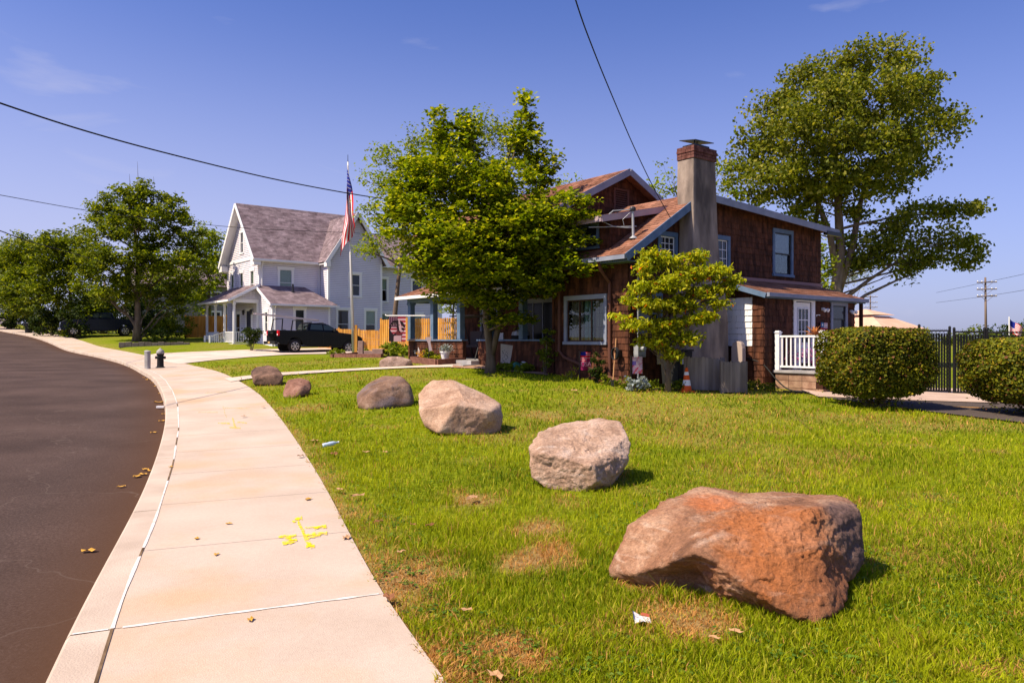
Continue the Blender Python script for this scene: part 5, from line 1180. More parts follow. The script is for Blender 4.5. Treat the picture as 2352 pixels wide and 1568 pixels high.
lad=thing('ladder','long pale ladder lying on the rack above the black pickup','ladder',(c_.x,c_.y,c_.z),TH)
m=MB()
for y in (-.62,-.25): m.bar((-2.35,y,2.42),(1.75,y,2.06),.04,.09)
for i in range(13): x=-2.2+i*.31; z=2.42-(x+2.35)*.0878; m.bar((x,-.6,z),(x,-.27,z),.03,.03)
m.build('rails_and_rungs',pm('pale_alloy',(.55,.48,.48),rough=.5,metal=.2),lad)
g=GY(285,62.5)
pickup('pickup_truck','dark blue pickup truck with chrome grille parked under the trees',(g.x,g.y,g.z),math.pi+R(33),M_navy,False)
# distant white car at the end of the road
def car(label,loc,rz,paint):
    t=thing('parked_car',label,'car',loc,rz)
    pr=[(-2.1,.35),(-2.15,.8),(-1.9,.98),(-1.2,1.02),(-.7,1.42),(.5,1.44),(1.15,1.02),(2.0,.88),(2.2,.6),(2.15,.35)]
    m=MB(); m.prism(pr,-.85,.85,axis='y'); m.build('body',paint,t,bevel=.05)
    for s in (-1,1):
        m=MB(); m.prism([(-1.05,1.05),(-.65,1.37),(.45,1.38),(.95,1.05)],s*.853,s*.858,axis='y'); m.build('side_window',M_tint,t)
    for x in (-1.3,1.35):
        for s in (-1,1):
            m=MB(); m.lathe([(0,-.1),(.33,-.1),(.33,.1),(0,.1)],16,M=Matrix.Translation((x,s*.8,.33))@Matrix.Rotation(R(90),4,'X')); w=m.build('wheel',M_tyre,t); m=MB(); m.lathe([(0,-.11),(.2,-.105),(.2,.105),(0,.11)],12,M=Matrix.Translation((x,s*.8,.33))@Matrix.Rotation(R(90),4,'X')); m.build('rim',M_rim,w)
    return t
g=GY(-2,88); car('white car at the far end of the road by the left edge',(g.x,g.y,g.z),R(35),M_white)
# ------------------------------------------------------------------ flagpole with flag
D_=36.0; g=GY(812,D_); fp=thing('flagpole','tall white flagpole by the timber flower bed','flagpole',(g.x,g.y,g.z))
hp=P(799,372,D_).z-g.z; lean=P(799,372,D_).x-g.x
m=MB(); m.tube([(0,0,.0),(lean*.5,0,hp*.5),(lean,0,hp)],[.075,.06,.035],12); m.build('pole',pm('pole_white',(.62,.60,.60),rough=.4),fp,smooth=True)
m=MB(); m.lathe([(0,0),(.03,.01),(.015,.05),(.012,.35),(0,.36)],10,(lean,0,hp)); m.build('finial',M_metal,fp)
m=MB(); m.box(.06,-.06,-.2,.18,.06,1.5); m.build('support_post',M_cedar,fp)
M_fblue=pm('flag_blue',(.010,.018,.22),rough=.8); M_fred=pm('flag_red',(.62,.008,.015),rough=.8); M_fwhite=pm('flag_white',(.78,.72,.74),rough=.8)
def star(cx,cy,r,rot=0): return [(cx+(r if i%2==0 else r*.4)*math.sin(math.pi*i/5+rot),cy+(r if i%2==0 else r*.4)*math.cos(math.pi*i/5+rot)) for i in range(10)]
# limp flag: hoist edge along the pole, fly end fallen down; built as a curved cloth, fly direction nearly vertical
FH=1.9; FL=3.35
top=P(800,383,D_)-g
def fmap(u,v):      # u along the fly, v down the hoist: the limp cloth falls almost straight down in soft folds
    k=min(1,u*3); x=u*(.50*(1-v)-.34*v)+.07*math.sin(v*8+u*5)*k; y=-.10-.13*math.sin(v*9+u*3)*k-.05*math.sin(u*11)
    if u>.6: x-=(u-.6)*.25
    return Vector((lean*(1-.2*u)+x-.02, y, top.z-v*1.45-u*2.95+.06*math.sin(u*9)*v))
flag=MB(); nu,nv=56,26
for i in range(nu):
    for j in range(nv):
        u=(i+.5)/nu; v=(j+.5)/nv; st=int(v*13)
        mi=0 if (u<.40 and v<7/13) else (1 if st%2==0 else 2)
        flag.face([fmap(i/nu,j/nv),fmap((i+1)/nu,j/nv),fmap((i+1)/nu,(j+1)/nv),fmap(i/nu,(j+1)/nv)],mi)
for r in range(9):
    for c in range(6 if r%2==0 else 5):
        cu=.40*((c+.5+(.0 if r%2==0 else .5))/6); cv=(7/13)*(r+.7)/9.6
        pts=[fmap(cu+q[0]*.35,cv+q[1])+Vector((0,-.012,0)) for q in star(0,0,.026)]; flag.face(pts,2); flag.face([p+Vector((0,.024,0)) for p in pts],2)
fo=thing('flag','limp stars and stripes flag hanging from the tall white flagpole','flag',tuple(g)); flag.build('cloth',[M_fblue,M_fred,M_fwhite],fo)
m=MB(); m.tube([(lean*.98-.03,-.05,top.z+.1),(lean*.3,-.09,hp*.4),(.0,-.10,1.2)],.006,5); m.build('halyard',M_fwhite,fo)
# ------------------------------------------------------------------ dog banner on a horizontal pole from the porch
bp_=P(960,0,27.4); A_=P(941+52,725,26.9); Bq=P(886,725,27.6)
bn=thing('banner_pole','white horizontal pole sticking out from the porch post','pole',tuple(A_)); m=MB(); m.tube([(0,0,0),tuple(Bq-A_)],.02,8); m.lathe([(0,0),(.04,.02),(0,.06)],8,tuple(Bq-A_)); m.build('pole',M_white,bn)
fl=thing('dog_banner','flag banner with a black and white dog portrait over stars and stripes','flag',tuple(P(893,727,27.55)))
W_=44/F*27.5; Hh=57/F*27.5; d=(A_-Bq).normalized(); 
def bq(u,v,e=0): q=d*(u*W_)+Vector((0,0,-v*Hh)); return q+Vector((.02*math.sin(u*9)*v,-.03*math.sin(u*7)*v-e,0))
m=MB(); n=26
for i in range(n):
    for j in range(n):
        u=(i+.5)/n;v=(j+.5)/n; mi=0 if (u<.55 and v<.42) else (1 if int(v*13)%2==0 else 2)
        m.face([bq(i/n,j/n),bq((i+1)/n,j/n),bq((i+1)/n,(j+1)/n),bq(i/n,(j+1)/n)],mi)
for r in range(5):
    for c in range(5):
        q=[bq(.06+c*.105+x,.05+r*.075+y,.004) for x,y in star(0,0,.028)]; m.face(q,2)
def shape(pts,mi,e): m.face([bq(x,y,e) for x,y in pts],mi)
shape([(.0,1),(.0,.55),(.05,.36),(.16,.22),(.32,.15),(.5,.13),(.62,.16),(.66,.28),(.70,.42),(.72,.55),(.66,.66),(.5,.72),(.36,.78),(.30,1)],3,.008)   # dark coat and ear
shape([(.66,.16),(.80,.20),(.92,.32),(.98,.44),(.86,.42),(.78,.36),(.70,.28)],3,.009)    # other ear
shape([(.58,.13),(.64,.14),(.70,.28),(.76,.42),(.86,.50),(.84,.60),(.72,.62),(.64,.56),(.60,.36)],2,.012)      # white blaze and muzzle
shape([(.74,.44),(.88,.45),(.90,.52),(.82,.56),(.74,.52)],3,.015)     # nose
shape([(.50,.56),(.62,.58),(.66,.66),(.80,.66),(.74,.74),(.5,.74),(.40,.66)],4,.014)     # jaw
shape([(.30,.78),(.5,.76),(.74,.76),(.72,1),(.28,1)],2,.013)      # white chest
for x,y in ((.63,.34),): shape([(x-.03,y),(x,y-.02),(x+.03,y),(x,y+.02)],3,.016)
m.build('cloth',[pm('banner_navy',(.05,.01,.035),rough=.8),pm('banner_red',(.22,.015,.03),rough=.8),pm('banner_pale',(.42,.26,.30),rough=.8),pm('dog_black',(.012,.006,.010),rough=.8),pm('dog_brown',(.10,.015,.02),rough=.8)],fl)
# ------------------------------------------------------------------ grass
def grassmat():
    m,nt=_nt('grass_blades'); L=nt.links; at=N(nt,'ShaderNodeAttribute',attribute_name='Col')
    b=N(nt,'ShaderNodeBsdfPrincipled'); b.inputs['Roughness'].default_value=.55; b.inputs['Specular IOR Level'].default_value=.06; L.new(at.outputs['Color'],b.inputs['Base Color'])
    t=N(nt,'ShaderNodeBsdfTranslucent'); v2=N(nt,'ShaderNodeVectorMath',operation='MULTIPLY'); v2.inputs[1].default_value=(1.3,1.2,.6); L.new(at.outputs['Color'],v2.inputs[0]); L.new(v2.outputs[0],t.inputs[0])
    mx=N(nt,'ShaderNodeMixShader'); mx.inputs[0].default_value=.4; L.new(b.outputs[0],mx.inputs[1]); L.new(t.outputs[0],mx.inputs[2])
    o=N(nt,'ShaderNodeOutputMaterial'); L.new(mx.outputs[0],o.inputs[0]); return m
def grass(nb=520000):
    rg=np.random.default_rng(5)
    u=rg.uniform(0,1,nb); y0,y1=1.9,34.0; e=-.75                       # density falls with distance
    Y=(y0**e+u*(y1**e-y0**e))**(1/e); X=rg.uniform(-1,1,nb)*(Y*.74+.8)
    s=sdist(X,Y); W=np.array([1.72]) + np.clip((Y-4)/12,0,1)*.25
    wob=.10*(vnoise(X*7,Y*7,3)-.55)
    ok=s>W-.02+wob
    # off the hard surfaces and out of the house
    ux,uy=.785,.62; A=(X-6.01)*ux+(Y-21.55)*uy; B=-(X-6.01)*uy+(Y-21.55)*ux
    ok&=~((A>-3.9)&(B>-.3)); ok&=~((A>-.1)&(B>-3.2))
    ok&=~((X>7.6+(18.1-Y)*.52)&(Y<18.2)&(Y>9)); ok&=~((X>7.5)&(Y>18))
    def inpoly(X,Y,poly):
        c=np.zeros(X.shape,bool); j=len(poly)-1
        for i in range(len(poly)):
            xi,yi=poly[i];xj,yj=poly[j]
            c^=((yi>Y)!=(yj>Y))&(X<(xj-xi)*(Y-yi)/((yj-yi) or 1e-9)+xi); j=i
        return c
    pth=[tuple(p.xy) for p in g1]+[tuple(p.xy) for p in g2][::-1]; ok&=~inpoly(X,Y,pth)
    pth=[tuple(p.xy) for p in (G(1035,838),G(1080,836),G(1130,843),G(1250,853))]+[tuple(p.xy) for p in (G(1035,846),G(1100,848),G(1150,853),G(1260,864))][::-1]; ok&=~inpoly(X,Y,pth)
    ok&=~inpoly(X,Y,[(-14.6,31.5),(-13.8,35),(-12.6,39),(-8,48),(-20,45),(-22.5,39.5)])
    X=X[ok];Y=Y[ok];n_=len(X); Z=HN(X,Y)
    dr=dryness(X,Y); keep=rg.uniform(0,1,n_)>dr*.35; X=X[keep];Y=Y[keep];Z=Z[keep];dr=dr[keep]; n_=len(X)
    far=np.clip(Y/9,.75,3.2)
    hn=fbm(X*1.3,Y*1.3,3,50); h=.72*(.035+.045*rg.uniform(0,1,n_)**1.5+.05*np.clip(hn-.45,0,1)*2)*(1-.5*dr)*np.clip(Y/7,1,1.25)
    tf=np.clip((fbm(X*3.1,Y*3.1,2,77)-.60)*6,0,1); h*=1+.7*tf; tall=rg.uniform(0,1,n_)<.012; h[tall]*=1.8; h*=np.clip(1.25-(Y-8)/34,.55,1)
    wd=.0042*far*rg.uniform(.7,1.4,n_)
    a=rg.uniform(0,2*np.pi,n_); lean=rg.uniform(.15,1.0,n_)*h*(1+.9*dr); lx=np.cos(a)*lean; ly=np.sin(a)*lean
    b=rg.uniform(0,2*np.pi,n_); wx=np.cos(b)*wd; wy=np.sin(b)*wd
    v=np.empty((n_,5,3)); z0=Z-.01
    v[:,0]=np.stack([X-wx,Y-wy,z0],1); v[:,1]=np.stack([X+wx,Y+wy,z0],1)
    mx=X+lx*.35;my=Y+ly*.35; mz=Z+h*.62
    v[:,2]=np.stack([mx+wx*.75,my+wy*.75,mz],1); v[:,3]=np.stack([mx-wx*.75,my-wy*.75,mz],1)
    v[:,4]=np.stack([X+lx,Y+ly,Z+h],1)
    q=(np.arange(n_)*5)[:,None]; f=np.concatenate([q+np.array([0,1,2]),q+np.array([0,2,3]),q+np.array([3,2,4])],1).reshape(-1,3)
    t=rg.uniform(0,1,n_); g=fbm(X*.6,Y*.6,3,70)
    ga=np.array([.075,.14,.003]); gb=np.array([.42,.455,.010]); gd=np.array([.60,.32,.10]); gy_=np.array([.46,.42,.04])
    k=np.clip(t*.75+(g-.5)*1.3+.18,0,1)[:,None]; c=ga*(1-k)+gb*k
    ym=(rg.uniform(0,1,n_)<.16)[:,None]; c=np.where(ym,gy_*rg.uniform(.7,1.2,(n_,1)),c)
    isd=(rg.uniform(0,1,n_)<dr*.9+.02)[:,None]; c=np.where(isd,gd*rg.uniform(.6,1.25,(n_,1)),c)
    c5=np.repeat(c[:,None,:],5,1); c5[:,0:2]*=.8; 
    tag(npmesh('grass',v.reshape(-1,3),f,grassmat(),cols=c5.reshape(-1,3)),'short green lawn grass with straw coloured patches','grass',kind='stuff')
if not globals().get("QUICK"): grass()
# clover and broadleaf weeds in the turf
def weeds():
    rg=np.random.default_rng(8); n_=5200; Y=2.2+rg.uniform(0,1,n_)**1.6*16; X=rg.uniform(-1,1,n_)*(Y*.74)
    s=sdist(X,Y); W=1.75+np.clip((Y-4)/12,0,1)*.25
    nz=fbm(X*.8,Y*.8,3,90); ok=(s>W+.02)&((nz>.56)|(s<W+.5))&~((X>7.2)&(Y>12)); X=X[ok];Y=Y[ok]
    ux,uy=.785,.62; A=(X-6.01)*ux+(Y-21.55)*uy; B=-(X-6.01)*uy+(Y-21.55)*ux; ok=~((A>-3.9)&(B>-.3)); X=X[ok];Y=Y[ok]
    c=np.stack([X,Y,HN(X,Y)+.02],1); pts=(c[:,None,:]+rg.normal(size=(len(c),7,3))*np.array([.035,.035,.008])).reshape(-1,3)
    o=leaves('clover',pts,.028,leafmat('clover_leaf',(.05,.12,.012),(.13,.22,.02),.3,cc=(.2,.28,.04)),up=.8,seed=4,aspect=.8)
    tag(o,'low clover and broadleaf weeds among the grass','weeds',kind='stuff')
if not globals().get("QUICK"): weeds()
# ------------------------------------------------------------------ trees and shrubs
M_bark=pm('bark',(.10,.07,.05),(.20,.15,.11),scale=5,rough=.95,bump=.8,bscale=20,stretch=(1,1,.25))
M_bark2=pm('pale_bark',(.11,.075,.055),(.22,.16,.12),scale=5,rough=.95,bump=.8,bscale=20,stretch=(1,1,.25))
L_maple=leafmat('maple_leaf',(.055,.10,.004),(.23,.285,.008),.5,cc=(.50,.49,.03))
L_big=leafmat('cottonwood_leaf',(.085,.115,.010),(.21,.225,.018),.45,cc=(.36,.33,.06))
L_left=leafmat('street_tree_leaf',(.05,.085,.006),(.16,.20,.010),.45,cc=(.30,.32,.02))
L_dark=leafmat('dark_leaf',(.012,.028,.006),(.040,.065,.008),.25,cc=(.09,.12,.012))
L_light=leafmat('light_leaf',(.12,.19,.012),(.25,.30,.02),.5,cc=(.36,.38,.05))
L_dog=leafmat('yellow_green_leaf',(.18,.24,.010),(.44,.45,.018),.5,cc=(.58,.52,.03),accent=(.60,.14,.02),acc=.02)
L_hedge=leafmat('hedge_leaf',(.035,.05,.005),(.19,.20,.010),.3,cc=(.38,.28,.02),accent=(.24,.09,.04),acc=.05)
L_silver=leafmat('silver_leaf',(.22,.26,.28),(.34,.38,.40),.2)
L_flower=leafmat('flower_orange',(.65,.30,.02),(.75,.42,.03),.2)
# maple in front of the brown house
b=G(1127,857)
lob=px_lobes([(1018,330,38,48,-.3,1.0),(1016,295,24,28,-.2,.5),(1010,262,13,22,-.2,.3),(1072,335,36,45,.5,1.0),(1072,298,22,28,.3,.5),(1070,264,12,18,.3,.25),(1203,340,42,42,.2,1.0),(1206,300,28,34,.2,.6),(1207,262,19,26,.2,.4),(1208,228,12,20,.2,.25),(1140,410,48,40,.6,1.2),(960,400,60,55,0,1.5),(925,450,50,45,-.4,1.2),
  (1245,400,40,55,.2,1.2),(1040,420,85,75,-.5,1.9),(1150,450,95,75,-.7,2.0),(960,510,85,60,-.5,2.0),(1060,540,100,70,-1.6,1.9),(1190,540,100,70,-1.3,2.0),(1290,500,75,42,-2.3,.6),(1345,475,46,26,-2.6,.35),(1300,455,40,24,-2.3,.5),
  (990,600,75,50,-.6,1.8),(1090,620,95,52,-1.4,1.8),(1210,625,95,45,-1.0,1.8),(1300,600,70,36,-2.2,.6),(1345,608,42,18,-2.5,.3),(1320,550,50,24,-2.4,.4),(1030,665,60,34,-.4,1.4),(1140,690,75,30,-.6,1.4),(1250,660,55,26,-1.2,1.0),(1180,735,60,14,-.9,.8),(1240,560,60,40,-1.9,.8),
  (1080,590,110,60,1.5,1.8),(1180,560,110,70,1.6,1.8)],b.y,b)
make_tree('maple_tree','broad green maple with several upright tops in front of the brown house','tree',b,lob,[(0,0,-.1),(.0,.02,.5),(-.04,0,.9),(-.15,.0,1.6),(-.05,.05,2.6),(.0,0,4.2)],.125,dens=74,per=34,clump=.31,lm=L_maple,bm=M_bark,seed=2,rt=.15,flat=.42,limb=.1,lr=.3,up=.62,asp=.85,twigs=.35)
mt_=bpy.data.objects['maple_tree']
m=MB(); m.tube([(.03,0,.55),(.22,-.05,1.3),(.34,-.1,2.2),(.6,-.1,3.3)],[.10,.085,.07,.04],8); m.build('limb',M_bark,mt_,smooth=True)
# lighter tree behind it
b=GY(905,34)
make_tree('light_green_tree','airy light green tree behind the maple, left of it','tree',b,px_lobes([(905,350,55,38),(880,410,50,45),(950,330,50,35),(860,500,40,40),(870,560,42,36),(1120,300,90,45,1,1.5),(1180,330,60,50,1,1.5),(840,570,26,28),(920,480,60,60),(1290,430,30,20,0,.8),(1000,400,90,60)],34,b),[(0,0,-.1),(0,0,1.5),(.2,0,3.5),(.5,0,6)],.15,dens=20,per=34,clump=.5,lm=L_light,bm=M_bark2,seed=5,rt=.15,flat=.6)
# small yellow green ornamental tree by the chimney
b=GY(1534,18.3)
make_tree('small_ornamental_tree','small yellow green tree with a few orange leaves beside the chimney','tree',b,px_lobes([(1535,598,34,20,0,.4),(1492,588,24,18,-.1,.3),(1482,618,22,22,-.1,.3),(1600,592,26,16,0,.3),(1590,625,44,22,0,.4),(1645,625,30,16,-.1,.3),(1685,645,24,12,-.1,.2),(1655,665,32,14,-.1,.25),(1478,662,34,16,-.1,.4),(1540,650,44,24,-.2,.5),(1610,672,44,16,0,.4),(1500,700,42,16,-.2,.5),(1560,700,40,20,0,.5),(1445,690,16,8,0,.2),(1468,745,40,12,-.3,.4),(1425,730,20,7,-.2,.15),(1605,728,40,16,-.2,.35),(1530,750,46,20,-.1,.5),(1500,785,40,14,-.1,.4),(1575,775,34,16,-.1,.35),(1545,812,24,14,-.1,.3),(1650,700,26,10,-.2,.2)],b.y,b),
  [(0,0,-.1),(.0,0,.6),(.03,0,1.1),(-.03,.02,1.7),(.05,0,2.6)],.13,dens=520,per=15,clump=.17,lm=L_dog,bm=M_bark,seed=7,rt=.068,flat=.5,limb=.7,up=.45,asp=.42,twigs=.5,droop=.9)
# big tree at the right, behind the house
D_=46; b=GY(1925,D_)
make_tree('large_shade_tree','very large spreading tree rising behind the brown house at the right','tree',b,px_lobes([(1860,165,60,45),(1960,150,70,48),(2060,140,65,45),(1790,225,65,50),(1900,230,85,60,-2,3),(2010,225,85,60,-2,3),(2120,215,60,55),(1745,305,55,50),(1840,310,85,60,-2.5,3),(1950,320,90,60,-3,3),(2060,310,90,60,-2,3),(2160,290,62,45),
   (1720,385,50,40),(1800,400,70,50,-1.5,2.5),(1900,400,80,45,-2,2.5),(2000,400,75,45,-2,2.5),(2090,380,60,35),(1760,450,60,30),(1840,470,50,30),(2060,430,50,26),(2130,480,55,26),(2190,485,55,20),(2220,480,34,10),(2080,520,60,26),(2170,540,60,20),(2230,555,28,22),(2080,570,60,18),(2160,600,55,14),(2220,595,28,16),(2010,560,45,20),(2080,620,14,22),(1960,600,34,16),(1700,430,32,30),(1870,520,40,26),(1980,480,45,24),(1800,520,46,24),(2000,610,40,14),(1940,560,34,24),(1840,430,60,30),(1930,440,60,30),(2040,592,50,14),(2115,600,50,13),(2010,575,40,16),(2190,560,40,14),(2040,535,50,18)],D_,b),
  [(0,0,0),(.1,0,2.5),(-.1,0,5),(.15,0,7),(.0,0,10),(-.2,0,14)],.23,dens=6.6,per=90,clump=.85,lm=L_big,bm=M_bark2,seed=11,rt=.46,flat=.62,limb=.12,lr=.16,up=.35,asp=.75,twigs=.6,shell=.42)
bt=bpy.data.objects['large_shade_tree']; m=MB(); m.tube([(0,0,4.6),(.9,0,7.4),(1.3,0,9.8),(2.2,0,13)],[.28,.22,.16,.08],8); m.tube([(0,0,5.0),(-.5,0,8.2),(-1.6,0,11),(-2.4,0,13.5)],[.26,.2,.14,.08],8); m.tube([(.1,0,3.2),(1.7,0,4.4),(3.5,-.3,5.3),(5.2,0,5.9)],[.15,.10,.06,.02],7); m.tube([(.0,0,3.9),(2.0,0,5.4),(4.2,-.3,6.9),(6.0,0,8.0)],[.15,.10,.06,.02],7); m.tube([(-.6,.4,0),(-1.6,.4,3.5),(-1.5,.4,7.4),(-.9,.4,11)],[.3,.26,.2,.12],8); m.build('limb',M_bark2,bt,smooth=True)
b=GY(1880,38); make_tree('understorey_tree','bright green young tree between the house corner and the large trunk','tree',b,px_lobes([(1890,610,26,40),(1880,560,14,26),(1900,650,24,22)],38,b),[(0,0,0),(0,0,3)],.2,dens=30,per=30,clump=.35,lm=L_light,bm=M_bark,seed=13,rt=.06)
b=GY(1960,60); make_tree('wispy_tree','grey green wispy tree low behind the large trunk','tree',b,px_lobes([(1965,640,38,30),(1940,610,30,22),(1990,625,20,18)],60,b),[(0,0,0),(0,0,4)],.22,dens=6,per=30,clump=.6,lm=L_silver,bm=M_bark,seed=14,rt=.07)
b=GY(1560,44); make_tree('sparse_tree','thin pale tree visible between the gable and the chimney','tree',b,px_lobes([(1545,400,40,38),(1520,440,40,20),(1580,440,50,26),(1650,400,26,60),(1680,440,40,36),(1500,430,20,14)],44,b),[(0,0,0),(0,0,4),(.3,0,8)],.22,dens=3.0,per=22,clump=.6,lm=L_light,bm=M_bark2,seed=15,rt=.13,twigs=1)
b=GY(1040,46); make_tree('garden_tree','sunlit green tree behind the orange fence, seen through the porch','tree',b,px_lobes([(1030,690,40,40),(1075,700,40,36),(1000,650,34,40),(1060,640,46,40),(1110,690,40,40)],46,b),[(0,0,0),(0,0,2),(.1,0,4)],.16,dens=14,per=40,clump=.4,lm=L_light,bm=M_bark,seed=17,rt=.1)
# left side
b=G(314,776); b=GY(314,55); Dl=b.y
make_tree('street_tree','tall full street tree standing over the dark blue pickup','tree',b,px_lobes([(290,445,50,32),(340,450,55,34),(395,480,48,34),(240,475,45,34),(230,530,60,45,-1,2),(320,520,80,55,-1.5,2.4),(410,530,55,50),(440,590,34,50),(200,590,55,45),(280,600,80,52,-1.5,2.4),(370,600,80,55,-1.5,2.4),(430,660,36,34),(260,665,70,34,-.5,2),(350,675,70,32,0,2),(400,700,34,26),(220,650,50,34),(300,490,75,45,1,2)],Dl,b),
  [(0,0,-.1),(.1,0,1.5),(.05,0,3.2),(.1,0,6),(-.2,0,9)],.21,dens=10,per=62,clump=.55,lm=L_left,bm=M_bark,seed=21,rt=.27,flat=.55,limb=.5,asp=.75,twigs=.3)
st_=bpy.data.objects['street_tree']; m=MB()
for x,h_ in ((.0,1.9),(-.6,1.1),(1.2,1.2),(-3.0,1.1),(2.8,.9)): z=P(0,415,Dl).z-b.z-abs(x)*.5; m.tube([(x,0,z-1.2),(x+.1,0,z+.2),(x+.05,0,z+h_*.75)],[.03,.02,.006],4)
m.build('bare_twig',M_bark,st_)
for i,(px,Dd,lobs,mt,lab) in enumerate([
  (160,62,[(150,560,70,45),(110,600,70,50),(190,590,60,50),(140,650,90,50),(90,660,60,45),(170,700,70,35),(220,700,50,40)],L_left,'rounded tree left of the street tree, over the sidewalk'),
  (90,72,[(80,570,60,40),(40,590,60,40),(110,600,60,50),(60,650,80,50),(20,640,50,50),(80,705,80,35)],L_left,'bushy tree second from the left edge along the road'),
  (20,82,[(10,590,60,40),(-30,600,60,45),(40,620,60,50),(0,670,80,50),(40,700,60,35),(-40,700,60,40)],L_left,'leafy tree at the left edge of the view'),
  (480,70,[(470,550,40,34),(500,560,34,30),(480,620,50,50),(450,590,40,40),(510,620,30,50),(470,690,60,30),(400,640,60,60)],L_light,'bright yellow green tree between the street tree and the grey house'),
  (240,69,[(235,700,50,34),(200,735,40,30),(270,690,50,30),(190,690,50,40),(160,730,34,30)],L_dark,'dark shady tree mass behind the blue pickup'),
 ]):
    b=GY(px,Dd); make_tree('roadside_tree',lab,'tree',b,px_lobes(lobs,Dd,b),[(0,0,-.1),(.1,0,2),(0,0,5)],.26,dens=6.5,per=60,clump=.75,lm=mt,bm=M_bark,seed=31+i,rt=.2,flat=.6,twigs=.15)
def bush(name,label,cat,b,lobes,lm,leaf=.09,dens=60,per=30,clump=.16,seed=1,group=None,asp=.6,stems=6,flat=.7,up=.45,shell=.4,bm=None):
    root=thing(name,label,cat,b,0,group); cs,_=lobe_centers(lobes,dens,seed,shell); cs=cs[cs[:,2]>-.02]; p=clump_pts(cs,per,clump,flat,seed+1); p=p[p[:,2]>0.0]
    leaves('foliage',p,leaf,lm,root,up=up,seed=seed+2,aspect=asp)
    m=MB(); rg=random.Random(seed)
    for i in range(stems):
        e=Vector(cs[rg.randrange(len(cs))]); m.tube([(e.x*.12,e.y*.12,-.05),(e.x*.5,e.y*.5,e.z*.5),tuple(e)],[.022,.015,.008],5)
    m.build('stem',bm or M_bark,root); return root
def m_lobes(lst): return [((a,b,c),(d,e,f)) for a,b,c,d,e,f in lst]
# dense bushes along the road under the left trees
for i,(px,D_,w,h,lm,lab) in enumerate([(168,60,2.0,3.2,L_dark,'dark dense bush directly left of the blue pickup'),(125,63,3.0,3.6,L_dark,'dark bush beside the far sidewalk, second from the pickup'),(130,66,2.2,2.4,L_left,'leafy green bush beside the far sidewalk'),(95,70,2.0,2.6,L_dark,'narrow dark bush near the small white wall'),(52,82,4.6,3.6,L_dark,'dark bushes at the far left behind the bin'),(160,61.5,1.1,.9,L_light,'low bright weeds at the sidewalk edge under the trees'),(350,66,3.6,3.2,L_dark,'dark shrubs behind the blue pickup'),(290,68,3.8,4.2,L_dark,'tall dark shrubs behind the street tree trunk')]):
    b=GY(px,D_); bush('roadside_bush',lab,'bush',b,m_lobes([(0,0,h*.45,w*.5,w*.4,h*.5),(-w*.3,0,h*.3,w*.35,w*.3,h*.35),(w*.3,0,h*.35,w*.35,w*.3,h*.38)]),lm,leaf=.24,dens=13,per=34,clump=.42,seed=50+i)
b=GY(392,57); bush('vine_mound','vine covered hedge mound beside the orange fence','hedge',b,m_lobes([(-.8,0,.8,1.2,.9,.9),(.2,0,1.0,1.2,.9,1.0),(1.2,0,.9,1.0,.8,.9),(-.3,0,1.8,.5,.5,.35)]),L_left,leaf=.15,dens=24,per=36,clump=.3,seed=61)
b=GY(368,53.5); bush('clipped_shrub','small dark clipped shrub on the far lawn','shrub',b,m_lobes([(0,0,.5,.65,.6,.55)]),L_dark,leaf=.10,dens=120,per=36,clump=.16,seed=62)
b=GY(345,54.5); bush('clipped_shrub','dark low shrub between the tree trunk and the clipped one','shrub',b,m_lobes([(0,0,.45,.6,.5,.5)]),L_dark,leaf=.10,dens=110,per=34,clump=.16,seed=63)
b=GY(577,47.0); bush('round_shrub','dark green shrub at the corner of the white porch','shrub',b,m_lobes([(-.25,0,1.0,.45,.45,.45),(.25,0,1.05,.45,.45,.45),(0,0,1.2,.65,.55,.28),(0,0,.6,.35,.35,.35)]),L_dark,leaf=.09,dens=140,per=34,clump=.15,seed=64)
# hedges at the right
def hedge(label,b,rx,ry,z0,z1,seed):
    root=thing('hedge_bush',label,'hedge',b,R(8),'clipped hedges beside the parking'); rg=np.random.default_rng(seed); n=30000
    d=rg.normal(size=(n,3)); d/=np.abs(d).max(1)[:,None]; e=6.5
    nn=(np.abs(d)**e).sum(1)**(1/e); d=d/nn[:,None]; q=1-np.abs(rg.normal(size=n))*.10; lump=1+.09*(fbm(d[:,0]*3+seed,d[:,2]*3+d[:,1]*2,3,seed)-.5)*2
    p=d*q[:,None]*lump[:,None]; zc=(z0+z1)/2; hz=(z1-z0)/2
    taper=1-.30*np.clip((-p[:,2]-.25),0,1)**1.3; P_=np.stack([p[:,0]*rx*taper,p[:,1]*ry*taper,zc+p[:,2]*hz],1)
    keep=(P_[:,2]>z0+.02)|(rg.uniform(size=n)<.3); leaves('foliage',P_[keep],.062,L_hedge,root,up=.35,seed=seed,aspect=.7,out=d[keep])
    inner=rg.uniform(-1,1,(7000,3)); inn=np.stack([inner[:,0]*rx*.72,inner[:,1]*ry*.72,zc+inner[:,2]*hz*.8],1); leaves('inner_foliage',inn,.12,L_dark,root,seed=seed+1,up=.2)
    m=MB(); r2=random.Random(seed)
    for i in range(26): a=r2.uniform(0,6.28); x=math.cos(a)*rx*.6*r2.random();y=math.sin(a)*ry*.6*r2.random(); m.tube([(x*.25,y*.25,-.05),(x*.7,y*.7,z0*.8),(x*1.1,y*1.1,z0+.5)],[.02,.015,.01],5)
    m.build('stem',M_bark,root)
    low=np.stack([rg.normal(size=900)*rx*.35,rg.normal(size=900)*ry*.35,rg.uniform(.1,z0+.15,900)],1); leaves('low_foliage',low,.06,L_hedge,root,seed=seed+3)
g=G(2030,940); hedge('wide clipped reddish green hedge in the middle of the right side',(g.x-.02,g.y+.4,g.z),1.02,.95,.26,1.77,70)
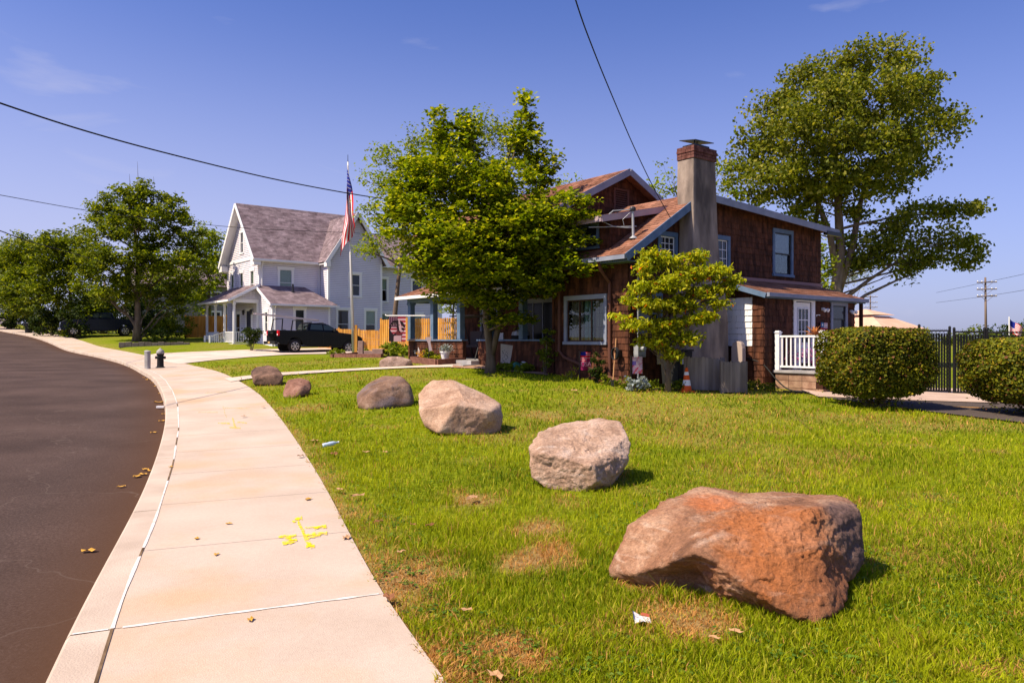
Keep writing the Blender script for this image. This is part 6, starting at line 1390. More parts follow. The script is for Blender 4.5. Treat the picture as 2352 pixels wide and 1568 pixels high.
g=P(2408,0,15.2); hedge('clipped reddish green hedge cut off by the right edge',(g.x+.05,g.y+.3,H(g.x,g.y)),1.35,1.0,.26,1.62,71)
g=GY(2110,22.4); bush('garden_bush','bright green bush just behind the wide hedge','bush',(g.x-2.1,g.y+.6,g.z),m_lobes([(0,0,1.3,1.0,.5,.42)]),L_light,leaf=.12,dens=60,per=30,clump=.2,seed=80)
def spot(px,py,off=.45):
    # ground point, kept in front of the house walls
    g=G(px,py); r=(px-CX)/F
    if px<1445: b_=(3.03-19.19*r)/(.62+.785*r); Yw=19.19+.785*b_-off
    else: a_=(r*21.1-6.29)/(.785-.62*r); Yw=21.2+.62*a_-off-(.55 if 1540<px<1670 else 0)
    return g if g.y<Yw else GY(px,Yw)
# plants in front of the house
def plant(name,label,cat,px,py,w,h,lm,leaf=.08,dens=160,per=22,clump=.10,seed=1,stems=5,asp=.6,dd=0):
    b=spot(px,py) if not dd else GY(px,dd); return bush(name,label,cat,b,m_lobes([(0,0,h*.55,w*.5,w*.4,h*.48),(w*.1,0,h*.3,w*.45,w*.35,h*.3)]),lm,leaf=leaf,dens=dens,per=per,clump=clump,seed=seed,stems=stems,asp=asp)
plant('tall_shrub','loose tall shrub beside the window bay','shrub',1252,852,.8,1.35,L_left,leaf=.09,dens=110,seed=91)
plant('upright_conifer','small dark upright conifer under the picture window','shrub',1372,874,.36,.80,L_dark,leaf=.06,dens=500,per=40,clump=.09,seed=92)
plant('silver_plant','silvery dusty miller under the art garden flag','plant',1458,884,.62,.38,L_silver,leaf=.07,dens=400,seed=93)
plant('hosta','yellow green low plants at the foot of the maple','plant',1168,846,.75,.24,L_light,leaf=.12,dens=300,seed=94)
plant('hosta','yellow green low plant beside the garden lights','plant',1208,850,.6,.24,L_light,leaf=.12,dens=300,seed=95)
plant('marigold_clump','orange flowering clump in the raised timber bed','flowers',972,828,.5,.36,L_flower,leaf=.06,dens=420,seed=96,dd=26.2)
plant('green_clump','round green plant in the raised timber bed','plant',988,828,.6,.45,L_left,leaf=.07,dens=420,seed=97,dd=26.0)
plant('green_clump','small yellowish plant at the front of the raised bed','plant',1003,832,.34,.25,L_dog,leaf=.06,dens=400,seed=98,dd=25.6)
plant('leafy_bed','bright leafy plants under the dog banner','plant',895,815,1.1,.65,L_light,leaf=.12,dens=160,seed=99,dd=32)
plant('leafy_bed','bright leafy plants at the porch corner','plant',925,815,.7,.5,L_light,leaf=.12,dens=160,seed=100,dd=31)
plant('weed_clump','weedy green clump left of the flagpole foot','plant',770,815,.9,.38,L_light,leaf=.10,dens=160,seed=101,dd=35)
plant('weed_clump','weedy green clump right of the flagpole foot','plant',838,815,.9,.35,L_light,leaf=.10,dens=160,seed=102,dd=35)
plant('rose_shrub','thin bare stemmed shrub under the left side of the window','shrub',1310,862,.5,.42,L_dog,leaf=.05,dens=70,seed=103)
plant('potted_foliage','small plant with yellow flowers beside the traffic cone','plant',1605,872,.30,.36,L_dog,leaf=.07,dens=300,seed=104)
for i,(px,py,w) in enumerate([(1440,880,.6),(1490,885,.7),(1555,890,.8),(1620,893,.9),(1685,895,.9),(1745,897,.8),(1395,873,.5)]):
    plant('ground_plant',['low green plants left of the silver plant','low green plants at the art garden flag','low green plants at the ornamental trunk','low green plants before the traffic cone','low green plants along the grey fence','low green plants at the end of the grey fence','low green plants at the conifer'][i],'plant',px,py,w,.27,L_left,leaf=.07,dens=260,seed=110+i)
# far tree line on the right horizon
for i,(px,D_,w,h) in enumerate([(2120,150,5,4.0),(2045,160,5,3.6),(2240,120,4.5,4.5),(2330,170,14,5.2),(2400,160,12,6),(2290,200,12,4.4),(2185,210,14,3.4),(2345,45,1.2,2.6)]):
    b=GY(px,D_); b.z=0; bush('distant_tree',['small far tree beyond the canopy roof','small far tree right of the canopy peak','far tree at the foot of the utility pole','far dark trees behind the small flag','far trees at the right edge','far low trees right of the pole','far low trees behind the black fence','sunlit shrub at the right edge behind the fence'][i],'tree',b,m_lobes([(0,0,h*.55,w*.5,w*.4,h*.5),(w*.3,0,h*.4,w*.4,w*.3,h*.4)]),[L_left,L_dark][i%2] if i<7 else L_light,leaf=.5 if i<7 else .15,dens=2.2 if i<7 else 30,per=30,clump=1.0 if i<7 else .25,seed=130+i)
# ------------------------------------------------------------------ overhead wires
M_wire=pm('black_wire',(.015,.014,.016),rough=.6)
def wire(name,label,pts,r,sub=8):
    pts=catmull3(pts,sub); m=MB(); o=Vector(pts[0]); m.tube([tuple(Vector(p)-o) for p in pts],r,6); w=m.build(name,M_wire,None,smooth=True,loc=o); return tag(w,label,'wire')
def catmull3(pts,n):
    pts=[Vector(p) for p in pts]; out=[]
    for i in range(len(pts)-1):
        p0=pts[max(i-1,0)];p1=pts[i];p2=pts[i+1];p3=pts[min(i+2,len(pts)-1)]
        for k in range(n):
            t=k/n; out.append(.5*((2*p1)+(p2-p0)*t+(2*p0-5*p1+4*p2-p3)*t*t+(3*p1-p0-3*p2+p3)*t**3))
    return out+[pts[-1]]
wire('overhead_cable','thick black cable sagging from the left edge into the maple crown',[P(-330,110,13.2),P(-160,178,14.5),P(0,237,16),P(190,299,18.5),P(375,350,21.5),P(600,405,25.5),P(760,437,28.6),P(890,458,31),P(1000,470,33)],.021)
m_=MB(); 
wire('service_drop','black wire dropping from the top edge down to the mast on the brown house',[P(1250,-260,7.5),P(1322,0,9.5),P(1365,120,11.2),P(1410,230,13.2),P(1455,335,15.6),P(1498,425,17.8),P(1535,492,19.6),P(1551,521,20.15)],.010)
wire('thin_wire','thin wire from the left edge passing in front of the grey house roof',[P(-60,438,30),P(0,448,31),P(185,481,35),P(307,498,38),P(462,515,42),P(600,526,46),P(790,534,50),P(905,540,53)],.014)
wire('thin_wire','short thin wire low at the left edge over the trees',[P(-40,518,30),P(0,530,31),P(60,552,34),P(150,577,39),P(230,600,43)],.022)
# ------------------------------------------------------------------ utility poles
M_pole=pm('pole_wood',(.13,.09,.07),(.22,.16,.13),scale=3,rough=.9,bump=.3,stretch=(1,1,.1))
def upole(label,px,D_,top,arms,w,lean=0):
    b=GY(px,D_); b.z=0; t=thing('utility_pole',label,'utility pole',tuple(b)); h=P(px,top,D_).z
    m=MB(); m.tube([(0,0,-.2),(lean,0,h)],[.17,.11],10); m.build('pole',M_pole,t,smooth=True)
    for y in arms:
        z=P(px,y,D_).z; m=MB(); m.bar((-w/2,-.15,z),(w/2,-.15,z+.06),.10,.13); 
        for s in (-1,1): m.bar((s*w*.28,-.15,z-.02),(0,-.12,z-.62),.03,.03)
        a=m.build('crossarm',M_pole,t)
        for x in (-.46,-.25,.25,.46): m=MB(); m.lathe([(.02,0),(.07,.05),(.05,.13),(.03,.17)],8,(x*w,-.15,z+.08)); m.build('insulator',M_wtrim,a)
    return t
upole('wooden utility pole with three crossarms standing far away at the right',2265,93,637,(649,665,681),2.5,lean=-.1)
upole('small distant utility pole just right of the brown house corner',1999,150,678,(682,695,706),2.8)
wire('thin_wire','faint upper distant wire running right from the utility pole',[P(2150,672,120),P(2265,648,93),P(2420,615,70)],.02)
wire('thin_wire','faint lower distant wire running right from the utility pole',[P(2150,695,120),P(2265,680,93),P(2420,655,70)],.02)
# ------------------------------------------------------------------ hydrant and bollards
g=G(352,847); M_hg=pm('grey_bollard',(.30,.28,.27),(.38,.36,.35),scale=5,rough=.6)
hy=thing('fire_hydrant','black fire hydrant with a grey bonnet on the sidewalk','hydrant',tuple(g+Vector((.14,.3,.02))))
m=MB(); m.lathe([(.18,0),(.18,.04),(.13,.06),(.125,.12),(.12,.50),(.14,.52),(.14,.57)],20); m.build('barrel',M_plast,hy,smooth=False)
m=MB(); m.lathe([(.145,.57),(.15,.60),(.14,.68),(.08,.74),(.03,.77),(.03,.80),(0,.805)],20); m.build('bonnet',M_hg,hy,smooth=True)
for a in (0,math.pi,-math.pi/2):
    m=MB(); M=Matrix.Rotation(a,4,'Z')@Matrix.Translation((.09,0,.42))@Matrix.Rotation(R(90),4,'Y'); m.lathe([(.05,0),(.05,.07),(.06,.075),(.06,.10),(.02,.11),(.02,.13),(0,.13)],12,M=M); m.build('outlet_cap',M_plast,hy)
for dx,dy,lab in ((-.30,.1,'grey steel bollard left of the black hydrant'),(-.03,-.35,'grey steel bollard in front of the black hydrant')):
    t=thing('bollard',lab,'bollard',(g.x+dx,g.y+dy,H(g.x+dx,g.y+dy)+.02)); m=MB(); m.lathe([(.09,-.05),(.09,.64),(.085,.65)],20); m.build('post',M_hg,t,smooth=False); m=MB(); m.lathe([(.10,.65),(.10,.69),(.06,.715),(0,.72)],20); m.build('cap',M_hg,t)
# far bin
g=GY(27,70); t=thing('trash_bin','dark cylindrical bin on the far sidewalk at the left','bin',(g.x+1.6,g.y,g.z)); m=MB(); m.lathe([(.30,0),(.34,.9),(.30,.95)],16); m.build('bin',M_plast,t); m=MB(); m.lathe([(.36,.9),(.3,1.03),(0,1.06)],16); m.build('lid',M_metal,t)
g=GY(40,84); m=MB(); m.box(-1.6,-.1,0,1.6,.1,1.1); m.box(-1.65,-.15,1.1,1.65,.15,1.18); tag(m.build('low_wall',M_wtrim,None,loc=(g.x+3,g.y,g.z)),'small white wall far down the street at the left','wall')
t=thing('road_sign','orange and red roadside signs far down the street at the left','sign',tuple(GY(32,86))); m=MB(); m.tube([(0,0,0),(0,0,2.8)],.04,6); m.build('post',M_galv,t); m=MB(); m.box(-.4,-.05,1.4,.3,0,2.0); m.build('orange_panel',pm('orange_sign',(.75,.13,.02),rough=.5),t); m=MB(); m.box(-.1,-.06,2.1,.8,-.01,2.8); m.build('red_panel',pm('red_sign',(.45,.02,.03),rough=.5),t)
# neighbour house behind the trees
g=GY(440,84); nh=thing('neighbour_house','dim grey clapboard house mostly hidden behind the trees','house',(g.x,g.y,g.z),TH)
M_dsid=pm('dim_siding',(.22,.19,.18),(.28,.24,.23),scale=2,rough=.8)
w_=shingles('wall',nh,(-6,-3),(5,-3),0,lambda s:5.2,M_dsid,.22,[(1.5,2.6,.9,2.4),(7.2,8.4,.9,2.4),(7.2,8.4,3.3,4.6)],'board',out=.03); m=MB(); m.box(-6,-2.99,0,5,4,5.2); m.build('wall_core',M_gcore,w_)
for o_ in ((1.5,2.6,.9,2.4),(7.2,8.4,.9,2.4),(7.2,8.4,3.3,4.6)): window(nh,(-6,-3),(5,-3),*[a+(.13 if i in(0,2) else -.13) for i,a in enumerate(o_)],M_wtrim,M_wtrim,M_glass,trim=.12)
w_=shingles('wall',nh,(-6,4),(-6,-3),0,lambda s:5.2+min(s,7-s)*.6,M_dsid,.22,[],'board',out=.03)
roof_plane('roof',nh,(-6.4,-3.4,5.1),(5.4,-3.4,5.1),(5.4,.5,7.5),(-6.4,.5,7.5),M_groof,course=.3,tab=.6); roof_plane('roof',nh,(-6.4,4.4,5.1),(5.4,4.4,5.1),(5.4,.5,7.5),(-6.4,.5,7.5),M_groof,course=.3,tab=.6)
# planter wall under the street tree
g=GY(345,50.5); t=thing('low_planter_wall','low grey stone planter edge under the street tree','planter',(g.x,g.y,H(g.x,g.y)),R(20)); m=MB()
for i in range(11): m.box(-1.9+i*.4,-.15,-.1,-1.9+i*.4+.385,.15,.26+.03*math.sin(i*2.3))
m.build('stone_edge',pm('old_stone',(.16,.12,.10),(.24,.19,.16),scale=4,rough=.9,bump=.4),t,bevel=.02)
# ------------------------------------------------------------------ timber beds
M_timber=pm('timber',(.13,.055,.04),(.22,.10,.075),scale=4,rough=.85,bump=.3,island=.15,stretch=(.4,3,3))
a=P(770,0,33.5);b_=P(878,0,31.0); t=thing('timber_bed','low timber edged flower bed at the flagpole foot','flower bed',(a.x,a.y,H(a.x,a.y)))
m=MB(); A0=Vector((0,0,0)); B0_=Vector((b_.x-a.x,b_.y-a.y,H(b_.x,b_.y)-H(a.x,a.y)))
m.bar(A0+Vector((0,0,.08)),A0.lerp(B0_,.49)+Vector((0,0,.08)),.14,.16); m.bar(A0.lerp(B0_,.5)+Vector((0,0,.08)),B0_+Vector((0,0,.08)),.14,.16)
m.bar(Vector((-.2,.1,.07)),Vector((1.2,2.6,.2)),.14,.14); m.build('edging',M_timber,t)
m=MB(); m.face([A0+Vector((0,0,.12)),B0_+Vector((0,0,.12)),B0_+Vector((.6,3,.15)),A0+Vector((1.0,3,.15))]); m.build('soil',M_dirt,t)
for i,(px,D_,w,h,lab) in enumerate(((829,33,.22,.62,'upright pinkish block standing in the timber bed'),(848,32.3,.42,.18,'flat block lying left in the timber bed'),(868,31.7,.45,.26,'stepped block lying right in the timber bed'))):
    g=GY(px,D_); m=MB(); m.box(-w/2,-.12,0,w/2,.12,h); tag(m.build('stone_block',pm('block_%d'%i,(.32,.20,.17),(.40,.27,.23),scale=5,rough=.9,bump=.3),None,bevel=.015,loc=(g.x,g.y,g.z+.1)),lab,'block')
q=[G(945,833),G(1003,840.5),G(1066,835)]; t=thing('raised_bed','raised timber bed with flowers in front of the porch','flower bed',tuple(q[0])); o=q[0]
m=MB(); q=[p-o for p in q]; Z=Vector((0,0,.10))
m.bar(q[0]+Z,q[1]+Z,.12,.22); m.bar(q[1]+Z,q[2]+Z,.12,.22); bk=[Vector((q[0].x+.3,q[0].y+.9,0)),Vector((q[2].x+.1,q[2].y+.9,0))]; m.bar(q[0]+Z,bk[0]+Z,.12,.22); m.build('edging',M_timber,t)
m=MB(); m.face([q[0]+Z,q[1]+Z,q[2]+Z,bk[1]+Z,bk[0]+Z]); m.build('soil',M_dirt,t)
g=GY(1023,25.2); t=thing('flower_pot','white pot with a small grey green plant on the raised bed edge','pot',(g.x,g.y,g.z+.15)); m=MB(); m.lathe([(.12,0),(.17,.22),(.19,.22),(.19,.27),(.16,.27),(.15,.2)],20); m.build('pot',M_wtrim,t)
leaves('plant',RNG.normal(size=(500,3))*np.array([.10,.10,.07])+np.array([0,0,.36]),.05,L_silver,t)
for i,(px,py,D_,lab) in enumerate(((958,765,26.0,'pale twisted garden sculpture left of the pot'),)):
    g=P(px,828,D_)
m=MB(); g=GY(965,26.3); m.prism([(-.05,0),(.06,0),(.03,.3),(-.02,.42),(-.03,.2)],-.02,.02,axis='y'); tag(m.build('garden_ornament',M_wtrim,None,loc=(g.x-.05,g.y,g.z+.1)),'small white pointed ornament left of the orange flowers','ornament')
m=MB(); g=P(985,775,25.6); gg=GY(985,25.6); m.tube([(0,0,0),(0,0,g.z-gg.z+.1)],.01,6); st_m=m.build('stake',M_metal,None,loc=tuple(gg)); tag(st_m,'thin metal stake carrying a pale ribbon in the raised bed','stake')
m=MB(); m.v=[]; m.prism([(-.12,.02),(.10,.05),(.06,-.15),(.12,-.42),(.02,-.45),(-.02,-.18)],-.012,.012,axis='y'); tag(m.build('garden_ribbon',pm('pale_cloth',(.48,.38,.40),rough=.8),None,loc=(g.x,g.y-.03,g.z-.02)),'pale hanging cloth ornament above the raised bed','ornament')
def solar(px,py,lab,col=None,h=.34,D_=None):
    g=G(px,py) if not D_ else GY(px,D_); t=thing('garden_light',lab,'garden light',tuple(g)); m=MB(); m.tube([(0,0,-.02),(0,0,h)],.012,6); m.build('stake',M_metal,t); m=MB(); m.lathe([(.05,h-.08),(.05,h-.01)],12); m.build('lens',M_galv,t); m=MB(); m.lathe([(.09,h-.005),(.07,h+.03),(0,h+.045)],12); m.build('hood',M_plast,t)
solar(1188,846,'black garden light left at the hosta plants'); solar(1218,846,'black garden light right of the hosta plants'); solar(955,829,'black garden light by the raised timber bed',D_=26.8)
for px,py,r,mt,lab in ((1186,852,.14,pm('green_ball',(.05,.20,.14),rough=.3),'green glass ball lying by the porch path'),(1208,852,.20,pm('white_bucket',(.62,.62,.66),rough=.4),'white bucket tipped over by the porch path'),(1228,850,.10,pm('teal_ball',(.06,.24,.18),rough=.3),'small teal ball right of the white bucket')):
    g=G(px,py)
    if 'bucket' in lab:
        m=MB(); M=Matrix.Translation((0,0,.17))@Matrix.Rotation(R(112),4,'X'); m.lathe([(.13,.18),(.17,-.16),(.185,-.16),(.185,-.20),(.155,-.20),(.12,.16)],20,M=M); tag(m.build('bucket',mt,None,loc=tuple(g)),lab,'bucket')
    else:
        m=MB(); m.lathe([(0,0)]+[(r*math.sin(math.pi*k/8),r-r*math.cos(math.pi*k/8)) for k in range(1,8)]+[(0,2*r)],16); tag(m.build('garden_ball',mt,None,smooth=True,loc=tuple(g)),lab,'ball')
# welcome sign leaning on the porch
g=spot(1159,838,.5); t=thing('welcome_sign','tall white tapered board with orange top edge leaning by the porch','sign',tuple(g),R(10)); m=MB(); hs=.72
m.prism([(-.12,.08),(.14,.08),(.26,hs+.05),(-.12,hs+.10)],-.015,.0,axis='y'); m.build('board',pm('sign_white',(.66,.56,.50),(.70,.62,.58),scale=6,rough=.6),t)
m=MB()
for k in range(26):
    x=.01+.10*math.sin(k*2.4)*(1-k*.012); z=.22+k*.016; m.lathe([(0,0),(.008+.006*(k%3),.001),(0,.002)],7,M=Matrix.Translation((x,-.0165,z))@Matrix.Rotation(R(90),4,'X'))
m.build('drawing',pm('sketch_grey',(.22,.17,.16),rough=.7),t); m=MB(); m.prism([(-.12,.08),(.14,.08),(.145,.12),(-.12,.12)],-.019,-.0155,axis='y'); m.build('orange_edge',pm('sign_orange',(.6,.2,.08),rough=.6),t)
g=GY(1140,24.6); m=MB(); m.bar((0,0,0),(.02,0,1.05),.09,.05); tag(m.build('yellow_board',M_cedar,None,loc=tuple(g)),'yellow upright board standing by the porch behind the maple trunk','board')
g=P(1128,742,23.6); t=thing('wall_lantern','black mailbox lantern behind the maple trunk','lantern',(g.x,g.y,H(g.x,g.y))); m=MB(); m.tube([(0,0,0),(0,0,1.2)],.03,8); m.build('post',M_metal,t); m=MB(); m.box(-.14,-.1,1.2,.14,.1,1.5); m.prism([(-.18,1.5),(.18,1.5),(0,1.68)],-.14,.14,axis='y'); m.build('lantern_box',M_plast,t)
# porch furniture: swing seat and grill
sp=bl(-2.6,8.6,.93); t=thing('porch_swing','dark canopy swing seat on the brown porch','swing',tuple(sp),TH); M_sw=pm('swing_fabric',(.10,.075,.065),rough=.9)
m=MB()
for y in (-.75,.75): m.tube([(-.5,y,0),(0,y,1.5)],.025,6); m.tube([(.5,y,0),(0,y,1.5)],.025,6)
m.tube([(0,-.75,1.5),(0,.75,1.5)],.025,6); m.build('frame',M_metal,t); m=MB(); m.box(-.3,-.6,.42,.25,.6,.5); m.bar((.28,-.6,.75),(.28,.6,.75),.06,.5); m.build('seat',M_sw,t)
m=MB(); m.box(-.55,-.8,1.52,.55,.8,1.56); m.build('canopy',M_sw,t)
sp=bl(-2.9,7.0,.93); t=thing('porch_chair','dark metal chair in the porch opening','chair',tuple(sp),TH); m=MB()
for x in (-.22,.22):
    for y in (-.22,.22): m.tube([(x,y,0),(x,y,.44)],.015,6)
m.build('legs',M_metal,t); m=MB(); m.box(-.24,-.24,.44,.24,.24,.48); m.build('seat',M_plast,t); m=MB(); m.box(.20,-.24,.5,.24,.24,.92); m.build('backrest',M_galv,t)
sp=bl(-3.2,5.2,.93); t=thing('barbecue_grill','black barbecue grill with grey lid behind the porch rail','grill',tuple(sp),TH); m=MB(); m.lathe([(.1,.6),(.28,.68),(.30,.82)],16); m.tube([(0,0,0),(0,0,.62)],.04,8); m.build('bowl',M_plast,t); m=MB(); m.lathe([(.30,.825),(.26,.95),(0,1.02)],16); m.build('lid',M_galv,t)
# ------------------------------------------------------------------ things along the house wall
def gflag(name,label,px,py0,py1,w,D_,build):
    a=P(px,py0,D_);hgt=(py1-py0)/F*D_; gg=Vector((a.x,a.y,H(a.x,a.y))); t=thing(name,label,'garden flag',tuple(gg),R(20)); top=a.z-gg.z
    m=MB(); m.tube([(-w/2-.04,0,0),(-w/2-.04,0,top+.03),(w/2+.02,0,top+.03)],.008,6); m.build('stand',M_metal,t); build(t,w,hgt,top); return t
def usf(t,w,h,top):
    m=MB(); n=20
    for i in range(n):
        for j in range(n):
            u=(i+.5)/n;v=(j+.5)/n; mi=(0 if (u<.5 and v<.22) else (1 if int(v*22)%2==0 else 2)) if v<.46+.08*math.sin(u*6) else 3
            f=lambda u,v:(-w/2+u*w,-.01+.015*math.sin(u*7+v*3),top-v*h); m.face([f(i/n,j/n),f((i+1)/n,j/n),f((i+1)/n,(j+1)/n),f(i/n,(j+1)/n)],mi)
    m.build('cloth',[M_fblue,M_fred,pm('cloth_pink',(.60,.35,.42),rough=.8),pm('cloth_magenta',(.32,.02,.10),rough=.8)],t)
    c=bpy.data.curves.new('USA','FONT'); c.body='USA'; c.size=.17; c.align_x='CENTER'; c.extrude=.002; o=bpy.data.objects.new('tmp',c); COL.objects.link(o); dg=bpy.context.evaluated_depsgraph_get(); dg.update(); me=bpy.data.meshes.new_from_object(o.evaluated_get(dg)); bpy.data.objects.remove(o)
    me.transform(Matrix.Translation((0,-.035,top-h*.78))@Matrix.Rotation(R(90),4,'X')); me.materials.clear(); me.materials.append(pm('text_pink',(.62,.30,.40),rough=.8)); q=bpy.data.objects.new('lettering',me); COL.objects.link(q); q.parent=t
gflag('garden_flag','small stars and stripes garden flag reading USA under the window',1345,808,850,.30,20.2,usf)
def artf(t,w,h,top):
    m=MB(); cols=[pm('art_%d'%i,c,rough=.8) for i,c in enumerate(((.60,.36,.46),(.18,.12,.42),(.60,.08,.16),(.62,.50,.56),(.55,.22,.14)))]; n=16
    for i in range(n):
        for j in range(n):
            u=(i+.5)/n;v=(j+.5)/n
            if u<.4 and .25<v<.5: mi=1
            elif v<.5+.3*u and int((v+u*.8)*14)%2==0: mi=3
            elif v>.8 and int(u*9+v*11)%3==0: mi=4
            elif int(u*5+v*6)%3==0: mi=2
            else: mi=0
            m.face([(-w/2+i/n*w,0,top-j/n*h),(-w/2+(i+1)/n*w,0,top-j/n*h),(-w/2+(i+1)/n*w,0,top-(j+1)/n*h),(-w/2+i/n*w,0,top-(j+1)/n*h)],mi)
    m.build('cloth',cols,t)
gflag('garden_flag','pink and purple patterned garden flag above the silver plant',1464,819,858,.285,18.6,artf)
a=spot(1408,860,.55); bb=P(1415,777,a.y+.40); t=thing('broom','wooden broom handle leaning on the brown wall','broom',tuple(a)); m=MB(); m.tube([(0,0,.15),tuple(bb-a)],.014,8); m.build('handle',pm('broom_wood',(.42,.22,.10),rough=.6),t); m=MB(); m.bar((-.01,0,.16),(-.02,-.02,0),.22,.05); m.build('bristles',M_plast,t)
w0=bl(-3.95,.28,0); t=thing('hose_reel','grey coiled hose holder hanging on the brown wall','hose reel',(w0.x,w0.y,1.25),TH); m=MB()
for k in range(4):
    m.tube([(-.03-.02*k,.11*math.cos(a_),.15*math.sin(a_)) for a_ in [i*math.pi/8 for i in range(17)]],.014,5)
m.build('hose',M_metal,t); m=MB(); m.box(.0,-.06,-.1,.12,.06,.1); m.build('bracket',M_metal,t)
# cone
g=GY(1577,18.45); t=thing('traffic_cone','orange traffic cone with white band beside the grey wooden fence','traffic cone',tuple(g)); M_or=pm('cone_orange',(.72,.10,.012),rough=.5)
m=MB(); m.box(-.17,-.17,0,.17,.17,.03); m.lathe([(.13,.03),(.105,.16)],16); m.lathe([(.085,.30),(.062,.42)],16); m.lathe([(.048,.50),(.03,.60),(.0,.61)],16); m.build('cone',M_or,t); m=MB(); m.lathe([(.106,.16),(.086,.30)],16); m.lathe([(.063,.42),(.049,.50)],16); m.build('band',M_wtrim,t)
# bins behind the trunk
for i,(px,lab) in enumerate(((1556,'black wheeled bin with white sticker left of the traffic cone'),)):
    c0=P(1553,0,19.3); t=thing('wheeled_bin',lab,'bin',(c0.x,c0.y,H(c0.x,c0.y)),TH)
    m=MB(); frustum(m,-.24,.24,-.26,.26,.06,-.29,.29,-.31,.31,.95); m.build('body',M_plast,t,bevel=.02); m=MB(); m.box(-.31,-.34,.955,.31,.34,1.0); m.build('lid',M_plast,t,bevel=.015); m=MB(); m.box(-.13,-.312,.62,.02,-.300,.80); m.build('sticker',M_wtrim,t)
# grey wooden fence
M_gwood=pm('grey_wood',(.15,.12,.105),(.27,.22,.195),scale=4,rough=.9,bump=.4,island=.15,stretch=(1,1,.15))
a=P(1577,0,18.7); b_=P(1661,0,18.8); boardfence('picket_fence','weathered grey low fence panel in the tree shade','' and 0 or (a.x,a.y),(b_.x,b_.y),.86,bw=.09,gap=.004,mat=M_gwood,post=1.2,hpost=0)
a=P(1661,0,18.4); b_=P(1713,0,18.6); boardfence('picket_fence','weathered grey low fence panel in the sun','' and 0 or (a.x,a.y),(b_.x,b_.y),.80,bw=.075,gap=.004,mat=M_gwood,post=.6,hpost=0)
c0=bl(-.05,-.95); t=thing('hose_reel_box','beige plastic hose reel box against the white shingles','hose reel',(c0.x-.15,c0.y-.1,H(c0.x,c0.y)),TH)
M_beige=pm('beige_plastic',(.42,.33,.29),rough=.5)
m=MB(); pr=[(-.18,.45),(.18,.45),(.18,1.05),(.14,1.17),(.06,1.24),(-.06,1.24),(-.14,1.17),(-.18,1.05)]; m.prism([(y,z) for y,z in pr],-.22,-.05,axis='x'); m.build('reel_cover',M_beige,t,bevel=.015); m=MB(); m.bar((-.12,0,-.05),(-.12,0,.45),.08,.08); m.build('stand',M_beige,t)
hp_=[c0+Vector((0,0,1.1)),c0+Vector((.35,-.35,.95)),c0+Vector((.6,-.7,.55))]; hz=lambda q:Vector((q.x,q.y,H(q.x,q.y)+.03))
pts=hp_+[hz(c0+Vector((.85,-1.0,0))),hz(c0+Vector((1.2,-1.35,0))),hz(c0+Vector((1.0,-1.7,0))),hz(c0+Vector((.5,-1.5,0)))]; pts=catmull3(pts,6); m=MB(); m.tube([tuple(p-c0) for p in pts],.02,8); tag(m.build('garden_hose',M_plast,None,smooth=True,loc=tuple(c0)),'black garden hose hanging down from the reel box onto the grass','hose')
# mesh crate leaning at the deck
c0=bl(.38,-3.35); t=thing('mesh_panel','dark wire mesh playpen panel leaning on the deck base','mesh panel',(c0.x,c0.y,H(c0.x,c0.y)),TH); m=MB()
W2=1.25;H2=.72
for i in range(26): x=W2*i/25; m.bar((x,0,0),(x+.12,.28,H2),.007,.007)
for i in range(15): f_=i/14; m.bar((.12*f_,.28*f_,H2*f_),(W2+.12*f_,.28*f_,H2*f_),.007,.007)
m.build('mesh',M_metal,t); m=MB(); m.bar((.12,.28,H2),(W2+.12,.28,H2),.04,.04); m.bar((0,0,0),(.12,.28,H2),.03,.03); m.bar((W2,0,0),(W2+.12,.28,H2),.03,.03); m.build('frame',M_metal,t)
c0=bl(2.35,-3.3); t=thing('folded_stroller','folded black pushchair leaning against the deck corner','pushchair',(c0.x-.15,c0.y,H(c0.x,c0.y)),TH-.3)
m=MB(); m.tube([(-.1,0,.9),(.05,0,.6),(.25,0,.2),(.4,0,.1)],.022,8); m.tube([(.05,.3,.9),(.2,.3,.5),(.6,.3,.35),(.75,.3,.45)],.02,8); m.tube([(-.05,.15,.75),(.4,.2,.1)],.02,8); m.tube([(.5,.3,.42),(.9,.3,.32)],.02,8); m.build('frame',M_galv,t)
for x,y in ((.05,0),(.45,0),(.62,.3)):
    m=MB(); m.lathe([(.08,-.025),(.115,-.02),(.115,.02),(.08,.025)],16,M=Matrix.Translation((x,y,.115))@Matrix.Rotation(R(90),4,'X')); m.build('wheel',M_tyre,t)
# plaque, plants on the deck
pq=bl(3.02,-1.55,1.98); t=thing('door_plaque','red white and blue wooden plaque hung beside the white door','plaque',tuple(pq),TH); m=MB(); m.box(-.19,-.03,-.20,.19,-.01,.15,0)
m.box(-.19,-.034,.0,-.02,-.031,.15,1)
for k in range(4): m.box(-.015,-.034,.11-k*.04,.19,-.031,.13-k*.04,2)
for st_c in ((-.105,.075),): m.face([(x,-.036,z) for x,z in star(st_c[0],st_c[1],.06)],2)
m.build('board',[pm('plaque_red',(.30,.03,.05),rough=.7),pm('plaque_blue',(.03,.12,.25),rough=.7),M_wtrim],t); m=MB(); m.tube([(-.12,-.015,.15),(0,-.01,.32),(.12,-.015,.15)],.006,5); m.build('string',M_metal,t)
pp=bl(1.25,-2.25,.78); t=thing('potted_spike_plant','tall orange leaved spike plant in a pot on the deck','potted plant',tuple(pp)); m=MB(); m.lathe([(.10,0),(.15,.24),(.13,.24)],16); m.build('pot',pm('pot_purple',(.35,.06,.25),rough=.5),t); m=MB(); m.tube([(0,0,.2),(.02,0,.95)],.02,6); m.build('stem',M_bark,t)
m=MB(); rg=random.Random(3)
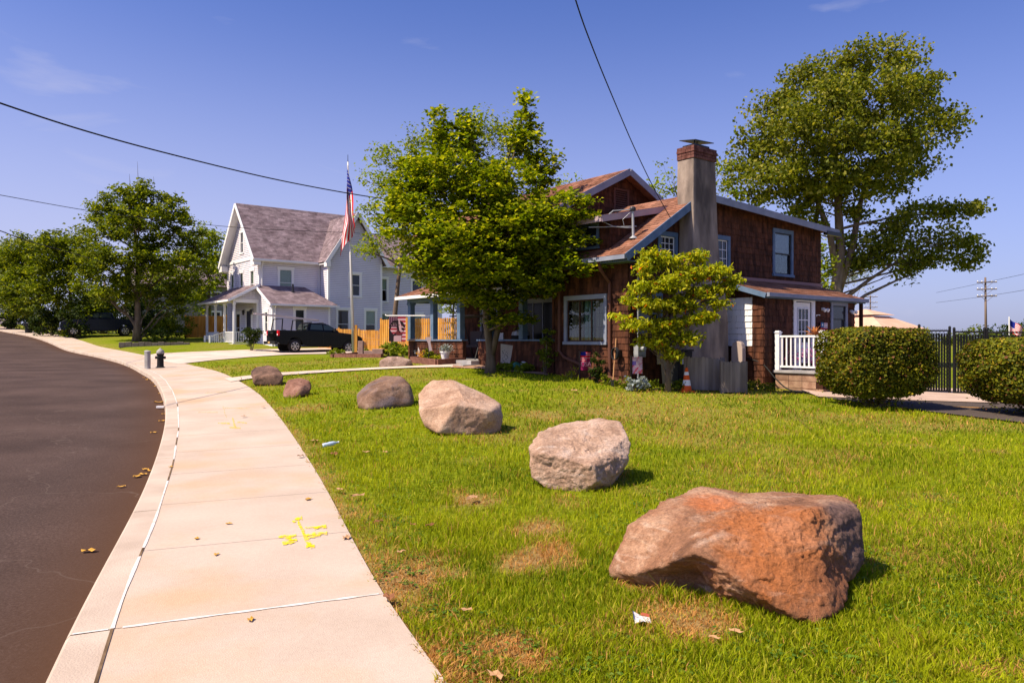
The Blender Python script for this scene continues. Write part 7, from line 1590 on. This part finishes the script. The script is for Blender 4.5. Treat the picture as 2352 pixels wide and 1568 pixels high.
for i in range(22):
    a_=rg.uniform(0,6.28); el=rg.uniform(.2,1.3); l=rg.uniform(.28,.42); d_=Vector((math.cos(a_)*math.cos(el),math.sin(a_)*math.cos(el),math.sin(el))); s_v=Vector((-math.sin(a_),math.cos(a_),0))*.018; b0=Vector((.02,0,.95)); m.face([b0-s_v,b0+s_v,b0+d_*l*.6+s_v,b0+d_*l-Vector((0,0,.06)),b0+d_*l*.6-s_v])
m.build('leaves',pm('orange_leaf',(.50,.20,.06),rough=.6),t)
fl_=bl(.95,-2.2,.95); p=RNG.normal(size=(420,3))*np.array([.20,.1,.13]); t=thing('deck_flowers','pink and blue flowers behind the white balusters','flowers',tuple(fl_)); m=MB(); m.lathe([(.12,-.17),(.16,.02)],14); m.build('pot',M_plast,t); leaves('blossoms',p+np.array([0,0,.2]),.06,leafmat('blossom',(.55,.06,.30),(.60,.25,.45),.2,cc=(.08,.15,.5)),t)
# ------------------------------------------------------------------ tan canopy behind the house
g=P(1988,781,36); t=thing('tan_canopy','tan two tier canopy roof behind the brown house','canopy',(g.x,g.y,H(g.x,g.y)),R(35)); M_tan=pm('tan_canvas',(.62,.36,.25),(.68,.42,.30),scale=2,rough=.85)
zt=P(0,710,36).z-H(g.x,g.y); z1=P(0,727,36).z-H(g.x,g.y); z2=P(0,752,36).z-H(g.x,g.y)-.1; m=MB()
def pyr(z0,r0,z1_,r1): 
    loft(m,[[(-r0,-r0,z0),(r0,-r0,z0),(r0,r0,z0),(-r0,r0,z0)],[(-r1,-r1,z1_),(r1,-r1,z1_),(r1,r1,z1_),(-r1,r1,z1_)]])
pyr(z2,2.0,z1+.0,.75); pyr(z1+.06,.95,zt,.05); m.build('canvas_roof',M_tan,t)
for x,y in ((-1.9,-1.9),(1.9,-1.9),(1.9,1.9),(-1.9,1.9)): m=MB(); m.tube([(x,y,0),(x,y,z2)],.04,8); m.build('post',M_metal,t)
# ------------------------------------------------------------------ chain link fence and gate
M_cl=pm('black_link',(.012,.012,.013),rough=.5)
def linkfence(name,label,a,b,h,slats=True):
    a=Vector(a);b=Vector(b); L_=(b-a).length; d=(b-a)/L_; t=thing(name,label,'fence',(a.x,a.y,H(a.x,a.y)),math.atan2(d.y,d.x))
    m=MB()
    k=int(L_/.075)
    for i in range(k): x=i*.075; m.box(x,-.006,.08,x+(.052 if slats else .01),.006,h-.08) if slats else None
    if slats: m.build('slats',M_cl,t)
    m=MB(); n=int((L_+h)/.11)
    for i in range(n):
        x0=i*.11-h; 
        p0=(max(x0,0),0,.05+max(0,-x0)); p1=(min(x0+h,L_),0,.05+min(h,L_-x0)); 
        if p1[0]>p0[0]+.02: m.bar((p0[0],-.012,p0[2]),(p1[0],-.012,p1[2]),.006,.006); m.bar((p0[0],-.016,h+.1-p0[2]),(p1[0],-.016,h+.1-p1[2]),.006,.006)
    m.build('mesh',M_cl,t)
    [MB().tube([(0,0,z_),(L_,0,z_)],.022,8).build('rail',M_cl,t) for z_ in (h,.07)]
    for i in range(int(L_/2.6)+2):
        x=min(i*2.6,L_); m=MB(); m.tube([(x,.02,-.1),(x,.02,h+.08)],.038,8); m.lathe([(.045,h+.08),(.03,h+.13),(0,h+.14)],8,(x,.02,0)); m.build('post',M_cl,t)
    return t
ga=P(2110,0,21.9); gb=P(2182,0,21.8); gc=P(2192,0,21.7); gd=P(2262,0,21.5); ge=P(2500,0,20.6); gz_=P(2000,0,23.5)
linkfence('chain_link_fence','black slatted chain link fence behind the wide hedge',(gz_.x,gz_.y),(ga.x,ga.y),1.84)
linkfence('chain_link_gate','left leaf of the black chain link gate between the hedges',(ga.x+.02,ga.y),(gb.x,gb.y),1.84)
linkfence('chain_link_gate','right leaf of the black chain link gate between the hedges',(gc.x,gc.y),(gd.x,gd.y),1.84)
linkfence('chain_link_fence','black slatted chain link fence behind the right hedge',(gd.x+.06,gd.y),(ge.x,ge.y),1.84)
t=P(2318,740,40); g=GY(2318,40); ff=thing('small_flag','small stars and stripes flag on a pole beyond the black fence','flag',(g.x,g.y,0)); m=MB(); m.tube([(0,0,0),(0,0,t.z+.3)],.03,8); m.build('pole',M_wtrim,ff); m=MB()
for i in range(12):
    for j in range(13):
        f=lambda u,v:(u*.75*(1-.25*v)+.04,.10*math.sin(u*7),t.z+.2-v*.62-u*.55); m.face([f(i/12,j/13),f((i+1)/12,j/13),f((i+1)/12,(j+1)/13),f(i/12,(j+1)/13)],0 if (i<5 and j<7) else (1 if j%2==0 else 2))
m.build('cloth',[M_fblue,M_fred,M_fwhite],ff)
# ------------------------------------------------------------------ litter and fallen leaves
g=G(757,1030); t=thing('plastic_bottle','crushed clear blue plastic bottle lying on the grass','bottle',(g.x,g.y,g.z+.06),R(35)); m=MB(); M=Matrix.Rotation(R(82),4,'Y'); m.lathe([(.028,-.10),(.032,-.09),(.030,-.03),(.033,0),(.031,.05),(.024,.08),(.012,.10),(.012,.12)],14,M=M); m.build('body',pm('bottle_plastic',(.50,.60,.72),rough=.12,spec=.8),t,smooth=True); m=MB(); m.lathe([(.014,.12),(.014,.14),(0,.14)],10,M=M); m.build('cap',M_wtrim,t)
g=G(1475,1440); m=MB(); m.face([(-.045,-.02,.03),(.0,-.03,.045),(.0,.04,.05),(-.045,.045,.075)],0); m.face([(0,-.03,.045),(.05,-.025,.03),(.048,.04,.04),(0,.04,.05)],0); m.face([(0,.04,.05),(.048,.04,.04),(.05,.05,.055),(0,.05,.065)],1); m.face([(-.05,.0,.06),(-.045,-.02,.03),(-.045,.045,.075),(-.048,.05,.09)],2)
tag(m.build('crumpled_packet',[pm('packet_white',(.70,.66,.66),rough=.5),pm('packet_red',(.45,.10,.06),rough=.5),pm('packet_blue',(.10,.10,.25),rough=.5)],None,loc=tuple(g)),'crumpled white packet with red edge in the foreground grass','litter')
g=G(385,926); m=MB(); m.box(-.08,-.04,-.1,.08,.04,-.06); tag(m.build('paper_scrap',M_wtrim,None,loc=(g.x-.15,g.y,g.z)),'pale flattened paper scrap in the gutter','litter')
M_fl=[pm('leaf_yellow',(.55,.30,.05),rough=.7),pm('leaf_tan',(.42,.24,.12),rough=.8),pm('leaf_brown',(.22,.09,.04),rough=.8)]
def fallen(px,py,s,mi,lab,grp,dz=.03,road=False):
    rg=random.Random(int(px*7+py)); g=G(px,py) if not road else None
    if road:
        Y=2.0
        while Y<60:
            p=P(px,py,Y)
            if p.z<=H(p.x,p.y)-.125: break
            Y+=.01
        g=Vector((p.x,p.y,p.z+.012))
    m=MB(); n=10; pts=[]
    for i in range(n):
        a_=2*math.pi*i/n; r=s*(.62+.38*rg.random())*(1 if i%2==0 else .82); pts.append(Vector((r*math.cos(a_)*1.35,r*math.sin(a_)*.8,s*.3*math.cos(a_*2+px)**2+.003)))
    c_=Vector((0,0,s*.12)); [m.face([c_,pts[i],pts[(i+1)%n]]) for i in range(n)]
    o=m.build('fallen_leaf',M_fl[mi],None,loc=(g.x,g.y,g.z+dz if not road else g.z)); o.rotation_euler=(0,0,rg.uniform(0,6)); tag(o,lab,'fallen leaf',grp)
for px,py,s in ((366,925,.10),(372,968,.06),(352,995,.06),(335,1080,.05),(328,1091,.05),(314,1096,.06),(345,1083,.05),(278,1120,.05),(205,1268,.055),(362,888,.08),(340,873,.10),(350,880,.06),(325,852,.09),(312,848,.08),(300,844,.09),(368,905,.07),(377,952,.05),(330,868,.07),(285,838,.08)):
    fallen(px,py,s,0,'yellow fallen leaf on the road near the kerb','yellow leaves fallen along the gutter',road=True)
for px,py,s,mi in ((708,1153,.045,0),(392,1078,.04,0),(525,1210,.03,0),(497,1283,.028,0),(452,1245,.03,0),(575,1436,.03,0),(795,1243,.05,1)):
    fallen(px,py,s,mi,'small dry leaf on the pale sidewalk','dry leaves scattered on the sidewalk',dz=.026)
for px,py,s,mi in ((768,1052,.09,2),(840,1046,.06,1),(885,1047,.05,1),(722,1020,.06,1),(988,1220,.05,2),(920,1282,.04,1),(895,1390,.06,2),(1070,1420,.035,1),(1140,1575,.05,1),(820,1150,.07,1),(780,1135,.05,1),(1320,902,.12,1),(1690,1472,.035,1),(1085,1155,.08,1),(690,1055,.05,2),(870,1210,.04,2),(560,962,.06,1),(605,940,.05,1),(950,1218,.03,2),(1640,1485,.03,1)):
    fallen(px,py,s,mi,'dry brown leaf lying on the lawn','dry leaves scattered on the lawn',dz=.045)
for k in range(5):
    g=G(1618+k*22,893+k*1.0); 
m=MB(); rg=random.Random(5)
for k in range(7):
    g=G(1600+rg.uniform(-25,60),886+rg.uniform(-3,6)); r=rg.uniform(.05,.09); mm=MB(); mm.lathe([(0,0)]+[(r*math.sin(math.pi*q/6)*1.2,r*.6-r*.6*math.cos(math.pi*q/6)) for q in range(1,6)]+[(0,r*1.2)],9); tag(mm.build('cobble',M_wtrim if k%2 else M_hg,None,smooth=True,loc=tuple(g)),'small pale cobble in the planting strip near the cone','stone','pale cobbles edging the planting strip')
